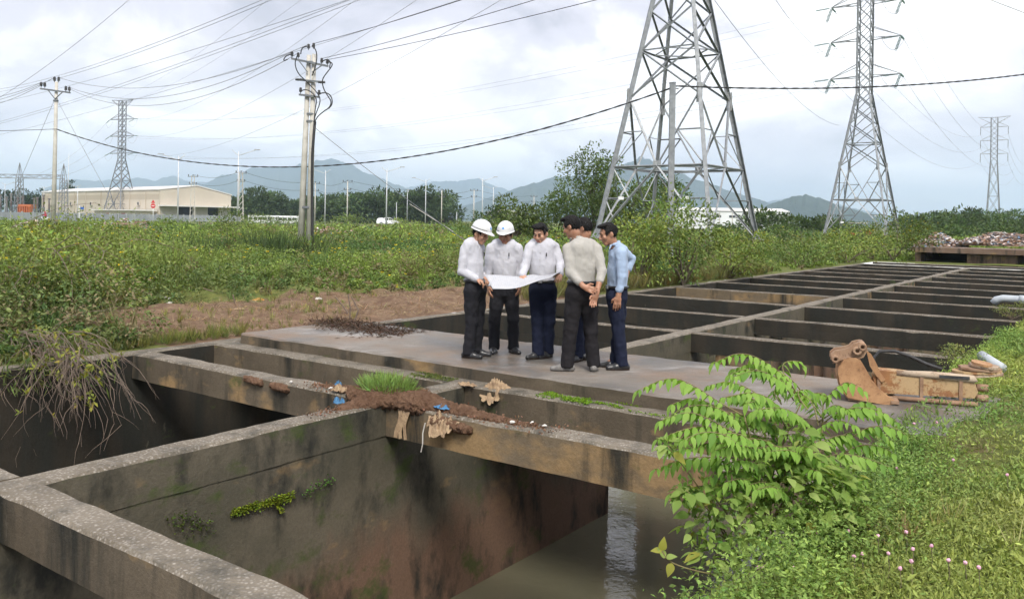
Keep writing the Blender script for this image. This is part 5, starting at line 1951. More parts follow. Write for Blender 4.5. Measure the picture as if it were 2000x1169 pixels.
for (px, d, R, ht, n, lab) in [(62, 70, (2.2, 1.8), 1.0, 260, 'heap of white and pink rubbish in the weeds at the far left'), (240, 95, (5, 2), 1.15, 240, 'scattered rubbish in the weeds below the distant pylon'), (640, 80, (4.2, 2.0), .75, 300, 'brown rubble patch right of the twin pole base')]:
    q = P(px, 450, d)
    heap('rubbish_heap', (q.x, q.y, .2), R, ht, n, .12, lab, .8 if px < 600 else .25)
# ================================================================ people
def smin(a, b, k):
    h = np.clip(.5 + .5 * (b - a) / k, 0, 1)
    return b + (a - b) * h - k * h * (1 - h)
class Vol:
    """a solid grown from rounded primitives on a grid, then skinned as one continuous surface"""
    def __init__(s, lo, hi, h):
        s.lo, s.h = np.array(lo, float), h
        s.n = np.ceil((np.array(hi) - s.lo) / h).astype(int) + 1
        s.f = np.full(s.n, .2, np.float32)
    def sl(s, lo, hi):
        a = np.clip(np.floor((np.array(lo) - s.lo) / s.h).astype(int), 0, s.n)
        b = np.clip(np.ceil((np.array(hi) - s.lo) / s.h).astype(int) + 1, 0, s.n)
        return a, b
    def grid(s, a, b):
        return np.meshgrid(*[(s.lo[i] + s.h * np.arange(a[i], b[i])).astype(np.float32) for i in range(3)], indexing='ij', sparse=True)
    def put(s, a, b, d, k, sub=False):
        S_ = tuple(slice(a[i], b[i]) for i in range(3))
        if sub:
            s.f[S_] = -smin(-s.f[S_], d, k)
        else:
            s.f[S_] = smin(s.f[S_], d, k) if k > 0 else np.minimum(s.f[S_], d)
    def cap(s, p, q, r0, r1=None, k=.02, flat=None, sub=False):
        r1 = r0 if r1 is None else r1
        p, q = np.array(p, float), np.array(q, float)
        rm = max(r0, r1) * (1.0 if flat is None else max(1, flat[1])) + 2.5 * k + .02
        a, b = s.sl(np.minimum(p, q) - rm, np.maximum(p, q) + rm)
        if (b <= a).any():
            return
        X, Y, Z = s.grid(a, b)
        d = q - p
        L2 = max(float(d @ d), 1e-9)
        t = np.clip(((X - p[0]) * d[0] + (Y - p[1]) * d[1] + (Z - p[2]) * d[2]) / L2, 0, 1)
        ex, ey, ez = X - p[0] - t * d[0], Y - p[1] - t * d[1], Z - p[2] - t * d[2]
        sc = 1.0
        if flat is not None:
            w, sc = np.array(flat[0], float), flat[1]
            w = w / np.linalg.norm(w)
            e = (ex * w[0] + ey * w[1] + ez * w[2]) * (1 / sc - 1)
            ex, ey, ez = ex + e * w[0], ey + e * w[1], ez + e * w[2]
        dist = (np.sqrt(ex * ex + ey * ey + ez * ez) - (r0 + t * (r1 - r0))) * min(1, sc)
        s.put(a, b, dist, k, sub)
    def ell(s, c, ax, rad, k=.02, sub=False):
        """ellipsoid with centre c, axes ax (3 unit rows), radii rad"""
        c = np.array(c, float)
        ax = np.array(ax, float)
        rm = max(rad) + 2.5 * k + .02
        a, b = s.sl(c - rm, c + rm)
        if (b <= a).any():
            return
        X, Y, Z = s.grid(a, b)
        X, Y, Z = X - c[0], Y - c[1], Z - c[2]
        q = 0
        for i in range(3):
            q = q + ((X * ax[i][0] + Y * ax[i][1] + Z * ax[i][2]) / rad[i]) ** 2
        q = np.sqrt(q)
        s.put(a, b, (q - 1) * min(rad), k, sub)
    def cut(s, pt, nrm):
        """removes everything on the side of the plane that nrm points to"""
        X, Y, Z = s.grid([0, 0, 0], s.n)
        nrm = np.array(nrm, float)
        nrm /= np.linalg.norm(nrm)
        d = (X - pt[0]) * nrm[0] + (Y - pt[1]) * nrm[1] + (Z - pt[2]) * nrm[2]
        s.f = np.maximum(s.f, d.astype(np.float32))
    def skin(s):
        f = s.f
        f[0], f[-1], f[:, 0], f[:, -1], f[:, :, 0], f[:, :, -1] = (.2,) * 6
        ins = f < 0
        n = s.n
        cnt = np.zeros(n - 1, np.int8)
        for i in (0, 1):
            for j in (0, 1):
                for k in (0, 1):
                    cnt += ins[i:n[0] - 1 + i, j:n[1] - 1 + j, k:n[2] - 1 + k]
        act = np.argwhere((cnt > 0) & (cnt < 8))
        ids = np.full(n - 1, -1, np.int32)
        ids[act[:, 0], act[:, 1], act[:, 2]] = np.arange(len(act))
        C = np.array([(i, j, k) for i in (0, 1) for j in (0, 1) for k in (0, 1)])
        fv = np.stack([f[act[:, 0] + c[0], act[:, 1] + c[1], act[:, 2] + c[2]] for c in C], 1)
        acc = np.zeros((len(act), 3))
        num = np.zeros(len(act))
        for a in range(8):
            for b in range(a + 1, 8):
                if np.abs(C[a] - C[b]).sum() != 1:
                    continue
                m = (fv[:, a] < 0) != (fv[:, b] < 0)
                t = fv[m, a] / (fv[m, a] - fv[m, b])
                acc[m] += C[a] + t[:, None] * (C[b] - C[a])
                num[m] += 1
        V = (act + acc / num[:, None]) * s.h + s.lo
        F = []
        for ax in range(3):
            o = [0, 0, 0]
            o[ax] = 1
            A = ins[:n[0] - o[0], :n[1] - o[1], :n[2] - o[2]]
            B = ins[o[0]:, o[1]:, o[2]:]
            e = np.argwhere(A != B)
            b_, c_ = (ax + 1) % 3, (ax + 2) % 3
            e = e[(e[:, b_] > 0) & (e[:, c_] > 0) & (e[:, b_] < n[b_] - 1) & (e[:, c_] < n[c_] - 1)]
            def cell(db, dc):
                q = e.copy()
                q[:, b_] -= db
                q[:, c_] -= dc
                return ids[q[:, 0], q[:, 1], q[:, 2]]
            Q = np.stack([cell(0, 0), cell(1, 0), cell(1, 1), cell(0, 1)], 1)
            flip = A[e[:, 0], e[:, 1], e[:, 2]]
            Q[~flip] = Q[~flip][:, ::-1]
            F.append(Q)
        F = np.concatenate(F)
        F = F[(F >= 0).all(1)]
        return V, F
def vnormals(V, F):
    n = np.cross(V[F[:, 2]] - V[F[:, 0]], V[F[:, 3]] - V[F[:, 1]])
    N = np.zeros_like(V)
    for i in range(4):
        np.add.at(N, F[:, i], n)
    return norm(N)
def skin_obj(vol, name, parent, mats, wrinkle=0.0, wscale=14, wz=1.0, mi_fn=None):
    V, F = vol.skin()
    if wrinkle:
        N = vnormals(V, F)
        w = fbm(V[:, 0] * wscale, V[:, 1] * wscale, V[:, 2] * wscale * wz, 3)
        w = (1 - np.abs(w)) - .6
        V = V + N * (w * wrinkle)[:, None]
    mi = mi_fn(V[F].mean(1)) if mi_fn is not None else None
    return link(name, np_mesh(name, V, F, mi=mi), parent, mats, True)
def cloth_mat(name, c, c2=None, bs=.15, sheen=.15):
    t = NT(name)
    wv = t.noise(420, 2, .5)
    col = t.mix(t.ramp(t.noise(7, 4, .6), (.3, 0.0), (.7, 1.0)), c, c2 or tuple(x * .9 for x in c))
    b = t.bsdf(col, .85, 0, .2, t.math('ADD', t.noise(26, 4, .6), t.math('MULTIPLY', wv, .25)), bs, .012)
    b.inputs['Sheen Weight'].default_value = sheen
    return t.mat
def skin_mat(name, c):
    t = NT(name)
    col = t.mix(t.ramp(t.noise(22, 4, .6), (.35, 0.0), (.65, 1.0)), c, (c[0] * .86, c[1] * .78, c[2] * .74))
    t.bsdf(col, .5, 0, .4, t.noise(90, 3, .6), .08, .004, .12)
    return t.mat
M_SKIN = [skin_mat('skin_light_tan', (.50, .29, .20)), skin_mat('skin_tan', (.40, .215, .14))]
M_LIP = simple('lip', (.36, .14, .11), (.32, .12, .10), 40, .5)
M_HAIR = simple('black_hair', (.006, .0055, .0055), (.013, .012, .012), 80, .6, 0, .2, .6, 160)
M_EYE = simple('dark_eye', (.02, .015, .012), (.03, .02, .016), 40, .25)
M_SHIRT_W = cloth_mat('white_shirt_cotton', (.51, .51, .56))
M_SHIRT_G = cloth_mat('pale_grey_beige_shirt', (.40, .38, .355), (.36, .345, .32))
M_SHIRT_B = cloth_mat('light_blue_shirt', (.33, .42, .57), (.30, .385, .53))
M_TR_BLK = cloth_mat('black_trousers', (.013, .013, .017), (.018, .018, .022), .15, 0)
M_TR_NAVY = cloth_mat('navy_trousers', (.009, .012, .028), (.012, .016, .036), .15, 0)
M_TR_CHAR = cloth_mat('charcoal_trousers', (.013, .012, .014), (.018, .016, .018), .15, 0)
M_SHOE = simple('black_leather', (.018, .018, .02), (.03, .03, .032), 12, .32, 0, .5)
M_SANDAL = simple('grey_sandal', (.12, .115, .11), (.2, .19, .18), 25, .6)
M_HELM = simple('white_helmet_plastic', (.66, .66, .66), (.62, .62, .63), 8, .3, 0, .5)
M_LOGO = simple('blue_helmet_logo', (.05, .25, .62), (.06, .28, .66), 30, .4)
def frame(fwd, up=(0, 0, 1)):
    f = np.array(fwd, float)
    f /= np.linalg.norm(f)
    u = np.array(up, float)
    u = u - f * (u @ f)
    u /= np.linalg.norm(u)
    r = np.cross(f, u)
    return r, f, u
def lerp(a, b, t):
    return np.array(a) * (1 - t) + np.array(b) * t
def hand(v, w, d, pn, thumb, curl=.5, size=1.0, spread=1.0):
    """palm and five fingers at wrist w: d pointing direction, pn direction the palm faces, thumb = direction of the thumb side"""
    d = np.array(d, float) / np.linalg.norm(d)
    pn = np.array(pn, float)
    pn = pn - d * (pn @ d)
    pn /= np.linalg.norm(pn)
    sd = np.cross(d, pn)
    if sd @ np.array(thumb, float) < 0:
        sd = -sd
    w = np.array(w, float)
    z = size
    v.cap(w - d * .02, w + d * .03 * z, .027 * z, .03 * z, .012, (pn, .75))
    v.cap(w + d * .035 * z + sd * .018 * z, w + d * .085 * z + sd * .022 * z, .021 * z, .018 * z, .012, (pn, .75))
    v.cap(w + d * .035 * z - sd * .018 * z, w + d * .080 * z - sd * .022 * z, .021 * z, .017 * z, .012, (pn, .75))
    for i, (o, L) in enumerate(((.033, .072), (.011, .082), (-.011, .076), (-.032, .058))):
        a = w + d * (.088 - .004 * abs(i - 1)) * z + sd * o * z
        c1 = curl * (.55 + .1 * i)
        d1 = d * math.cos(c1) + pn * math.sin(c1) + sd * (o * 2.0 * spread)
        b = a + d1 * L * .52 * z
        c2 = curl * (1.5 + .1 * i)
        d2 = d * math.cos(c2) + pn * math.sin(c2) + sd * (o * 1.2 * spread)
        c = b + d2 * L * .5 * z
        v.cap(a, b, .0105 * z, .0095 * z, .004)
        v.cap(b, c, .0095 * z, .0078 * z, .004)
    a = w + d * .03 * z + sd * .03 * z
    b = a + (sd * .75 + d * .65 + pn * .25) * .036 * z
    c = b + (sd * .15 + d * .9 + pn * .4) * .034 * z
    v.cap(a, b, .0145 * z, .012 * z, .008)
    v.cap(b, c, .012 * z, .009 * z, .004)
def person(label, px, py, d, sz, fwd, hd, hf, hup, J, shirt, trous, skin=0, shoe='shoe', helmet=False, sleeve=1.0, belt=True, hairy=1.0, bulk=1.0, hands=None, feetdir=None, smile=False):
    """px,py: photo position of the ground between the feet, d its distance; J joints as (zx, zy, dy) read from an enlargement"""
    g = P(px, py, d)
    s = .308 * d / FPX
    zx0, zy0 = (px - 860) / .308, (py - 380) / .3079
    def W_(q):
        return np.array([(q[0] - zx0) * s, q[2], (zy0 - q[1]) * s])
    root = empty('person', (g.x, g.y, ZS), 0, label, 'person')
    j = {k: W_(q) for k, q in J.items()}
    fw = np.array([fwd[0], fwd[1], 0.0])
    fw /= np.linalg.norm(fw)
    rt = np.array([fw[1], -fw[0], 0.0])          # the person's right
    lo = np.array([min(q[0] for q in j.values()) - .28, min(q[1] for q in j.values()) - .32, -.02])
    hi = np.array([max(q[0] for q in j.values()) + .28, max(q[1] for q in j.values()) + .32, 1.95])
    HC = W_(hd)
    r_, f_, u_ = frame(hf, hup)
    def hp(a, b, c):
        return HC + r_ * a + f_ * b + u_ * c
    pel, ches, nb = j['pelvis'], j['chest'], j['neck']
    up_ = norm(ches - pel)
    # ---------------- body
    v = Vol(lo, hi, .0078)
    v.cap(pel, lerp(pel, ches, .5), .115, .11, .03, (fw, .75))
    v.cap(lerp(pel, ches, .5), ches, .11, .13, .03, (fw, .7))
    v.cap(nb - up_ * .02, hp(0, -.02, -.07), .052, .054, .02)
    for sd in 'LR':
        sh, el, wr = j['sh' + sd], j['el' + sd], j['wr' + sd]
        hip, kn, an = j['hip' + sd], j['kn' + sd], j['an' + sd]
        v.cap(ches + up_ * .06, sh, .05, .05, .03)
        v.cap(sh, el, .046, .04, .015)
        v.cap(el, wr, .040, .027, .012)
        v.cap(hip, kn, .075, .052, .03)
        v.cap(kn, an, .052, .036, .02)
        fd = feetdir[sd]
        fd = np.array([fd[0], fd[1], 0.0]) / math.hypot(*fd[:2])
        v.cap(an + np.array([0, 0, -.01]), np.array([an[0], an[1], .04]) + fd * .10, .034, .03, .02)
    hn = hands or {}
    for sd in 'LR':
        dd = norm(j['wr' + sd] - j['el' + sd])
        cfg = hn.get(sd, {})
        hand(v, j['wr' + sd], cfg.get('d', dd), cfg.get('pn', -rt if sd == 'R' else rt), cfg.get('th', fw), cfg.get('curl', .45), cfg.get('size', 1.0))
    A3 = (r_, f_, u_)
    v.ell(hp(0, -.008, .028), A3, (.077, .097, .098), .02)
    v.ell(hp(0, .018, -.045), A3, (.064, .070, .075), .025)
    v.cap(hp(-.016, .066, -.098), hp(.016, .066, -.098), .02, .02, .02)
    v.cap(hp(-.03, .084, .032), hp(.03, .084, .032), .012, .012, .012)
    v.cap(hp(0, .096, .018), hp(0, .113, -.024), .009, .0145, .008)
    v.cap(hp(-.014, .098, -.030), hp(.014, .098, -.030), .009, .009, .006)
    for sg in (-1, 1):
        v.ell(hp(sg * .078, -.008, -.008), (r_ * .9 + f_ * sg * .3, f_, u_), (.010, .024, .033), .006)
        v.ell(hp(sg * .045, .070, -.022), A3, (.026, .02, .024), .02)
        v.ell(hp(sg * .031, .100, .012), A3, (.017, .012, .009), .008, True)
    v.cap(hp(-.022, .088, -.060), hp(.022, .088, -.060), .0085, .0085, .006)
    v.cap(hp(-.018, .086, -.073), hp(.018, .086, -.073), .008, .008, .006)
    def mouth(c):
        q = c - HC
        a, b, e = q @ r_, q @ f_, q @ u_
        w = .027 if smile else .022
        return ((np.abs(a) < w) & (b > .075) & (np.abs(e + .066 - (.35 * np.abs(a) if smile else 0)) < .009)).astype(int)
    skin_obj(v, 'body', root, [M_SKIN[skin], M_LIP], mi_fn=mouth)
    for sg in (-1, 1):
        m = MB()
        c = hp(sg * .031, .0915, .008)
        R4 = Matrix((r_, f_, u_)).transposed().to_4x4()
        m.lathe([(0, -.5), (.4, -.35), (.5, 0), (.4, .35), (0, .5)], 8, Matrix.Translation(c) @ R4 @ Matrix.Diagonal((.026, .016, .009, 1)))
        m.build('eye', M_EYE, root, True)
        m = MB()
        m.tube([hp(sg * .014, .1, .034), hp(sg * .032, .099, .040), hp(sg * .050, .088, .034)], [.0035, .0045, .0025], 5)
        m.build('eyebrow', M_HAIR, root, True)
    # ---------------- hair
    v = Vol(HC - .17, HC + .17, .0058)
    v.ell(hp(0, -.012, .032), A3, (.0835, .1035, .106), .01)
    v.cut(hp(0, .062, .080), f_ * .80 - u_ * .60)
    v.cut(hp(0, 0, -.085), -u_)
    for sg in (-1, 1):
        v.ell(hp(sg * .073, .030, .028), A3, (.012, .022, .042), .006)
        v.ell(hp(sg * .03, .045, .112), A3, (.05, .05, .022), .012)
    for sg in (-1, 1):
        v.ell(hp(sg * .088, .012, -.018), A3, (.03, .034, .042), .008, True)
    ho_ = skin_obj(v, 'hair', root, M_HAIR, .0075 * hairy, 70, .45)
    Vh = np.zeros(len(ho_.data.vertices) * 3)
    ho_.data.vertices.foreach_get('co', Vh)
    Vh = Vh.reshape(-1, 3)
    pk_ = Vh[rng.integers(0, len(Vh), 900)]
    out_ = norm(pk_ - hp(0, -.01, .03))
    fl_ = norm(out_ * .55 + f_ * .35 * (out_ @ u_ > .3)[:, None] - u_ * .75 + rng.normal(size=out_.shape) * .25)
    hl_ = Leaves()
    hl_.add(pk_ - out_ * .002, fl_, .012 + .016 * rng.random(900), .0035, jit((.009, .008, .008), 900, .4, .1), N=out_)
    hl_.build('hair_strands', ho_)['kind'] = 'stuff'
    # ---------------- shirt
    b = bulk
    v = Vol(lo, hi, .0092)
    wst = lerp(pel, ches, .22)
    v.cap(wst, lerp(pel, ches, .62), .150 * b, .152 * b, .03, (fw, .72))
    v.cap(lerp(pel, ches, .55), ches + up_ * .02, .152 * b, .158 * b, .03, (fw, .66))
    v.cap(ches + up_ * .085 - rt * .10, ches + up_ * .085 + rt * .10, .068, .068, .04, (fw, .9))
    for sd in 'LR':
        sh, el, wr = j['sh' + sd], j['el' + sd], j['wr' + sd]
        v.cap(sh, lerp(sh, el, .5), .066 * b, .060 * b, .022)
        v.cap(lerp(sh, el, .45), el, .060 * b, .052 * b, .015)
        e_ = lerp(el, wr, sleeve if isinstance(sleeve, float) else sleeve[sd])
        if np.linalg.norm(e_ - el) > .03:
            v.cap(el, e_, .052 * b, .043, .015)
            v.cap(lerp(el, e_, .9), e_, .046, .046, .004)
    for k in range(9):                           # collar
        a0, a1 = [math.radians(35 + 290 * t) for t in (k / 9, (k + 1) / 9)]
        q0 = nb + (fw * math.cos(a0) + rt * math.sin(a0)) * .062 + up_ * (.012 - .022 * math.cos(a0))
        q1 = nb + (fw * math.cos(a1) + rt * math.sin(a1)) * .062 + up_ * (.012 - .022 * math.cos(a1))
        v.cap(q0, q1, .014, .014, .008)
    for sg in (-1, 1):
        q0 = nb + fw * .052 + rt * sg * .038 - up_ * .006
        v.cap(q0, q0 + fw * .030 + rt * sg * .022 - up_ * .052, .013, .006, .006)
    hem = lerp(pel, ches, .02)
    v.cut(hem + up_ * .0, -up_)
    pc = hp(0, 0, -.06)
    v.cap(nb, hp(0, 0, -.09), .05, .052, .004, None, True)
    skin_obj(v, 'shirt', root, shirt, .0085, 13, .62)
    if fwd[1] < -.3:                             # front details face the camera
        m = MB()
        q0, q1 = nb + fw * .075 - up_ * .06, hem + fw * .128 * b
        for k in range(5):
            q = lerp(q0, q1, .12 + .19 * k) + fw * (.03 * math.sin(math.pi * (.12 + .19 * k)) + .018)
            m.lathe([(0, .004), (.006, .004), (.006, -.004), (0, -.004)], 8, Matrix.Translation(q) @ Vector(fw).to_track_quat('Z', 'Y').to_matrix().to_4x4())
        m.build('buttons', M_SHIRT_G, root)['kind'] = 'stuff'
        m = MB()
        q = ches - rt * .075 + fw * (.119 * b) - up_ * .01
        m.bar(q, q - up_ * .045 + fw * .004, .012, .008, 0, fw)
        m.build('pen', M_EYE, root)
    # ---------------- trousers
    v = Vol(lo, np.array([hi[0], hi[1], 1.2]), .0092)
    tb = b * .98
    v.cap(pel + up_ * .045, pel - up_ * .05, .158 * tb, .165 * tb, .03, (fw, .74))
    for sd in 'LR':
        hip, kn, an = j['hip' + sd], j['kn' + sd], j['an' + sd]
        v.cap(hip, lerp(hip, kn, .55), .099 * tb, .086 * tb, .03)
        v.cap(lerp(hip, kn, .5), kn, .088 * tb, .074 * tb, .03)
        v.cap(kn, lerp(kn, an, .5), .074 * tb, .072 * tb, .03)
        v.cap(lerp(kn, an, .5), np.array([an[0], an[1], .06]), .072 * tb, .072 * tb, .02)
    v.cut(pel + up_ * .075, up_)
    v.cut((0, 0, .045), (0, 0, -1))
    skin_obj(v, 'trousers', root, trous, .012, 10, .8)
    if belt:
        m = MB()
        n = 28
        rw, rf = .164 * b, .164 * b * .74
        ring = []
        for k in range(n + 1):
            a = 2 * math.pi * k / n
            ring.append(pel + up_ * .062 + fw * math.cos(a) * rf + rt * math.sin(a) * rw)
        vs, fs = [], []
        for q in ring[:-1]:
            o_ = norm(q - (pel + up_ * .062))
            vs += [q - up_ * .017, q - up_ * .017 + o_ * .006, q + up_ * .017 + o_ * .006, q + up_ * .017]
        for k in range(n):
            a, c = 4 * k, 4 * ((k + 1) % n)
            for e in range(4):
                fs.append((a + e, c + e, c + (e + 1) % 4, a + (e + 1) % 4))
        m.add(vs, fs)
        bo = m.build('belt', M_SHOE, root, True)
        m = MB()
        q = pel + up_ * .062 + fw * (rf + .008)
        m.bar(q - rt * .022, q + rt * .022, .012, .036, 0, up_)
        m.build('buckle', M_STEEL, bo)
    # ---------------- shoes
    for sd in 'LR':
        an = j['an' + sd]
        fd = feetdir[sd]
        fd = np.array([fd[0], fd[1], 0.0]) / math.hypot(*fd[:2])
        c = np.array([an[0], an[1], 0.0])
        v = Vol(c + np.array([-.26, -.26, -.02]), c + np.array([.26, .26, .16]), .006)
        sw = np.array([0, 0, 1.0])
        v.cap(c - fd * .05 + sw * .038, c + fd * .07 + sw * .036, .042, .046, .02)
        v.cap(c + fd * .06 + sw * .032, c + fd * .165 + sw * .026, .045, .030, .02)
        if shoe == 'shoe':
            v.cap(c - fd * .02 + sw * .06, c + fd * .03 + sw * .07, .042, .036, .02)
        v.cut(c, (0, 0, -1))
        if shoe == 'sandal':
            for t_ in (.035, .085, .125):
                v.cap(c + fd * t_ + sw * .2, c + fd * t_ + sw * .058, .008, .008, .003, None, True)
        so_ = skin_obj(v, shoe, root, M_SHOE if shoe == 'shoe' else M_SANDAL)
        if shoe == 'shoe':
            m = MB()
            pts = []
            for k in range(20):
                a = 2 * math.pi * k / 20
                fx, sx = math.cos(a), math.sin(a)
                lf = .19 if fx > 0 else .09
                pts.append(c + fd * (fx * lf) + np.cross(fd, sw) * sx * (.052 if fx < .4 else .047))
            m.prism([(p_[0], p_[1]) for p_ in pts], .018, Matrix.Translation((0, 0, .0095)))
            m.build('sole', M_EYE, so_)
    # ---------------- helmet
    if helmet:
        hr = np.array
        rows, nA = 11, 36
        vs, fs = [], []
        R4 = Matrix.Translation(hp(0, -.004, .056)) @ Matrix((r_, f_, u_)).transposed().to_4x4() @ Matrix.Rotation(math.radians(4), 4, 'X')
        for i in range(rows):
            ph = math.pi / 2 * i / (rows - 1)
            for k in range(nA):
                a = 2 * math.pi * k / nA
                rx, ry = .109 * math.cos(ph), .133 * math.cos(ph)
                rib = 1 + .012 * max(0, math.cos(3 * (a - math.pi / 2))) * math.sin(2 * ph)
                vs.append(R4 @ Vector((math.cos(a) * rx * rib, math.sin(a) * ry * rib, .128 * math.sin(ph) ** .92)))
        for i in range(rows - 1):
            for k in range(nA):
                fs.append((i * nA + k, i * nA + (k + 1) % nA, (i + 1) * nA + (k + 1) % nA, (i + 1) * nA + k))
        b0 = len(vs)
        for (ex, z) in ((1.0, 0.0), (1.07, -.006), (1.07, -.012), (.99, -.012)):
            for k in range(nA):
                a = 2 * math.pi * k / nA
                pk_ = max(0, math.sin(a)) ** 3 * .052 * (ex > 1)
                vs.append(R4 @ Vector((math.cos(a) * .109 * ex, math.sin(a) * (.133 * ex) + pk_, z - pk_ * .28)))
        for i in range(3):
            for k in range(nA):
                fs.append((b0 + i * nA + k, b0 + (i + 1) * nA + k, b0 + (i + 1) * nA + (k + 1) % nA, b0 + i * nA + (k + 1) % nA))
        m = MB()
        m.add(vs, fs)
        ho = m.build('helmet', M_HELM, root, True)
        m = MB()
        m.lathe([(0, .002), (.014, .001), (.014, -.004)], 12, R4 @ Matrix.Translation((0, .125, .052)) @ Matrix.Rotation(math.radians(-65), 4, 'X'))
        m.build('logo', M_LOGO, ho)
        m = MB()
        m.tube([R4 @ Vector((.1092 * math.cos(a) * 1.0, .1335 * math.sin(a), .018)) for a in [math.radians(-60 + 10 * k) for k in range(13)]], .0028, 5)
        m.build('side_slot', M_EYE, ho)
        m = MB()
        for sg in (-1, 1):
            m.tube([hp(sg * .088, .02, .03), hp(sg * .078, .03, -.05), hp(sg * .02, .05, -.12)], .004, 4)
        m.build('chin_strap', M_EYE, ho)
    return root, j
def std(hipL, hipR, **k):
    return k
# ---- the six men ------------------------------------------------------------------
person('man in white helmet and white shirt at the left, in profile, holding the drawing', 926, 688.5, 10.45, 0, (.88, -.47), (243, 218, -.02), (.80, -.46, -.36), (.18, -.1, 1),
       dict(pelvis=(213, 545, 0), chest=(196, 330, 0), neck=(208, 268, 0), shR=(152, 315, -.10), shL=(240, 312, .13), elR=(130, 455, -.14), elL=(215, 450, .20), wrR=(222, 497, -.16), wrL=(262, 490, .10),
            hipR=(192, 580, -.06), hipL=(238, 580, .07), knR=(195, 770, -.05), knL=(236, 770, .08), anR=(178, 962, -.05), anL=(228, 955, .12)),
       M_SHIRT_W, M_TR_BLK, 0, helmet=True, bulk=.97, feetdir=dict(L=(.93, -.25), R=(.9, -.4)), hands=dict(R=dict(curl=.9, pn=(.1, .1, -1), th=(0, -1, .4)), L=dict(curl=.8, pn=(0, -.2, -1), th=(0, -1, 0))))
person('smiling man in white helmet and white shirt, second from the left', 983, 681.5, 10.85, 0, (-.10, -1), (402, 232, -.03), (-.22, -.9, -.22), (0, -.1, 1),
       dict(pelvis=(400, 555, 0), chest=(395, 338, 0), neck=(398, 283, 0), shR=(312, 318, 0), shL=(482, 316, 0), elR=(292, 450, -.02), elL=(502, 445, .02), wrR=(302, 555, -.12), wrL=(497, 540, -.06),
            hipR=(355, 585, 0), hipL=(445, 585, 0), knR=(342, 765, -.03), knL=(458, 765, -.03), anR=(340, 950, 0), anL=(462, 945, .02)),
       M_SHIRT_W, M_TR_BLK, 1, helmet=True, bulk=1.0, feetdir=dict(R=(-.08, -1), L=(.45, -.9)), smile=True, hands=dict(R=dict(curl=.5, pn=(.9, .3, 0), th=(0, -1, 0)), L=dict(curl=.5, pn=(-.9, .3, 0), th=(0, -1, 0))))
person('bareheaded man in white shirt and navy trousers, facing the camera with the drawing', 1052, 690, 10.52, 0, (-.22, -1), (624, 222, -.04), (-.42, -.8, -.34), (-.05, -.1, 1),
       dict(pelvis=(640, 552, 0), chest=(636, 335, 0), neck=(632, 280, 0), shR=(560, 312, -.02), shL=(712, 308, .03), elR=(528, 428, -.08), elL=(752, 415, -.05), wrR=(512, 478, -.22), wrL=(742, 468, -.24),
            hipR=(605, 585, 0), hipL=(683, 585, .02), knR=(612, 775, -.02), knL=(685, 775, .0), anR=(620, 962, -.06), anL=(682, 965, .04)),
       M_SHIRT_W, M_TR_NAVY, 0, bulk=1.04, feetdir=dict(R=(-.8, -.6), L=(-.6, -.8)), hands=dict(R=dict(d=(-.1, -.75, -.55), curl=.7, pn=(.3, .2, -1), th=(1, 0, .2)), L=dict(d=(-.15, -.9, -.35), curl=.8, pn=(-.2, .1, -1), th=(-1, 0, .2))))
person('man in beige-grey shirt seen from behind, hands clasped at his back', 1131, 715, 9.63, 0, (-.38, .92), (822, 178, .03), (-.75, .45, -.34), (-.12, .05, 1),
       dict(pelvis=(888, 560, 0), chest=(895, 345, 0), neck=(850, 258, .04), shR=(978, 318, .04), shL=(800, 318, -.02), elR=(1012, 452, -.05), elL=(812, 465, -.10), wrR=(972, 590, -.20), wrL=(895, 548, -.185),
            hipR=(938, 600, .02), hipL=(838, 600, -.01), knR=(950, 830, .02), knL=(822, 830, -.02), anR=(972, 1055, .02), anL=(802, 1058, -.03)),
       M_SHIRT_G, M_TR_CHAR, 1, shoe='sandal', bulk=1.06, sleeve=dict(R=.42, L=.62), feetdir=dict(R=(.05, 1), L=(-.95, .1)), hands=dict(R=dict(d=(-.35, -.05, -.9), curl=.5, pn=(.3, -.9, 0), th=(-1, 0, .3)), L=dict(d=(.9, -.15, -.35), curl=.5, pn=(0, -1, .2), th=(0, -.2, 1))))
person('dark haired man almost hidden behind the man in the beige-grey shirt', 1131, 697, 10.35, 0, (-.75, .55), (900, 192, 0), (-.80, .45, -.25), (-.05, 0, 1),
       dict(pelvis=(888, 560, 0), chest=(890, 340, 0), neck=(892, 275, 0), shR=(945, 322, .12), shL=(848, 320, -.11), elR=(950, 450, .15), elL=(850, 450, -.14), wrR=(925, 550, .2), wrL=(845, 550, -.10),
            hipR=(905, 590, .07), hipL=(872, 590, -.06), knR=(900, 790, .07), knL=(872, 790, -.05), anR=(893, 985, .07), anL=(870, 990, -.05)),
       M_SHIRT_W, M_TR_NAVY, 1, bulk=.95, feetdir=dict(R=(-.7, .6), L=(-.5, -.7)))
person('man in light blue shirt at the right, in profile facing left with one arm hanging', 1200, 710, 9.78, 0, (-.93, -.30), (1052, 218, -.02), (-.90, -.20, -.30), (-.16, 0, 1),
       dict(pelvis=(1112, 585, 0), chest=(1118, 368, 0), neck=(1088, 283, 0), shL=(1122, 335, -.16), shR=(1150, 322, .16), elL=(1128, 478, -.19), elR=(1222, 378, .26), wrL=(1108, 600, -.20), wrR=(1185, 480, .20),
            hipL=(1095, 620, -.07), hipR=(1128, 620, .07), knL=(1120, 810, -.06), knR=(1132, 810, .08), anL=(1150, 1035, -.05), anR=(1118, 1010, .10)),
       M_SHIRT_B, M_TR_NAVY, 1, bulk=.97, sleeve=dict(L=.66, R=.6), feetdir=dict(L=(-1, -.15), R=(-1, .05)), hands=dict(L=dict(d=(-.12, -.02, -1), curl=.4, pn=(.2, 1, 0), th=(-1, 0, 0), size=1.05), R=dict(d=(-.5, -.6, -.5), curl=.6, pn=(-.6, -.6, .2), th=(0, 0, 1))))
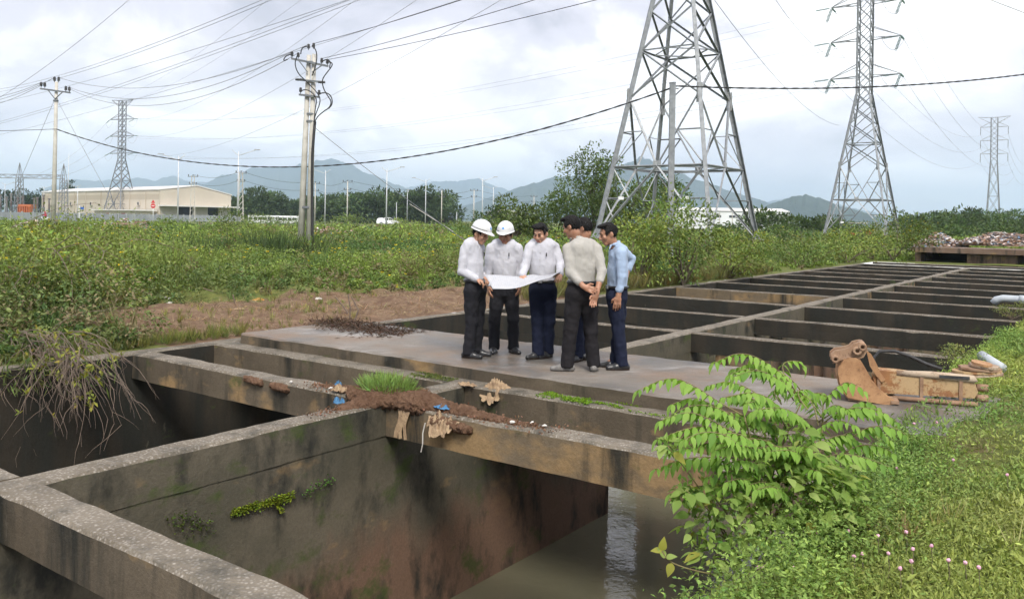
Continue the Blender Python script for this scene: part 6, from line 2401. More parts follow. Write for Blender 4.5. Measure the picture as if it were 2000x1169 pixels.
# ---- the drawing they hold ---------------------------------------------------------
def paper_mat():
    t = NT('printed_site_plan')
    tcn = t.n('ShaderNodeTexCoord').outputs['UV']
    br_ = t.n('ShaderNodeTexBrick')
    br_.inputs['Scale'].default_value = 5
    br_.inputs['Mortar Size'].default_value = .02
    br_.inputs['Color1'].default_value = (.46, .46, .485, 1)
    br_.inputs['Color2'].default_value = (.44, .45, .48, 1)
    br_.inputs['Mortar'].default_value = (.22, .25, .34, 1)
    t.t.links.new(tcn, br_.inputs[0])
    col = t.mix(t.ramp(t.noise(16, 4, .6), (.35, .2), (.6, .8)), (.47, .47, .49), br_.outputs[0])
    t.bsdf(col, .75, 0, .25)
    return t.mat
A_, B_ = P(945.5, 536, 10.32), P(1096, 532, 10.26)       # left and right ends of the sheet
C_, D_ = P(962, 561, 10.02), P(1075, 543, 9.97)          # near edge, drooping at the left
nu, nv = 26, 14
V, UVs = [], []
for i in range(nu):
    for k in range(nv):
        a, b = i / (nu - 1), k / (nv - 1)
        p = A_.lerp(B_, a).lerp(C_.lerp(D_, a), b)
        p.z += -.035 * math.sin(math.pi * a) * (1 - .3 * b) + .012 * math.sin(7 * a + 2 * b) - .03 * b * b * (1 - a) + .03 * math.exp(-((a - .62) / .1) ** 2) * (1 - b)
        V.append(p)
idx = np.arange(nu * nv).reshape(nu, nv)
FP = np.stack([idx[:-1, :-1], idx[1:, :-1], idx[1:, 1:], idx[:-1, 1:]], -1).reshape(-1, 4)
me = np_mesh('site_plan', np.array([tuple(p) for p in V]), FP)
uvl = me.uv_layers.new(name='UVMap')
lpv = np.zeros(len(me.loops), np.int32)
me.loops.foreach_get('vertex_index', lpv)
uvc = np.stack([(lpv // nv) / (nu - 1) * 1.6, (lpv % nv) / (nv - 1)], 1)
uvl.data.foreach_set('uv', uvc.astype(np.float32).ravel())
o = link('site_plan', me, None, paper_mat(), True)
sm = o.modifiers.new('thickness', 'SOLIDIFY')
sm.thickness = .0012
tag(o, 'large white paper drawing spread out between the men', 'drawing')
# ================================================================ things on and around the basin
def plane_v(x, y, v):
    """where the sight line through photo point (x, y) meets the vertical plane across position v"""
    r = ray(x, y)
    t = v / (r.x * CA - r.y * SA)
    return Vector((r.x * t, r.y * t, H + r.z * t))
RZ = -AX                                   # local x across the basin, local y along it
# ---- rusty excavator bucket and arm -------------------------------------------------
def rust_mat(name, c1, c2, paint=None, amt=.5):
    t = NT(name)
    col = t.mix(t.ramp(t.noise(7, 6, .65), (.35, 0.0), (.65, 1.0)), c1, c2)
    if paint:
        col = t.mix(t.ramp(t.noise(4.5, 7, .7, t.map((1, 1, 1), (3, 3, 3))), (.62 - amt * .3, 0.0), (.68 - amt * .3, 1.0)), col, paint)
    col = t.mix(t.ramp(t.noise(30, 5, .7), (.55, 0.0), (.75, .7)), col, (.07, .035, .02))
    t.bsdf(col, .85, .1, .3, t.noise(45, 6, .7), .5, .008)
    return t.mat
M_RUST = rust_mat('orange_rust', (.46, .27, .14), (.31, .165, .085))
M_RUSTB = rust_mat('brown_rust', (.36, .24, .16), (.25, .15, .095))
M_TANP = rust_mat('faded_tan_paint_over_rust', (.32, .16, .07), (.25, .12, .06), (.44, .31, .17), .6)
M_OLDW = rust_mat('weathered_greybrown_steel', (.34, .24, .17), (.26, .17, .11), (.45, .36, .27), .5)
bp = G(1642, 783, ZS)
RZ2 = math.radians(-17.5)
bk_ = empty('excavator_bucket', (bp.x, bp.y, ZS), RZ2, 'rusty orange excavator bucket with its pin linkage, tipped up on the slab', 'excavator bucket')
K = .00098                                 # metres per unit of the enlarged outline
def bz(x, y):
    return ((x - 330) * K, (755 - y) * K)
plate = [bz(*p) for p in [(300, 470), (350, 345), (400, 322), (470, 322), (520, 360), (560, 430), (610, 520), (680, 610), (760, 670), (835, 722), (790, 757), (690, 752), (400, 715), (330, 640)]]
RX90 = Matrix.Rotation(math.pi / 2, 4, 'X')
BW = .36
for yy in (0, BW):
    m = MB()
    m.prism(plate, .022, Matrix.Translation((0, yy, 0)) @ RX90)
    m.build('side_plate', M_RUST, bk_)
shell = [bz(*p) for p in [(395, 716), (335, 640), (305, 520), (310, 440), (360, 350)]]
m = MB()
for a, b in zip(shell, shell[1:]):
    m.bar(((a[0] + b[0]) / 2, .01, (a[1] + b[1]) / 2), ((a[0] + b[0]) / 2, BW - .01, (a[1] + b[1]) / 2), math.dist(a, b) * 1.08, .018, 0, (-(b[1] - a[1]), 0, b[0] - a[0]))
m.build('back_shell', M_RUST, bk_)
m = MB()
a, b = bz(400, 722), bz(800, 756)
m.box(((a[0] + b[0]) / 2, BW / 2, .02), (abs(b[0] - a[0]), BW - .03, .022))
m.build('bottom_plate', M_RUSTB, bk_)
lip_ = bz(820, 738)
m = MB()
m.box((lip_[0], BW / 2, .03), (.07, BW + .05, .03))
m.build('cutting_lip', M_RUSTB, bk_)
# ears and linkage
ear = [bz(*p) for p in [(350, 345), (235, 360), (236, 305), (275, 268), (340, 255), (410, 230), (445, 190), (500, 172), (560, 190), (575, 250), (540, 320), (480, 345), (420, 330)]]
for yy in (.08, .26):
    m = MB()
    m.prism(ear, .03, Matrix.Translation((0, yy, 0)) @ RX90)
    m.build('ear_plate', M_RUSTB, bk_)
for (x_, y_, r_) in ((478, 255, .042), (278, 350, .036), (525, 215, .04)):
    q = bz(x_, y_)
    m = MB()
    m.lathe([(r_ * .45, -.02), (r_, -.02), (r_, .28), (r_ * .45, .28), (r_ * .45, -.02)], 16, Matrix.Translation((q[0], .30, q[1])) @ RX90)
    m.build('pin_boss', M_RUSTB, bk_, True)
brace_ = [bz(*p) for p in [(555, 265), (600, 300), (645, 380), (690, 480), (735, 545), (700, 575), (640, 500), (590, 420)]]
m = MB()
m.prism(brace_, .03, Matrix.Translation((.02, BW * .55, 0)) @ RX90)
m.build('stiffener_plate', M_RUST, bk_)
m = MB()
q0, q1 = bz(255, 395), bz(520, 300)
m.tube([(q0[0], .06, q0[1]), ((q0[0] + q1[0]) / 2, .05, (q0[1] + q1[1]) / 2 + .02), (q1[0], .06, q1[1])], .006, 5)
m.build('wire_tie', M_RUSTB, bk_)
ap = G(1712, 781, ZS)
am = empty('steel_boom', (ap.x, ap.y, ZS), RZ2, 'faded tan steel excavator arm lying on the slab beside the bucket', 'steel boom')
LA = .86
m = MB()
m.prism([(0, .03), (.14, .05), (LA, .06), (LA + .03, .12), (LA, .21), (.2, .265), (.0, .27), (-.03, .2)], .2, Matrix.Translation((0, .12, .02)) @ RX90)
m.build('box_section', M_TANP, am)
m = MB()
m.tube([(.18, .04, .27), (.5, .03, .275), (.85, .03, .262), (LA + .0, .03, .235)], [.03, .036, .036, .03], 10)
o = m.build('top_rail', M_OLDW, am, True)
m = MB()
m.box((.68, -.002, .272), (.26, .02, .028))
m.build('dark_slot_strip', M_BLACK, o)  # no slot is cut; a black strip paints the shade of one
m = MB()
m.tube([(.15, .0, .035), (.6, -.01, .03), (LA + .02, -.01, .03)], .024, 8)
m.build('lower_rail', M_RUSTB, am, True)
for x_ in (.02, .40, LA - .12):
    m = MB()
    m.box((x_, .015, .15), (.03, .02, .2))
    m.build('weld_band', M_RUSTB, am)
for z_ in (.08, .18):
    m = MB()
    m.lathe([(.0, -.05), (.035, -.05), (.035, .05), (0, .05)], 12, Matrix.Translation((LA + .07, .06, z_)) @ Matrix.Rotation(math.pi / 2, 4, 'Y'))
    m.build('end_lug', M_RUSTB, am, True)
for i, (x_, w_, z_) in enumerate(((.88, .50, .285), (.90, .42, .315), (.93, .36, .345), (.97, .26, .372), (.95, .18, .392))):
    m = MB()
    pts = [(math.cos(2 * math.pi * k / 14) * w_ / 2 * (1 + .08 * math.sin(3 * k + i)), math.sin(2 * math.pi * k / 14) * .16 * (1 + .08 * math.cos(2 * k + i))) for k in range(14)]
    m.prism(pts, .022, Matrix.Translation((x_, .18, z_)) @ Matrix.Rotation(.05 * (i - 2), 4, 'Y'))
    m.build('clamp_plate', [M_OLDW, M_TANP, M_RUSTB, M_OLDW, M_RUST][i], am)
m = MB()
m.tube([(.02, .3, .26), (.0, .34, .36), (.06, .36, .43), (.2, .36, .44), (.34, .34, .40), (.48, .3, .34), (.62, .26, .30)], .017, 8)
m.build('hose', M_CABLE, am, True)
# ---- grey pipes ------------------------------------------------------------------
M_PVC = simple('grey_pvc', (.36, .39, .43), (.44, .47, .5), 8, .45)
q = G(1985, 606, .16)
r = empty('drain_pipe', (q.x, q.y, .16), RZ, 'grey plastic elbow pipe sticking out over the basin at the right edge', 'pipe')
m = MB()
m.tube([(-.42, 0, .12), (-.36, 0, .2), (-.25, 0, .235), (.5, 0, .235), (1.4, 0, .2)], .075, 12)
m.build('pipe', M_PVC, r, True)
m = MB()
m.tube([(.05, 0, .235), (.2, 0, .235)], .088, 12)
m.build('coupling', M_PVC, r, True)
m = MB()
m.tube([(.32, 0, .23), (.32, 0, -.2)], .07, 10)
m.build('support_post', M_PVC, r, True)
q = G(1936, 712, .12)
r = empty('pipe', (q.x, q.y, .14), 0, 'short grey pipe end lying on the grassy edge behind the excavator arm', 'pipe')
m = MB()
a_, b_ = G(1917, 697, .22), G(1957, 722, .14)
m.tube([a_ - q, (a_ + b_) / 2 - q, b_ - q], .062, 12)
m.build('pipe', M_PVC, r, True)

# ---- soil, tuft, sacks and litter on the crossing of the beams --------------------------
def soil_mat():
    t = NT('red_brown_soil')
    col = t.mix(t.ramp(t.noise(9, 6, .7), (.35, 0.0), (.65, 1.0)), (.15, .085, .055), (.24, .145, .095))
    col = t.mix(t.ramp(t.noise(60, 4, .7), (.55, 0.0), (.7, .6)), col, (.06, .032, .022))
    t.bsdf(col, .98, 0, .1, t.math('ADD', t.noise(30, 7, .8), t.noise(110, 3, .7)), .9, .03)
    return t.mat
M_SOIL = soil_mat()
def blob(name, parts, lo, hi, h, mat, wr, ws, parent=None):
    v = Vol(lo, hi, h)
    for p in parts:
        v.cap(*p, flat=((0, 0, 1), .62))
    return skin_obj(v, name, parent, mat, wr, ws)
c = UV(6.25, -6.0, 0)
def R_(u, v, z):
    return tuple(UV(u, v, z))
parts = [(R_(6.2, -6.45, .0), R_(6.25, -5.6, .02), .15, .17, .06), (R_(6.25, -5.7, .01), R_(6.26, -5.1, .0), .15, .10, .05), (R_(6.26, -5.1, -.01), R_(6.26, -4.15, -.035), .10, .05, .05),
         (R_(5.6, -6.12, -.03), R_(6.1, -6.12, .02), .07, .15, .05), (R_(6.12, -5.3, -.08), R_(6.10, -4.95, -.10), .09, .06, .05), (R_(6.3, -7.2, -.03), R_(6.25, -6.6, .0), .055, .10, .05), (R_(6.6, -6.1, -.02), R_(6.9, -6.1, -.05), .13, .06, .05)]
lo = UV(6.25, -5.6, 0)
o = blob('soil_heap', parts, np.array(lo) - np.array([1.6, 1.6, .3]), np.array(lo) + np.array([1.6, 1.6, .35]), .014, M_SOIL, .045, 30)
tag(o, 'heap of red-brown soil piled where the beams cross', 'soil heap')
parts = [(R_(6.11, -8.25, -.03), R_(6.12, -8.0, -.05), .05, .06, .03), (R_(6.11, -7.75, -.05), R_(6.12, -7.55, -.06), .06, .07, .03)]
lo = UV(6.12, -7.9, 0)
tag(blob('soil_clod', parts, np.array(lo) - .6, np.array(lo) + .6, .012, M_SOIL, .03, 30), 'small soil clods stuck to the front of the left beam', 'soil')
cr_ = Leaves()
n = 1500
t_ = rng.random(n)
v_ = -7.3 + 3.3 * t_ + rng.normal(size=n) * .1
u_ = 6.24 + rng.normal(size=n) * .085
sel = rng.random(n) < .25
u_[sel] = 5.2 + 1.7 * rng.random(sel.sum())
v_[sel] = -6.12 + rng.normal(size=sel.sum()) * .06
cr_.add(np.stack([u_ * SA + v_ * CA, u_ * CA - v_ * SA, np.full(n, .004) + .01 * rng.random(n)], 1), rdir(n, .4), .012 + .03 * rng.random(n), .02, jit((.20, .11, .07), n, .3, .08))
tag(cr_.build('soil_crumbs'), 'loose soil crumbs scattered along the beams by the heap', 'soil', kind='stuff')
# tuft of grass
g_ = UV(6.28, -6.15, .075)
tf = empty('grass_tuft', g_, 0, 'bright green grass tuft growing on the soil heap', 'grass tuft')
lv = Leaves()
n = 900
a = rng.random(n) * 6.283
rr = np.sqrt(rng.random(n))
ofs = np.stack([np.cos(a) * rr * .34, np.sin(a) * rr * .2, .07 * (1 - rr ** 2)], 1)
rot = np.array([[CA, -SA, 0], [-SA, -CA, 0], [0, 0, 1.0]])
ofs = ofs[:, :1] * np.array([CA * .95, -SA * .95, 0]) + ofs[:, 1:2] * np.array([SA, CA, 0]) + ofs[:, 2:] * np.array([0, 0, 1.0])
D = norm(ofs * np.array([2.4, 2.4, 0]) + rng.normal(size=(n, 3)) * .3 + np.array([0, 0, .9]))
lv.add(ofs, D, .07 + .11 * rng.random(n), .010, jit((.22, .33, .09), n, .2, .08))
lv.build('blades', tf)['kind'] = 'stuff'
# crumpled sacks
def sack_mat(name, c1, c2):
    t = NT(name)
    col = t.mix(t.ramp(t.noise(14, 5, .65), (.35, 0.0), (.65, 1.0)), c1, c2)
    t.bsdf(col, .6, 0, .4, t.noise(40, 6, .7), .7, .02)
    return t.mat
M_SACK = sack_mat('tan_plastic_sacking', (.42, .30, .18), (.25, .165, .10))
M_BLUEP = sack_mat('blue_plastic', (.09, .24, .42), (.05, .16, .32))
M_WHITEP = sack_mat('dirty_white_plastic', (.68, .66, .62), (.5, .46, .42))
M_ORANGE = sack_mat('orange_plastic', (.62, .33, .07), (.5, .25, .05))
def crumple(name, c, dim, mat, label, rz=0.0, seed=0.0, sub=4, sharp=.55, cat='litter', parent=None, droop=0.0, group=None):
    """a crumpled scrap: a sheet pushed up into sharp irregular folds (pebbles: a small rough ball)"""
    if cat == 'pebble':
        bm = bmesh.new()
        bmesh.ops.create_icosphere(bm, subdivisions=2, radius=1.0)
        for v_ in bm.verts:
            k = .8 + .3 * float(fbm(v_.co.x * 1.5 + seed, v_.co.y * 1.5, v_.co.z * 1.5, 2))
            v_.co = Vector((v_.co.x * dim[0] * k, v_.co.y * dim[1] * k, v_.co.z * dim[2] * k + dim[2] * .6))
        me = bpy.data.meshes.new(name)
        bm.to_mesh(me)
        bm.free()
    else:
        n = 64 if sub > 3 else 30
        s_, t_ = np.meshgrid(np.linspace(-1, 1, n), np.linspace(-1, 1, n), indexing='ij')
        rr = np.maximum(np.abs(s_), np.abs(t_)) / np.maximum(np.hypot(s_, t_), 1e-6)
        x, y = s_ * rr, t_ * rr
        ang = np.arctan2(y, x)
        r = np.hypot(x, y)
        edge = 1 + .11 * fbm(np.cos(ang) * 1.6 + seed, np.sin(ang) * 1.6, seed, 3)
        x, y = x * edge, y * edge
        x = x + .16 * fbm(s_ * 3 + seed, t_ * 3, 4.0, 2)
        y = y + .16 * fbm(s_ * 3, t_ * 3 + seed, 9.0, 2)
        f1 = 1 - np.abs(fbm(x * 1.3 + seed, y * 1.3, 2.0 + seed, 2)) * 1.5
        f2 = 1 - np.abs(fbm(x * 4.2 + seed, y * 3.0, 5.0 + seed, 4)) * 1.7
        z = (.55 * f1 + .45 * f2) * (1 - .75 * r ** 2)
        z = np.maximum(z, .02 * (1 + f2))
        if droop:
            z = z - droop * np.maximum(0, -y - .15) ** 1.15 * 2.2
        V = np.stack([x * dim[0], y * dim[1], z * dim[2]], -1).reshape(-1, 3)
        ii = np.arange(n * n).reshape(n, n)
        Fc = np.stack([ii[:-1, :-1], ii[1:, :-1], ii[1:, 1:], ii[:-1, 1:]], -1).reshape(-1, 4)
        me = np_mesh(name, V, Fc)
    o = link(name, me, parent, mat, cat != 'pebble')
    o.location = c
    o.rotation_euler = (0, 0, rz)
    return tag(o, label, cat, group) if label else o
crumple('plastic_sack', UV(7.42, -5.65, -.02), (.20, .13, .15), M_SACK, 'crumpled tan plastic sack hanging over the front edge of the walkway slab', RZ, 2.0, droop=.5)
crumple('plastic_sack', UV(7.36, -5.98, .0), (.13, .07, .05), M_SACK, 'flat strip of tan sacking left of the bigger sack by the slab', RZ, 5.0)
crumple('plastic_sack', UV(6.08, -5.22, -.06), (.17, .10, .12), M_SACK, 'crumpled tan and blue sack hanging on the front of the ochre beam', RZ, 9.0, droop=.7)
crumple('blue_scrap', UV(6.16, -5.3, .04), (.09, .05, .05), M_BLUEP, 'small blue plastic scrap on top of the hanging sack', RZ, 3.0, 3)
crumple('blue_scrap', UV(5.98, -6.55, -.06), (.07, .05, .10), M_BLUEP, 'blue plastic scrap beside the grass tuft', RZ, 4.0, 3)
crumple('plastic_scrap', UV(6.15, -6.72, .02), (.10, .07, .10), M_SACK, 'pale crumpled scrap left of the grass tuft', RZ, 6.0, 3)
crumple('blue_scrap', UV(6.22, -6.82, .06), (.04, .03, .06), M_BLUEP, 'tiny blue scrap left of the pale crumpled scrap', RZ, 14.0, 3)
# hanging strips under the sack
m = MB()
for k in range(3):
    v0 = -5.78 + .05 * k
    pts = [UV(6.08 - .01 * i, v0 + .02 * math.sin(i * 1.3 + k), -.02 - .07 * i) for i in range(5)]
    for a_, b_ in zip(pts, pts[1:]):
        m.bar(a_, b_, .05 - .006 * k, .004, 0, tuple(UV(1, 0, 0)))
o = m.build('sacking_strip', M_SACK)
tag(o, 'torn strip of tan sacking hanging down the beam at the wall corner', 'litter')
m = MB()
m.tube([UV(6.05, -5.42, -.1), UV(6.04, -5.44, -.2), UV(6.03, -5.43, -.3), UV(6.03, -5.45, -.38)], .006, 5)
tag(m.build('plastic_string', M_WHITEP), 'thin pale string dangling below the hanging sack', 'litter')
for i, (u_, v_, z_) in enumerate([(6.3, -5.35, .12), (6.35, -5.15, .10), (6.22, -4.9, .09), (6.4, -5.5, .13), (6.2, -4.5, .035), (6.28, -4.2, .012), (6.15, -5.6, .16), (6.5, -5.9, .10), (6.3, -4.35, .02), (6.14, -7.5, .012), (5.5, -6.1, .012), (6.18, -6.9, .03)]):
    p_ = UV(u_ if abs(u_ - 6.25) < .16 else 6.25, v_, min(z_, .012) + max(0, .055 * (1 - abs(v_ + 5.75) / .8)))
    crumple('pebble', p_, (.022 + .012 * random.random(), .02, .016), M_WHITEP, 'small pale pebble lying on the beams near the soil heap', random.random() * 3, i * 1.7, 2, .2, 'pebble', group='pale pebbles on the soil heap')
# rubbish and sticks on the bare dirt
crumple('plastic_sack', G(318, 585, .12), (.18, .10, .09), M_WHITEP, 'white plastic sack lying among the weeds left of the dirt', .5, 11.0)
crumple('plastic_sack', G(335, 592, .10), (.16, .06, .05), M_WHITEP, 'narrow white plastic scrap just below the white sack', -.3, 12.0, 3)
crumple('orange_scrap', G(506, 586, .10), (.11, .07, .06), M_ORANGE, 'orange plastic scrap on the bare dirt', .2, 13.0, 3)
crumple('plastic_scrap', G(466, 604, .10), (.12, .08, .05), M_SACK, 'brownish crumpled scrap on the dirt below the orange one', .2, 15.0, 3)
crumple('plastic_scrap', G(448, 607, .08), (.11, .07, .06), M_ORANGE, 'small tan scrap left of the brownish one on the dirt', .2, 16.0, 3)
crumple('plastic_scrap', G(622, 584, .12), (.07, .05, .06), M_WHITEP, 'small pale scrap in the middle of the dirt', .7, 17.0, 3)
for i, (pts, lab) in enumerate([([(680, 575), (684, 600), (683, 624)], 'upright bare stick in the dirt near the slab'), ([(686, 578), (700, 605), (694, 624)], 'bent bare stick leaning right near the slab'), ([(655, 580), (672, 600), (680, 612)], 'slanting bare stick left of the upright one'), ([(395, 562), (425, 572), (440, 580)], 'pale stick lying at the top left of the dirt'), ([(455, 575), (458, 590), (459, 602)], 'short stick standing by the brownish scrap'), ([(270, 620), (330, 592), (340, 584)], 'long thin stick lying in front of the white sack')]):
    g0 = G(*pts[-1], .08) if i != 3 else G(440, 580, .1)
    m = MB()
    m.tube([P(x_, y_, g0.y + .02 * k) for k, (x_, y_) in enumerate(pts)], [.012, .014, .016], 6)
    tag(m.build('stick', M_TWIG), lab, 'stick')
# straw and dry stalks on the dirt, litter of dark plant scraps on the slab end
st = Leaves()
n = 24000
u_ = 4.5 + 17 * rng.random(n)
v_ = -11.0 - 5.5 * rng.random(n)
x_, y_ = u_ * SA + v_ * CA, u_ * CA - v_ * SA
k = (rng.random(n) < np.clip(soil_amount(u_, v_) + .12, 0, 1)) & (fbm(x_ * .9, y_ * .9, 41.0, 3) > -.25)
x_, y_ = x_[k], y_[k]
n = len(x_)
D = rdir(n, .15, 1.0)
D[:, 2] = np.abs(D[:, 2]) * .45
st.add(np.stack([x_, y_, gz(x_, y_) + .012], 1), norm(D), .05 + .2 * rng.random(n) ** 2, .008, jit((.30, .22, .135), n, .35, .1))
n = 620
u_ = 6 + 13 * rng.random(n)
v_ = -11.2 - 5.5 * rng.random(n)
x_, y_ = u_ * SA + v_ * CA, u_ * CA - v_ * SA
k = fbm(x_ * .5, y_ * .5, 71.0, 2) > .02
scatter(st, x_[k], y_[k], .06 + .14 * rng.random(int(k.sum())), jit((.22, .23, .07), int(k.sum()), .25, .1), 14, 'g', .9, .008)
tag(st.build('straw'), 'dry straw and dead stalks strewn over the bare dirt', 'straw', kind='stuff')
ds = Leaves()
n = 2600
t_ = rng.random(n)
u_ = 9.35 + rng.normal(size=n) * .26 - .25 * t_
v_ = -10.5 + 1.9 * t_ ** 1.2 + rng.normal(size=n) * .10
kk = (u_ < 9.72)
ds.add(np.stack([u_ * SA + v_ * CA, u_ * CA - v_ * SA, ZS + .01 + .05 * rng.random(n) * (1 - t_)], 1)[kk], norm(rdir(n, .1) * np.array([1, 1, .4]))[kk], .05 + .08 * rng.random(n)[kk], .014, jit((.085, .052, .036), n, .35, .1)[kk])
tag(ds.build('plant_litter'), 'dark brown plant litter heaped on the left end of the slab', 'plant litter', kind='stuff')
# grass fringe at the slab's left end and along the field wall
fr = Leaves()
n = 900
u_ = 3.0 + 12 * rng.random(n)
v_ = -10.98 - .30 * np.abs(rng.normal(size=n))
kk = ~((u_ > 8.2) & (u_ < 15)) & (rng.random(n) < .6)
x_, y_ = (u_ * SA + v_ * CA)[kk], (u_ * CA - v_ * SA)[kk]
scatter(fr, x_, y_, .10 + .16 * rng.random(len(x_)), jit((.17, .19, .05), len(x_), .25, .12), 16, 'g', .9, .008)
u_ = 10 + 22 * rng.random(700)
v_ = -11.0 - .35 * np.abs(rng.normal(size=700))
kk = u_ > 16
x_, y_ = (u_ * SA + v_ * CA)[kk], (u_ * CA - v_ * SA)[kk]
scatter(fr, x_, y_, .25 + .35 * rng.random(len(x_)), jit((.20, .19, .07), len(x_), .25, .12), 18, 'g', .9, .012)
tag(fr.build('grass_fringe'), 'fringe of short grass along the field side wall', 'grass', kind='stuff')
# moss
ms = Leaves()
def moss_line(u0, u1, v0, v1, z, n, col, dens=.5):
    u_ = u0 + (u1 - u0) * rng.random(n)
    v_ = v0 + (v1 - v0) * rng.random(n)
    k = fbm(u_ * 6, v_ * 2.2, 51.0, 3) > (.3 - dens)
    u_, v_ = u_[k], v_[k]
    p = np.stack([u_ * SA + v_ * CA, u_ * CA - v_ * SA, np.full(len(u_), z) + .004], 1)
    ms.add(p, rdir(len(u_), .8), .012 + .018 * rng.random(len(u_)), .014, jit(col, len(u_), .25, .1))
moss_line(7.36, 7.62, -5.05, -3.55, .0, 3600, (.17, .30, .02))
moss_line(7.36, 7.60, -6.9, -6.25, .0, 1300, (.12, .15, .04))
moss_line(7.36, 7.60, -3.5, -2.2, .0, 900, (.10, .16, .03), .2)
pts = []
for (x0, y0, x1, y1, w_, n, c_) in [(452, 1002, 505, 985, 7, 420, (.19, .25, .025)), (500, 988, 572, 966, 8, 520, (.21, .27, .025)), (330, 1015, 410, 1030, 22, 160, (.08, .12, .02)), (590, 965, 650, 935, 9, 90, (.10, .22, .04)), (540, 985, 552, 1000, 5, 60, (.26, .32, .03))]:
    t_ = rng.random(n)
    xs_, ys_ = x0 + (x1 - x0) * t_ + rng.normal(size=n) * w_ * .3, y0 + (y1 - y0) * t_ + rng.normal(size=n) * w_ * .5
    p = np.array([tuple(plane_v(a_, b_, V_C1 + .012)) for a_, b_ in zip(xs_, ys_)])
    nn = np.array(UV(0, 1, .3))
    D = norm(rng.normal(size=(n, 3)) * .7 + nn)
    ms.add(p, D, .012 + .02 * rng.random(n), .018, jit(c_, n, .25, .1))
tag(ms.build('moss'), 'bright green moss on the slab ledge and the dividing wall', 'moss', kind='stuff')
# ---- dry twigs hanging over the left channel ------------------------------------------
dt = empty('dry_shrub', P(60, 660, 10.6), 0, 'tangle of dry bare twigs hanging over the basin at the left edge', 'shrub')
o0 = Vector(dt.location)
m = MB()
lvs = Leaves()
for i in range(150):
    sx, sy = -70 + 235 * random.random() ** 1.2, 645 + 50 * random.random()
    d0 = 10.9 - .006 * max(0, sx) + .3 * random.random()
    p = P(sx, sy, d0)
    dv = Vector((.55 + .7 * random.random(), -.75, .28 * random.random() + (.15 if i % 3 else -.1)))
    pts = [p - o0]
    L_s = .07 + .10 * random.random()
    for k in range(9):
        dv = (dv + Vector((random.gauss(0, .16), random.gauss(0, .16), random.gauss(0, .12) - .17))).normalized()
        pts.append(pts[-1] + dv * L_s)
        if k > 2 and random.random() < .35:
            q = [pts[-1]]
            d2 = (dv + Vector((random.gauss(0, .7), random.gauss(0, .4), random.gauss(-.2, .5)))).normalized()
            for e in range(4):
                d2 = (d2 + Vector((random.gauss(0, .2), random.gauss(0, .2), -.12))).normalized()
                q.append(q[-1] + d2 * L_s * .7)
            m.tube(q, [.0035, .003, .0025, .002, .0012], 4, caps=False)
        if random.random() < .10:
            c_ = np.array([tuple(pts[-1])])
            for e in range(4):
                lvs.add(c_, rdir(1, .1), .06 + .05 * random.random(), .04, jit((.25, .27, .05), 1))
    m.tube(pts, [.0065 - .00055 * k for k in range(len(pts))], 4, caps=False)
m.build('twigs', M_TWIG, dt, True)['kind'] = 'stuff'
lvs.build('foliage', dt)['kind'] = 'stuff'
# weeds trailing down the far-left wall face
tw = Leaves()
for (px0, px1, py0, py1, n) in [(425, 480, 668, 715, 60), (0, 230, 690, 760, 240)]:
    xs_, ys_ = px0 + (px1 - px0) * rng.random(n), py0 + (py1 - py0) * rng.random(n) ** 1.4
    p = np.array([tuple(plane_v(a_, b_, V_L + .03)) for a_, b_ in zip(xs_, ys_)])
    tw.add(p, norm(rng.normal(size=(n, 3)) * .6 + np.array([.3, -.2, -.7])), .10 + .1 * rng.random(n), .018, jit((.14, .18, .05), n, .3, .12))
tag(tw.build('trailing_weeds'), 'grass and weeds trailing down the field side wall face', 'weeds', kind='stuff')

# ---- green sapling in the right foreground ----------------------------------------------
def leaf_mesh(name, w, col, droop=.18, fold=.12, rows=6, tip=1.6):
    V, F = [], []
    for i in range(rows + 1):
        t = i / rows
        ww = w * (math.sin(math.pi * min(1, t ** .72)) ** .9) * (1 if t < .97 else 0) * (1 - .25 * t ** tip)
        z = -droop * t * t
        V += [(-ww / 2, t, z + fold * ww), (0, t, z), (ww / 2, t, z + fold * ww)]
    for i in range(rows):
        for k in (0, 1):
            a = i * 3 + k
            F.append((a, a + 1, a + 4, a + 3))
    me = np_mesh(name, np.array(V), np.array(F), np.tile(np.array(col), (len(F), 1)))
    me.materials.append(M_LEAF2)
    me.polygons.foreach_set('use_smooth', np.ones(len(F), dtype=bool))
    return me
M_LEAF2 = leaf_mat('broad_leaf', .42, .62)
def leaf_matrix(p, d, n, L):
    y = Vector(d).normalized()
    n = Vector(n)
    z = (n - y * n.dot(y))
    z = z.normalized() if z.length > 1e-4 else y.orthogonal().normalized()
    x = y.cross(z)
    R = Matrix((x, y, z)).transposed().to_4x4()
    return Matrix.Translation(p) @ R @ Matrix.Scale(L, 4)
LEAFLET = [leaf_mesh('leaflet', .46, c, .25) for c in ((.24, .42, .07), (.20, .36, .06), (.28, .45, .09), (.16, .31, .055))]
def cz(x, y, d):
    return P(1200 + x * .4525, 640 + y * .4525, d)
base = cz(640, 960, 4.85)
sg_ = empty('sapling', (base.x, base.y, base.z), 0, 'young green sapling with long feathery compound leaves at the basin edge', 'sapling')
b0 = Vector(sg_.location)
M_STEMG = simple('green_brown_stem', (.22, .20, .08), (.16, .12, .06), 12, .7)
def curve(pts, n=12):
    pts = [Vector(p) for p in pts]
    for _ in range(3):
        q = [pts[0]]
        for a_, b_ in zip(pts, pts[1:]):
            q += [a_.lerp(b_, .25), a_.lerp(b_, .75)]
        pts = q + [pts[-1]]
    L = [0]
    for a_, b_ in zip(pts, pts[1:]):
        L.append(L[-1] + (b_ - a_).length)
    out = []
    for i in range(n + 1):
        t = L[-1] * i / n
        k = max(0, min(len(L) - 2, int(np.searchsorted(L, t)) - 1))
        f = (t - L[k]) / max(1e-9, L[k + 1] - L[k])
        out.append(pts[k].lerp(pts[k + 1], f))
    return out
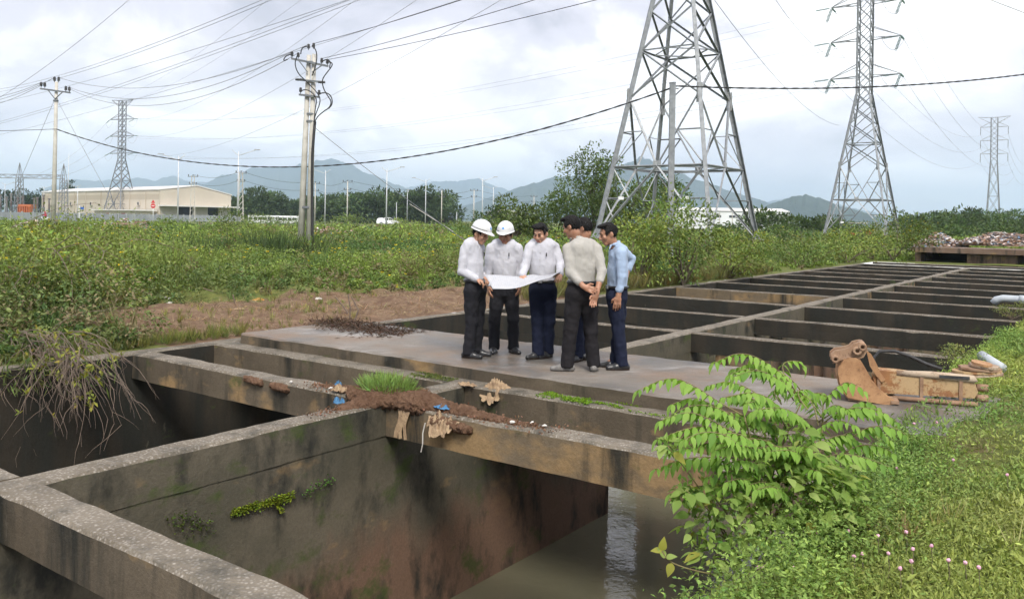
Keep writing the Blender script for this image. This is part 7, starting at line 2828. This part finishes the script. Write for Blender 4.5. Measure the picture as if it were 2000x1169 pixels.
stems = [[(640, 960, 4.85), (650, 760, 4.9), (700, 560, 4.95), (760, 420, 5.0), (805, 325, 5.0)], [(645, 900, 4.85), (620, 700, 4.8), (600, 520, 4.75), (560, 380, 4.7)], [(660, 860, 4.9), (800, 640, 4.95), (900, 480, 5.0), (900, 330, 5.05)], [(660, 880, 4.88), (760, 700, 5.1), (700, 480, 5.2), (690, 340, 5.25)]]
for s_ in stems:
    m = MB()
    c_ = curve([cz(*p) - b0 for p in s_], 10)
    m.tube(c_, [.011 - .0007 * i for i in range(11)], 6)
    m.build('stem', M_STEMG, sg_, True)
FR0 = [  # compound leaves: points from stem to tip
    [(805, 325, 5.0), (760, 230, 4.95), (650, 140, 4.9), (540, 100, 4.85), (430, 150, 4.8)],
    [(900, 330, 5.05), (950, 260, 5.0), (1010, 225, 4.95), (1085, 275, 4.9)],
    [(790, 300, 5.0), (735, 215, 5.1), (720, 145, 5.15), (800, 140, 5.2), (820, 165, 5.2)],
    [(560, 380, 4.7), (450, 320, 4.65), (340, 245, 4.6), (240, 205, 4.6), (100, 270, 4.55)],
    [(690, 345, 5.25), (600, 270, 5.3), (500, 225, 5.3), (400, 250, 5.3)],
    [(600, 520, 4.75), (520, 385, 4.65), (430, 335, 4.6), (330, 330, 4.6), (225, 385, 4.55)],
    [(600, 530, 4.75), (520, 450, 4.65), (430, 425, 4.6), (330, 425, 4.55), (185, 480, 4.5)],
    [(620, 640, 4.78), (540, 560, 4.65), (420, 555, 4.55), (300, 560, 4.5), (175, 610, 4.45)],
    [(890, 420, 5.0), (980, 350, 4.95), (1080, 340, 4.9), (1160, 360, 4.88), (1225, 410, 4.85)],
    [(860, 560, 5.0), (960, 470, 5.0), (1060, 435, 5.0), (1140, 440, 5.0), (1195, 490, 5.0)],
    [(830, 600, 4.95), (940, 540, 4.9), (1060, 550, 4.85), (1190, 600, 4.8)],
    [(720, 500, 4.95), (640, 400, 4.85), (560, 370, 4.75), (470, 360, 4.7)],
    [(760, 430, 5.0), (700, 320, 4.9), (600, 270, 4.8), (480, 300, 4.7)],
    [(780, 600, 4.9), (700, 500, 4.7), (600, 470, 4.6), (460, 500, 4.5)],
    [(860, 500, 5.0), (820, 400, 4.85), (740, 340, 4.7), (620, 350, 4.6)],
    [(880, 420, 5.0), (860, 330, 5.15), (820, 270, 5.2), (740, 260, 5.25)],
    [(800, 560, 4.95), (880, 430, 4.8), (960, 390, 4.7), (1040, 420, 4.6)],
    [(700, 700, 4.9), (640, 600, 4.7), (560, 560, 4.55), (470, 590, 4.45)],
]
FR = list(FR0)
for fp in FR0:
    for rep in range(3):
        f = .45 + .4 * random.random()
        ox, oy, od = random.gauss(0, 45), random.gauss(35, 45), random.gauss(.02, .12)
        a0 = fp[0]
        FR.append([(a0[0] + (x_ - a0[0]) * f + ox, a0[1] + (y_ - a0[1]) * f * .85 + oy, d_ + od) for x_, y_, d_ in fp])
nleaf = 0
pend = []
def put_leaflet(fo, k, M):
    global nleaf
    if nleaf < 298:
        place('leaflet', LEAFLET[k], M, fo)
        nleaf += 1
    else:
        pend.append((k, M))
def flush_leaflets(fo):
    if not pend:
        return
    Vs, Fs, Cs = [], [], []
    nb_ = 0
    for k, M in pend:
        me = LEAFLET[k]
        V = np.zeros(len(me.vertices) * 3)
        me.vertices.foreach_get('co', V)
        A = np.array(M)
        V = V.reshape(-1, 3) @ A[:3, :3].T + A[:3, 3]
        Fq = np.zeros(len(me.loops), np.int32)
        me.loops.foreach_get('vertex_index', Fq)
        Vs.append(V)
        Fs.append(Fq.reshape(-1, 4) + nb_)
        Cs.append(np.tile(np.array(((.24, .42, .07), (.20, .36, .06), (.28, .45, .09), (.16, .31, .055))[k]), (len(Fq) // 4, 1)))
        nb_ += len(V)
    o = link('leaflets', np_mesh('leaflets', np.concatenate(Vs), np.concatenate(Fs), np.concatenate(Cs)), fo, M_LEAF2, True)
    o['kind'] = 'stuff'
    pend.clear()
for fi, fp in enumerate(FR):
    c_ = curve([cz(*p) - b0 for p in fp], 22)
    L = sum((b_ - a_).length for a_, b_ in zip(c_, c_[1:]))
    fo = empty('frond', (0, 0, 0))
    bpy.data.objects.remove(fo)
    m = MB()
    m.tube(c_, [.0045 - .00014 * i for i in range(23)], 5)
    fo = m.build('frond', M_STEMG, sg_, True)
    pairs = max(7, min(13, int(L / .046)))
    for k in range(pairs):
        t = .24 + .74 * k / (pairs - 1)
        i = min(21, int(t * 22))
        p = c_[i].lerp(c_[i + 1], t * 22 - i)
        ax_ = (c_[i + 1] - c_[i]).normalized()
        sdv = ax_.cross(Vector((0, 0, 1)))
        sdv = sdv.normalized() if sdv.length > .05 else Vector((1, 0, 0))
        for s_ in (-1, 1):
            d_ = sdv * s_ * (.55 + .35 * random.random()) + ax_ * (.3 + .35 * random.random()) + Vector((random.gauss(0, .12), random.gauss(0, .12), -.45 - .5 * random.random()))
            nrm = Vector((0, 0, 1)) + sdv * s_ * .75 + Vector((random.gauss(0, .15), random.gauss(0, .15), 0))
            Ls = (.080 if k > 1 else .064) * (1 - .35 * max(0, t - .6) / .4) * (.7 + .5 * random.random())
            put_leaflet(fo, random.choice((0, 0, 1, 2, 2, 3)), leaf_matrix(p + sdv * s_ * .003, d_, nrm, Ls))
    put_leaflet(fo, 2, leaf_matrix(c_[-1], (c_[-1] - c_[-2]) + Vector((0, 0, -.03)), (0, 0, 1), .075))
    flush_leaflets(fo)
# broad leaved weed below it
BROAD = [leaf_mesh('broad_leaf', .62, c, .22, .10) for c in ((.27, .38, .09), (.22, .33, .075), (.32, .42, .12), (.18, .29, .06), (.36, .36, .07))]
bw = empty('broadleaf_weed', tuple(b0), 0, 'clump of pale green broad leaved weed under the sapling', 'weed')
cen = [((560, 800, 4.75), .22, 40), ((420, 720, 4.7), .15, 22), ((700, 660, 4.8), .24, 52), ((860, 760, 4.85), .22, 44), ((950, 680, 4.9), .17, 26), ((760, 540, 4.85), .2, 34), ((360, 860, 4.7), .10, 10), ((430, 980, 4.65), .12, 18), ((310, 700, 4.6), .07, 8), ((1000, 800, 4.9), .16, 22), ((230, 510, 4.5), .05, 6)]
for (c3, R_s, n) in cen:
    cc_ = cz(c3[0], c3[1], c3[2] - .12) - b0
    m = MB()
    m.tube(curve([Vector((cc_.x * .25, 0, -.05)), Vector((cc_.x * .6, cc_.y * .5, cc_.z * .5 + .03)), cc_], 8), [.006, .0055, .005, .005, .0045, .004, .004, .003, .003], 5)
    m.build('stem', M_STEMG, bw, True)
    for k in range(n):
        dv = Vector(rng.normal(size=3))
        dv.normalize()
        p = cc_ + Vector((dv.x, dv.y, dv.z * .9)) * R_s * (.35 + .75 * random.random())
        d_ = Vector((dv.x, dv.y - .25, dv.z * .3 - .25))
        place('leaf', BROAD[random.choice((0, 0, 1, 1, 2, 3, 4) if random.random() < .3 else (0, 1, 2, 3))], leaf_matrix(p, d_, Vector((random.gauss(0, .35), random.gauss(-.25, .35), 1)), .06 + .05 * random.random()), bw)
fo_ = Leaves()
for (c3, R_s, n) in cen:
    cc_ = np.array(cz(c3[0], c3[1], c3[2] - .05) - b0)
    k_ = n * 5
    dv_ = norm(rng.normal(size=(k_, 3)))
    p_ = cc_ + dv_ * (R_s * (.3 + .8 * rng.random((k_, 1))))
    fo_.add(p_, norm(dv_ * .6 + rng.normal(size=(k_, 3)) * .5 + np.array([0, -.2, -.1])), .035 + .035 * rng.random(k_), .026, jit((.25, .37, .085), k_, .25, .1))
fo_.build('small_leaves', bw, M_LEAF2)['kind'] = 'stuff'
vn = empty('trailing_vine', cz(510, 1060, 4.55), 0, 'thin vine with a few leaves reaching left over the water', 'vine')
v0_ = Vector(vn.location)
m = MB()
c_ = curve([cz(*p) - v0_ for p in [(560, 1062, 4.6), (470, 1066, 4.5), (380, 1055, 4.45), (290, 1030, 4.4), (230, 1005, 4.4), (205, 960, 4.4)]], 14)
m.tube(c_, .004, 5)
m.build('stem', M_STEMG, vn, True)
for (i, d_, L_) in [(13, (-.5, -.1, .7), .07), (14, (.1, -.2, .9), .075), (12, (-.3, -.3, -.7), .075), (14, (-.9, -.1, .1), .06), (5, (.2, -.3, .5), .03), (13, (.5, -.2, .2), .06)]:
    place('leaf', BROAD[2 if i % 2 else 4], leaf_matrix(c_[i], d_, (0, -.6, .8), L_), vn)
# small weeds by the far bank edge
for (px, py, ht, R_s, lab) in [(1868, 712, .32, .30, 'small weedy shrub at the bank edge behind the excavator arm'), (1975, 615, .30, .35, 'low weed clump below the elbow pipe'), (1640, 1040, .22, .3, 'feathery low weed clump on the near bank')]:
    g0 = G(px, py, .1)
    shrub('weed_clump', g0.x, g0.y, ht, R_s, (.20, .23, .07), lab, 700, .035, 14, 0, cat='weed')
